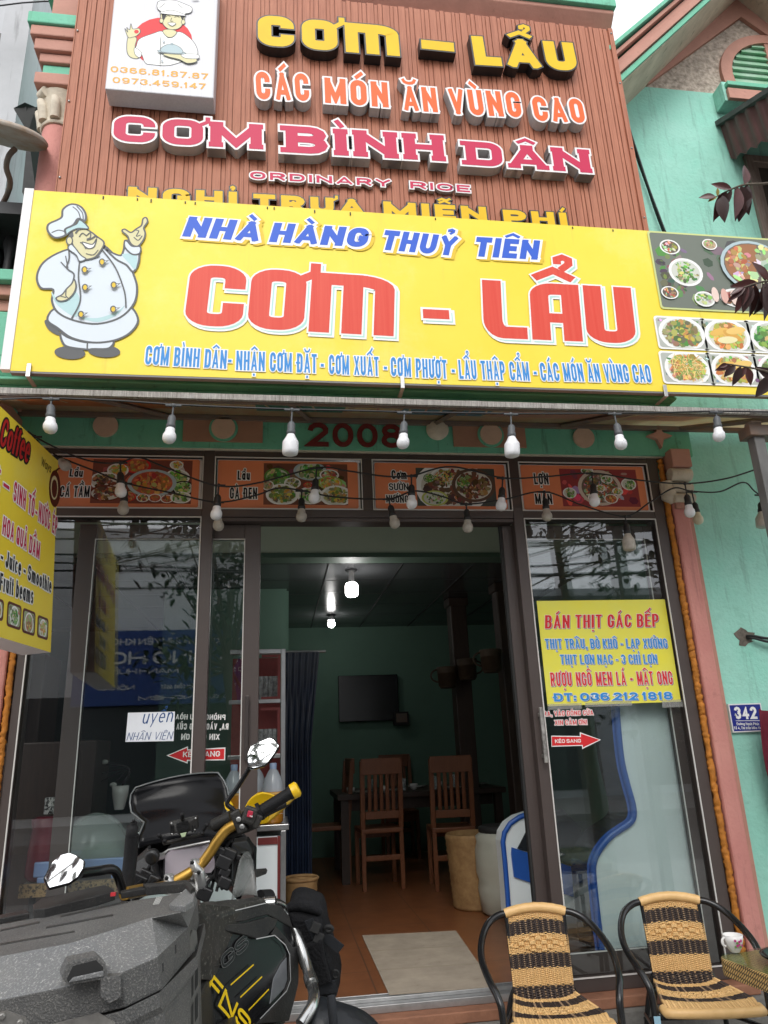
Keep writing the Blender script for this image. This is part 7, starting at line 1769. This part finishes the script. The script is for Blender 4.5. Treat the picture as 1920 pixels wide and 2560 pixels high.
w.prism([FV.p(a, b, .03) for a, b in fv([(370, 1340), (800, 1232), (935, 1310), (940, 1420), (700, 1420), (700, 1330), (640, 1325), (380, 1400)])], FV.n * .006)
for q in ((15, 1258), (160, 1310)): a, b = fv([q])[0]; w.lathe([(.006, 0), (.006, .004), (.003, .005)], FV.p(a, b, .036), FV.n, 10)
w.build('bracket', case)
# slotted plate on the right of the case
FS = Frame(FT0.p(.005, -.28, -.2), FT0.v + FT0.u * .12, nT)
P = [FS.uv(*Z2p(*p)) for p in ((1375, 1180), (1400, 1000), (1530, 760), (1555, 690), (1600, 580), (1632, 590), (1640, 700), (1655, 1400), (1390, 1420))]
w = MB(mat('dusty_grey_plate', (.15, .145, .135), .55, var=.5, vscale=10, col2=(.07, .068, .065), bump=.2)); w.prism([FS.p(a, b, 0) for a, b in P], -FS.n * .004); pl_ = w.build('molle_plate', bike)
w = MB(M['gap'])
for r_, (y0, y1) in enumerate(((0, 120), (190, 340), (420, 600))):
    for c_ in range(6):
        xa = 1425 + c_ * 38; base = 1120 - c_ * 78 + y0 * 1.0; tall = (y1 - y0) * 1.1
        q = [(xa, base + 0), (xa + 24, base - 52), (xa + 24, base - 52 + tall), (xa, base + tall)]
        if q[2][0] > 1650: continue
        w.poly([FS.p(a, b, .0012) for a, b in [FS.uv(*Z2p(*p)) for p in q]])
w.build('slot', pl_)
# ---- tank and flank
TA, TB = ZT(166, 796, 2.10), ZT(955, 664, 2.46)
FK_ = Frame(TA, TB - TA, Vector((-.22, -.10, .97)))
def tk(pts): return [FK_.uv(*ZTp(*p)) for p in pts]
w = MB(M['mblk'])
P = tk([(185, 800), (250, 430), (330, 300), (440, 250), (700, 190), (835, 215), (900, 300), (968, 545), (968, 850), (945, 960), (885, 1194), (700, 1330), (250, 1330), (190, 1100)])
w.prism([FK_.p(a, b, 0) for a, b in P], -FK_.n * .16); tank = w.build('tank', bike, bevel=.012, bseg=3)
w = MB(M['mmat'])
P = tk([(290, 372), (520, 360), (720, 305), (790, 330), (760, 400), (690, 470), (610, 490), (520, 460), (290, 408)]); w.prism([FK_.p(a, b, -.002) for a, b in P], FK_.n * .014)
P = tk([(780, 380), (860, 470), (925, 560), (970, 545), (970, 850), (945, 960), (890, 1170), (620, 1194), (690, 1130), (840, 960), (890, 840), (893, 600), (840, 500), (740, 450)]); w.prism([FK_.p(a, b, -.002) for a, b in P], FK_.n * .010)
P = tk([(330, 300), (440, 250), (700, 190), (835, 215), (900, 300), (930, 400), (800, 330), (720, 290), (520, 345), (290, 365)]); w.prism([FK_.p(a, b, -.002) for a, b in P], FK_.n * .006)
w.build('tank_cover', tank, bevel=.006)
w = MB(mat('grey_flank_panel', (.13, .135, .145), .35, var=.2, vscale=9)); P = tk([(880, 640), (885, 830), (860, 900), (740, 1030), (770, 820), (830, 700)]); w.prism([FK_.p(a, b, -.001) for a, b in P], FK_.n * .004); w.build('grey_panel', tank, bevel=.002); w = MB(MATS['grey_flank_panel'])
P = tk([(240, 540), (278, 545), (262, 690), (215, 790)]); w.prism([FK_.p(a, b, -.001) for a, b in P], FK_.n * .004); w.build('grey_panel', tank, bevel=.002)
w = MB(mat('pale_seam', (.42, .42, .42), .4)); 
line_uv(w, FK_, tk([(185, 800), (200, 680), (245, 440), (300, 320), (440, 255), (700, 192)]), .003, .0075, M['silver'] if False else MATS['pale_seam'])
line_uv(w, FK_, tk([(610, 490), (760, 460), (850, 540), (885, 620), (893, 830), (860, 920), (640, 1150)]), .003, .0125, MATS['pale_seam']); w.build('seam', tank)
w = MB(); yl_ = ink('decal_yellow', (.82, .55, .01))
p0, p1 = tk([(196, 905)])[0], tk([(640, 1420)])[0]; hp = tk([(325, 905), (400, 862)]); q0, q1 = tk([(330, 960), (395, 868)]); hL = math.dist(q0, q1) * 1.05
letters(w, FK_, 'FNSO', p0, p1, hL, pen=(.12, .10), z1=.0112, m=yl_, rx=.3, ry=.22, gap=.2)
for a, b in (((400, 868), (585, 705)), ((480, 970), (655, 805)), ((548, 1078), (710, 910))): line_uv(w, FK_, tk([a, b]), .004, .0112, yl_)
line_uv(w, FK_, crv(tk([(300, 1040), (340, 1082), (380, 1132), (430, 1216), (480, 1320)]), 4, False), .008, .0112, yl_)
gs0, gs1 = tk([(345, 745)])[0], tk([(560, 545)])[0]; letters(w, FK_, 'GS', gs0, gs1, math.dist(tk([(330, 700)])[0], tk([(290, 610)])[0]), pen=(.10, .10), out=.002, z1=.006, m=mat('decal_grey', (.09, .09, .09), .4), rx=.35, ry=.3, gap=.2); letters(w, FK_, 'GS', gs0, gs1, math.dist(tk([(330, 700)])[0], tk([(290, 610)])[0]), pen=(.10, .10), z1=.0066, m=M['mblk'], rx=.35, ry=.3, gap=.2)
w.build('decal', tank)
# tank top, dusty, with the pale script pattern
tm = mat('scuffed_tank_top', (.014, .014, .014), .45, var=.7, vscale=14, col2=(.035, .033, .03), c2=((.22, .21, .185), 110, .56, .68))
w = MB(tm)
w.prism([ZT(150, 175, 2.12), ZT(245, 160, 2.2), ZT(380, 175, 2.32), ZT(640, 120, 2.44), ZT(705, 150, 2.46), ZT(725, 185, 2.44), ZT(460, 245, 2.28), ZT(335, 285, 2.2), ZT(270, 350, 2.14), ZT(180, 330, 2.08), ZT(150, 260, 2.06)], Vector((0, .02, -.16)))
w.build('tank_top', bike, bevel=.01)
w = MB(tm); w.prism([ZT(150, 230, 2.055), ZT(260, 350, 2.125), ZT(200, 560, 2.09), ZT(165, 800, 2.06), ZT(140, 700, 2.04), ZT(135, 400, 2.04)], Vector((-.12, .10, 0))); w.build('tank_shoulder', bike, bevel=.008)
w = MB(ink('script_yellow', (.45, .46, .12))); rnd = random.Random(2)
for k in range(46):
    t_, s_ = rnd.random(), rnd.random(); x_, y_ = 150 + 110 * t_ - 30 * s_, 290 + 330 * s_; c = ZT(x_, y_, 2.02); l_ = rnd.uniform(.004, .014)
    w.box(c + CAM_D * .0, (l_, .002, .0022), Matrix.Rotation(R(-35), 3, 'Y'))
# ---- crash bar
w = MB(M['chrome']); w.tube(bez([ZT(760, 190, 2.52), ZT(850, 230, 2.56), ZT(930, 370, 2.54), ZT(985, 500, 2.5), ZT(1045, 690, 2.44), ZT(1095, 870, 2.36), ZT(1112, 960, 2.3), ZT(1090, 1060, 2.25), ZT(1000, 1200, 2.2)], 6), .0185, 14)
w.tube([ZT(1075, 800, 2.39), ZT(1093, 860, 2.36)], .022, 14); w.build('crash_bar', bike)
w = MB(M['chrome']); w.tube([ZT(690, 200, 2.47), ZT(795, 190, 2.47)], .022, 14); w.mat(M['rubber']); w.tube([ZT(660, 165, 2.5), ZT(745, 160, 2.53)], .032, 14); w.build('bar_end_joint', bike)
# ---- windscreen and nose
rows = [(ZM(130, 560, 2.74), ZM(812, 437, 2.78)), (ZM(90, 620, 2.73), ZM(860, 500, 2.77)), (ZM(82, 690, 2.715), ZM(892, 570, 2.75)), (ZM(95, 765, 2.69), ZM(905, 650, 2.72)), (ZM(150, 810, 2.66), ZM(900, 720, 2.70)), (ZM(200, 850, 2.64), ZM(880, 790, 2.66)), (ZM(175, 910, 2.61), ZM(865, 860, 2.63)), (ZM(150, 970, 2.58), ZM(880, 930, 2.60)), (ZM(150, 1060, 2.55), ZM(930, 1010, 2.57))]
w = MB(M['screen']); patch(w, rows, 16, CAM_D * .045); ws = solid(w.build('windscreen', bike), .005)
w = MB(mat('screen_edge', (.10, .11, .11), .2)); E_ = [r[0] for r in reversed(rows)] + [rows[0][0].lerp(rows[0][1], c / 8) + (CAM_D * .045) * (1 - (2 * c / 8 - 1) ** 2) for c in range(1, 8)] + [r[1] for r in rows]; w.tube(E_, .0035, 6); w.build('screen_rim', ws)
w = MB(M['mblk'])
rows2 = [(ZM(150, 1040, 2.56), ZM(1000, 985, 2.58)), (ZM(60, 1200, 2.60), ZM(1095, 1075, 2.66)), (ZM(45, 1340, 2.58), ZM(1100, 1200, 2.62)), (ZM(120, 1480, 2.52), ZM(960, 1480, 2.5))]
patch(w, rows2, 14, CAM_D * .16); solid(w.build('nose_fairing', bike), .02)
w = MB(mat('black_inner_plastic', (.011, .011, .012), .4, c2=((.10, .095, .09), 170, .62, .72))); w.prism([ZM(50, 1335, 2.40), ZM(62, 1220, 2.44), ZM(235, 1058, 2.48), ZM(240, 1120, 2.46), ZM(300, 1240, 2.44), ZM(330, 1380, 2.4), ZM(120, 1420, 2.36)], CAM_D * .03)
w.prism([ZM(930, 1020, 2.50), ZM(1050, 1000, 2.54), ZM(1100, 1085, 2.55), ZM(1085, 1160, 2.52), ZM(1000, 1110, 2.5), ZM(950, 1250, 2.47), ZM(930, 1400, 2.44), ZM(880, 1300, 2.46)], CAM_D * .04)
w.lathe([(.001, .02), (.02, .02), (.026, .0), (.02, -.012), (.001, -.014)], ZM(265, 1135, 2.38), CAM_D, 16)
for (x_, y_, d_, q) in ((160, 1340, 2.36, .03), (210, 1290, 2.38, .026), (120, 1300, 2.37, .024), (860, 1180, 2.44, .03), (870, 1260, 2.43, .022), (900, 1120, 2.46, .03), (830, 1090, 2.45, .02), (980, 1140, 2.47, .014), (280, 1330, 2.36, .022), (870, 1350, 2.41, .026), (700, 1440, 2.38, .03)): w.box(ZM(x_, y_, d_), (q * 1.6, q, q * 1.4), Matrix.Rotation(R(25), 3, 'Y'))
w.build('inner_fairing', bike, bevel=.005)
w = MB(mat('wind_deflector', (.22, .23, .22), .25, alpha=.45, c2=((.5, .48, .45), 120, .6, .75))); rows3 = [(ZM(1030, 1115, 2.46), ZM(1065, 1115, 2.48)), (ZM(1000, 1160, 2.45), ZM(1098, 1165, 2.48)), (ZM(975, 1260, 2.42), ZM(1112, 1260, 2.46)), (ZM(945, 1400, 2.38), ZM(1135, 1400, 2.43)), (ZM(930, 1490, 2.36), ZM(1142, 1460, 2.41))]
patch(w, rows3, 6, CAM_D * .02); solid(w.build('wind_deflector', bike), .004)
w = MB(M['mmat']); w.prism([ZM(1110, 1255, 2.5), ZM(1205, 1248, 2.55), ZM(1220, 1268, 2.55), ZM(1205, 1285, 2.55), ZM(1130, 1315, 2.5)], CAM_D * .02); w.build('indicator', bike, bevel=.004)
# ---- instrument display and phone holder
w = MB(M['mblk']); w.prism([ZM(355, 1300, 2.47), ZM(360, 1110, 2.5), ZM(415, 1062, 2.52), ZM(745, 1005, 2.54), ZM(800, 1075, 2.54), ZM(808, 1240, 2.52), ZM(765, 1290, 2.5), ZM(480, 1320, 2.46)], CAM_D * .05); dsp = w.build('display', bike, bevel=.004)
w = MB(mat('lcd_reflection', (.30, .255, .285), .12)); cpt = [(372, 1280), (374, 1120), (425, 1076), (735, 1022), (785, 1082), (790, 1225), (755, 1265), (480, 1298)]  # pinkish grey base colour stands in for the reflection on the switched-off screen
FD = Frame(ZM(480, 1200, 2.478), ZM(790, 1150, 2.522) - ZM(372, 1200, 2.478), ZM(430, 1070, 2.505) - ZM(430, 1300, 2.458)); w.poly([FD.p(*FD.uv(300 + x_ * .3014, 1800 + y_ * .3014), .001) for x_, y_ in reversed(cpt)]); w.build('screen_glass', dsp)
w = MB(M['silver']); w.tube([ZM(280, 1140, 2.40), ZM(330, 1130, 2.45), ZM(400, 1080, 2.5), ZM(745, 1008, 2.53)], .005, 6); w.tube([ZM(290, 1140, 2.38), ZM(350, 1130, 2.44)], .011, 8); w.build('display_bracket', dsp)
ph = MB(M['mmat']); ph.prism([ZM(405, 850, 2.44), ZM(640, 800, 2.46), ZM(648, 900, 2.455), ZM(560, 930, 2.44), ZM(545, 975, 2.435), ZM(508, 980, 2.43), ZM(468, 935, 2.43), ZM(418, 965, 2.43)], CAM_D * .014)
ph.prism([ZM(345, 1020, 2.44), ZM(470, 990, 2.45), ZM(560, 975, 2.455), ZM(690, 930, 2.46), ZM(695, 960, 2.46), ZM(480, 1020, 2.45), ZM(360, 1045, 2.44)], CAM_D * .012)
phone = ph.build('phone_holder', bike, bevel=.003)
w = MB(M['rubber'])
for (x_, y_) in ((325, 957), (516, 785), (720, 870), (372, 1003), (680, 940)): w.ball(ZM(x_, y_, 2.425), .0075, 10, 8)
w.tube([ZM(325, 957, 2.43), ZM(372, 1003, 2.44)], .005, 6); w.tube([ZM(516, 785, 2.43), ZM(520, 830, 2.44)], .007, 6); w.tube([ZM(720, 870, 2.43), ZM(680, 940, 2.44)], .005, 6)
w.prism([ZM(472, 850, 2.438), ZM(565, 830, 2.442), ZM(578, 890, 2.44), ZM(560, 915, 2.438), ZM(490, 925, 2.434), ZM(470, 890, 2.435)], -CAM_D * .006)
for x_ in (422, 442, 600, 622): w.prism([ZM(x_ - 6, 870, 2.434), ZM(x_ + 6, 868, 2.434), ZM(x_ + 8, 930, 2.432), ZM(x_ - 4, 932, 2.432)], -CAM_D * .003)
w.build('pad', phone, bevel=.002); w = MB(M['silver'])
for (x_, y_) in ((428, 857), (627, 815), (432, 945), (622, 908)): w.ball(ZM(x_, y_, 2.432), .0032, 8, 6)
w.mat(mat('pale_green_badge', (.55, .66, .42), .4)); w.prism([ZM(502, 940, 2.428), ZM(552, 930, 2.43), ZM(540, 965, 2.429), ZM(514, 970, 2.428)], -CAM_D * .002); w.build('screw', phone)
# ---- handlebar
w = MB(M['gold']); w.tube(bez([ZM(40, 1440, 2.05), ZM(180, 1415, 2.22), ZM(330, 1390, 2.33), ZM(430, 1350, 2.36), ZM(640, 1225, 2.41), ZM(740, 1110, 2.43), ZM(810, 1000, 2.44), ZM(880, 915, 2.45), ZM(960, 865, 2.455), ZM(1060, 820, 2.465), ZM(1180, 750, 2.475)], 8), .0172, 16); hb_ = w.build('handlebar', bike)
w = MB(M['rubber']); pts = [ZM(1170, 755, 2.475), ZM(1420, 600, 2.50)]; P = [pts[0].lerp(pts[1], i / 24) for i in range(25)]; w.tube(P, [.0195 + .0008 * (i % 2) for i in range(25)], 14); w.tube([ZM(1150, 765, 2.473), ZM(1172, 752, 2.475)], .030, 16); w.tube([ZM(1400, 612, 2.497), ZM(1440, 590, 2.502)], .0225, 14); w.build('grip', hb_)
w = MB(M['yel']); w.tube([ZM(1425, 598, 2.50), ZM(1470, 572, 2.505), ZM(1482, 565, 2.506)], [.026, .0265, .020], 16)
w.build('bar_end', hb_)
w = MB(M['mmat']); w.tube([ZM(1035, 832, 2.46), ZM(1120, 785, 2.47)], .031, 14); w.box(ZM(1075, 790, 2.44), (.045, .03, .055), Matrix.Rotation(R(20), 3, 'Y')); w.box(ZM(1120, 830, 2.45), (.04, .03, .05), Matrix.Rotation(R(30), 3, 'Y')); sw = w.build('switchgear', hb_, bevel=.008)
w = MB(mat('red_switch', (.42, .02, .05), .35)); w.box(ZM(1078, 780, 2.418), (.018, .006, .020), Matrix.Rotation(R(15), 3, 'Y')); w.mat(M['whiteface']); w.box(ZM(1085, 797, 2.4155), (.012, .004, .006), Matrix.Rotation(R(15), 3, 'Y')); w.build('kill_switch', sw, bevel=.002)
w = MB(M['mblk']); w.tube(bez([ZM(1120, 840, 2.50), ZM(1250, 765, 2.53), ZM(1380, 700, 2.55), ZM(1405, 672, 2.55)], 5), .0085, 8); w.build('brake_lever', hb_)
w = MB(M['mmat']); w.tube([ZM(780, 875, 2.50), ZM(930, 800, 2.49)], .022, 12); w.tube(bez([ZM(820, 990, 2.47), ZM(980, 930, 2.47), ZM(1150, 860, 2.48)], 5), .012, 8); w.build('master_cylinder', hb_)
w = MB(M['mmat']); w.box(ZM(985, 840, 2.45), (.034, .045, .075), Matrix.Rotation(R(-25), 3, 'Y')); w.build('clamp', hb_, bevel=.006); w = MB(M['silver']); w.lathe([(.0085, 0), (.0085, .004), (.005, .005)], ZM(985, 822, 2.425), -CAM_D, 10); w.lathe([(.0085, 0), (.0085, .004), (.005, .005)], ZM(1013, 882, 2.425), -CAM_D, 10); w.build('clamp_bolt', hb_)
hg = MB(M['yel']); gp = [(1035, 725), (1060, 680), (1085, 650), (1130, 618), (1180, 604), (1240, 615), (1300, 640), (1390, 640), (1470, 625), (1490, 630), (1440, 665), (1390, 715), (1350, 755), (1280, 815), (1225, 855), (1175, 868), (1120, 850), (1060, 800)]
hg.prism([ZM(x_, y_, 2.58 - .07 * max(0, (x_ - 1300) / 190)) for x_, y_ in gp], CAM_D * .012); hg.build('handguard', hb_, bevel=.005)
hg = MB(M['yel']); hg.prism([ZM(858, 690, 2.56), ZM(890, 650, 2.57), ZM(930, 700, 2.57), ZM(950, 760, 2.56), ZM(905, 775, 2.55), ZM(870, 740, 2.55)], CAM_D * .012); hg.build('handguard_flap', hb_, bevel=.005)
w = MB(M['rubber'])
for pp in ([ZM(900, 850, 2.5), ZM(830, 930, 2.48), ZM(780, 1040, 2.5), ZM(800, 1200, 2.48), ZM(760, 1400, 2.42)], [ZM(1060, 880, 2.47), ZM(960, 950, 2.47), ZM(880, 1060, 2.46), ZM(850, 1220, 2.45), ZM(800, 1420, 2.4)], [ZM(240, 1380, 2.3), ZM(300, 1330, 2.36), ZM(360, 1340, 2.38), ZM(470, 1420, 2.36)], [ZM(100, 1400, 2.25), ZM(180, 1330, 2.35), ZM(230, 1240, 2.42), ZM(260, 1180, 2.45)], [ZM(700, 1420, 2.37), ZM(735, 1340, 2.4), ZM(790, 1320, 2.44), ZM(850, 1400, 2.4)]):
    w = MB(M['rubber']); w.tube(bez(pp, 6), .0055, 8); w.build('cable', bike)
# risers and top yoke
w = MB(M['silver'])
for (x_, y_, d_) in ((395, 1330, 2.33), (612, 1205, 2.385)):
    a, b = ZM(x_ - 8, y_ - 32, d_), ZM(x_ + 52, y_ + 62, d_ - .01); w.tube([a, a.lerp(b, .5) - CAM_D * .006, b], [.0125, .014, .0125], 10); w.tube([a.lerp(b, .8), a.lerp(b, .8) + Vector((.01, .03, -.06))], .018, 12); w.tube([a.lerp(b, .1) + CAM_D * .02, a.lerp(b, .1) + Vector((0, .03, -.05))], .016, 12)
w.prism([ZM(480, 1420, 2.36), ZM(560, 1340, 2.40), ZM(690, 1250, 2.42), ZM(735, 1290, 2.43), ZM(725, 1350, 2.42), ZM(650, 1420, 2.38), ZM(560, 1470, 2.35)], Vector((0, .01, -.03))); w.lathe([(.02, -.01), (.022, .02), (.012, .024)], ZM(700, 1380, 2.42), lean, 12)
yk = w.build('riser', bike, bevel=.003)
w = MB(M['gap'])
for (x_, y_, d_) in ((388, 1310, 2.305), (600, 1180, 2.36), (440, 1380, 2.30), (655, 1262, 2.36)): w.lathe([(.0065, 0), (.0065, .004), (.003, .0045)], ZM(x_, y_, d_), -CAM_D, 10)
w.build('riser_bolt', yk)
# ---- mirrors
def mirror(pts, D, stalk, sw_, look):
    P0 = [p(*xy, D) for p, xy in pts]; c = sum(P0, Vector()) / len(P0)
    ii = (c - CAM_POS).normalized(); nn = (Vector(look).normalized() - ii).normalized()
    def tilt(q):                      # the point of the tilted mirror plane on the line of sight to q
        d = (q - CAM_POS).normalized(); return CAM_POS + d * ((c - CAM_POS).dot(nn) / d.dot(nn))
    P = [tilt(q) for q in P0]; w = MB(M['mblk']); w.prism(P, -nn * .02); m_ = w.build('mirror', bike, bevel=.004)
    Q = [c + (q - c) * .92 + nn * .001 for q in P]
    w = MB(M['mirror']); A_ = sum((Q[i].cross(Q[(i + 1) % len(Q)]) for i in range(len(Q))), Vector())
    if A_.dot(nn) < 0: Q.reverse()
    w.poly(Q); w.build('mirror_glass', m_); w = MB(M['mblk']); w.tube(bez(stalk, 5), sw_, 10); w.build('mirror_stalk', m_)
mirror([(ZM, q) for q in ((1048, 330), (1052, 285), (1078, 220), (1100, 200), (1245, 140), (1275, 152), (1325, 205), (1318, 235), (1225, 362), (1195, 385), (1108, 408), (1062, 398))], 2.44, [ZM(1075, 395, 2.46), ZM(1030, 470, 2.47), ZM(960, 580, 2.47), ZM(905, 650, 2.465), ZM(890, 700, 2.46), ZM(940, 745, 2.455), ZM(975, 820, 2.45)], .0085, (-.10, -1, .48))
mirror([(Z3, q) for q in ((186, 478), (222, 405), (262, 372), (300, 362), (330, 374), (370, 402), (364, 432), (338, 474), (300, 500), (208, 524))], 1.88, [Z3(345, 455, 1.92), Z3(420, 445, 1.98), Z3(485, 438, 2.02), Z3(512, 470, 2.04), Z3(530, 530, 2.06), Z3(545, 575, 2.08)], [.013] * 26, (.15, -.85, .55))
w = MB(M['rubber']); w.tube([Z3(578, 235, 2.25), Z3(578, 252, 2.25), Z3(573, 255, 2.25), Z3(570, 290, 2.25)], [.010, .010, .018, .018], 12); w.tube([Z3(572, 290, 2.25), Z3(562, 400, 2.24), Z3(545, 560, 2.2)], .021, 12); w.tube([Z3(577, 238, 2.25), Z3(578, 225, 2.25)], .005, 8); w.build('tripod_stick', bike)
w = MB(M['gold']); w.tube([Z2(1060, 260, 2.1), Z2(1180, 235, 2.2)], .013, 10); w.build('lever_stub', bike)
# ---- soft bags strapped on
cb_ = thing('crash_bar_bag', 'upright black nylon bag strapped to the silver crash bar', 'bag', ZT(1150, 700, 2.55))
outl = [(892, 232), (930, 188), (1000, 190), (1075, 212), (1165, 255), (1195, 340), (1215, 470), (1250, 580), (1285, 720), (1328, 850), (1300, 965), (1235, 1005), (1130, 985), (1090, 850), (1010, 620), (960, 480), (920, 340)]
P = [ZT(x_, y_, 2.56) for x_, y_ in outl]; c = sum(P, Vector()) / len(P)
w = MB(M['cloth']); r_ = lambda s_, d_: [c + (q - c) * s_ + CAM_D * d_ for q in P]; w.loft([r_(.80, -.045), r_(.94, -.03), r_(1.0, .0), r_(1.0, .10), r_(.9, .14)], smooth=True); w.build('bag_body', cb_, recalc=True, bevel=.014, bseg=3)
w = MB(M['cloth']); Pk = [ZT(x_, y_, 2.555) for x_, y_ in ((1010, 470), (1190, 400), (1215, 560), (1270, 760), (1130, 800), (1060, 620))]; w.prism([q - CAM_D * .045 for q in Pk], -CAM_D * .02); w.build('bag_pocket', cb_, bevel=.008)
w = MB(M['cloth']); w.tube([ZT(905, 225, 2.54), ZT(990, 195, 2.53), ZT(1080, 215, 2.53), ZT(1165, 265, 2.54)], [.014, .022, .022, .014], 10); w.build('rolled_top', cb_)
w = MB(M['strap'])
def strap(a, b, wd, off=-.052):
    a, b = a + CAM_D * off, b + CAM_D * off; d_ = (b - a).normalized(); s_ = d_.cross(CAM_D).normalized() * wd / 2; w.prism([a - s_, b - s_, b + s_, a + s_], -CAM_D * .004)
strap(ZT(1000, 610, 2.56), ZT(1200, 530, 2.56), .05, -.05); strap(ZT(1095, 830, 2.56), ZT(1310, 800, 2.56), .042, -.05); strap(ZT(1080, 260, 2.56), ZT(1150, 430, 2.56), .03, -.05); strap(ZT(1205, 420, 2.56), ZT(1340, 530, 2.56), .035, -.03); strap(ZT(1060, 620, 2.56), ZT(1190, 980, 2.56), .004, -.055); w.build('bag_strap', cb_)
w = MB(M['gap'])
for x_, y_ in ((1125, 395), (1150, 480)): w.box(ZT(x_, y_, 2.50), (.032, .010, .034), Matrix.Rotation(R(25), 3, 'Y'))
w.build('buckle', cb_, bevel=.003); w = MB(M['gap']); w.tube([ZT(1290 + 26 * math.cos(t), 780 + 32 * math.sin(t), 2.52) for t in [i * .6283 for i in range(11)]], .004, 6); w.build('strap_ring', cb_); w = MB(M['gap']); w.tube([ZT(1235 + 30 * math.cos(t), 405 + 22 * math.sin(t), 2.53) for t in [i * .6283 for i in range(11)]], .007, 6); w.build('strap_ring', cb_)
db_ = thing('dry_bag', 'black rolled dry bag lying low beside the crash bar', 'bag', ZT(1280, 1250, 2.3))
w = MB(mat('wet_black_tarp', (.016, .018, .021), .38, spec=.3, bump=.8, bscale=12, c2=((.10, .10, .105), 40, .62, .78))); rg = []
for i, (x_, y_, h_) in enumerate(((950, 1215, 40), (1010, 1170, 110), (1060, 1130, 160), (1150, 1130, 190), (1260, 1150, 180), (1400, 1180, 165), (1520, 1210, 150), (1640, 1260, 120), (1700, 1290, 60))):
    c = ZT(x_, y_ + 60, 2.28); r = h_ * .3014 / 1810.9 * 2.28; rg.append([c + CAM_U * r * math.sin(t) * (1 + .10 * math.sin(3 * t + i * 2)) + CAM_D * r * 1.2 * math.cos(t) for t in [2 * math.pi * j / 16 for j in range(16)]])
w.loft(rg); w.build('bag_body', db_, recalc=True, subsurf=2)
w = MB(M['strap']); w.tube([ZT(1255, 960, 2.2), ZT(1265, 1100, 2.17), ZT(1280, 1260, 2.17)], .014, 6); w.build('bag_strap', db_)
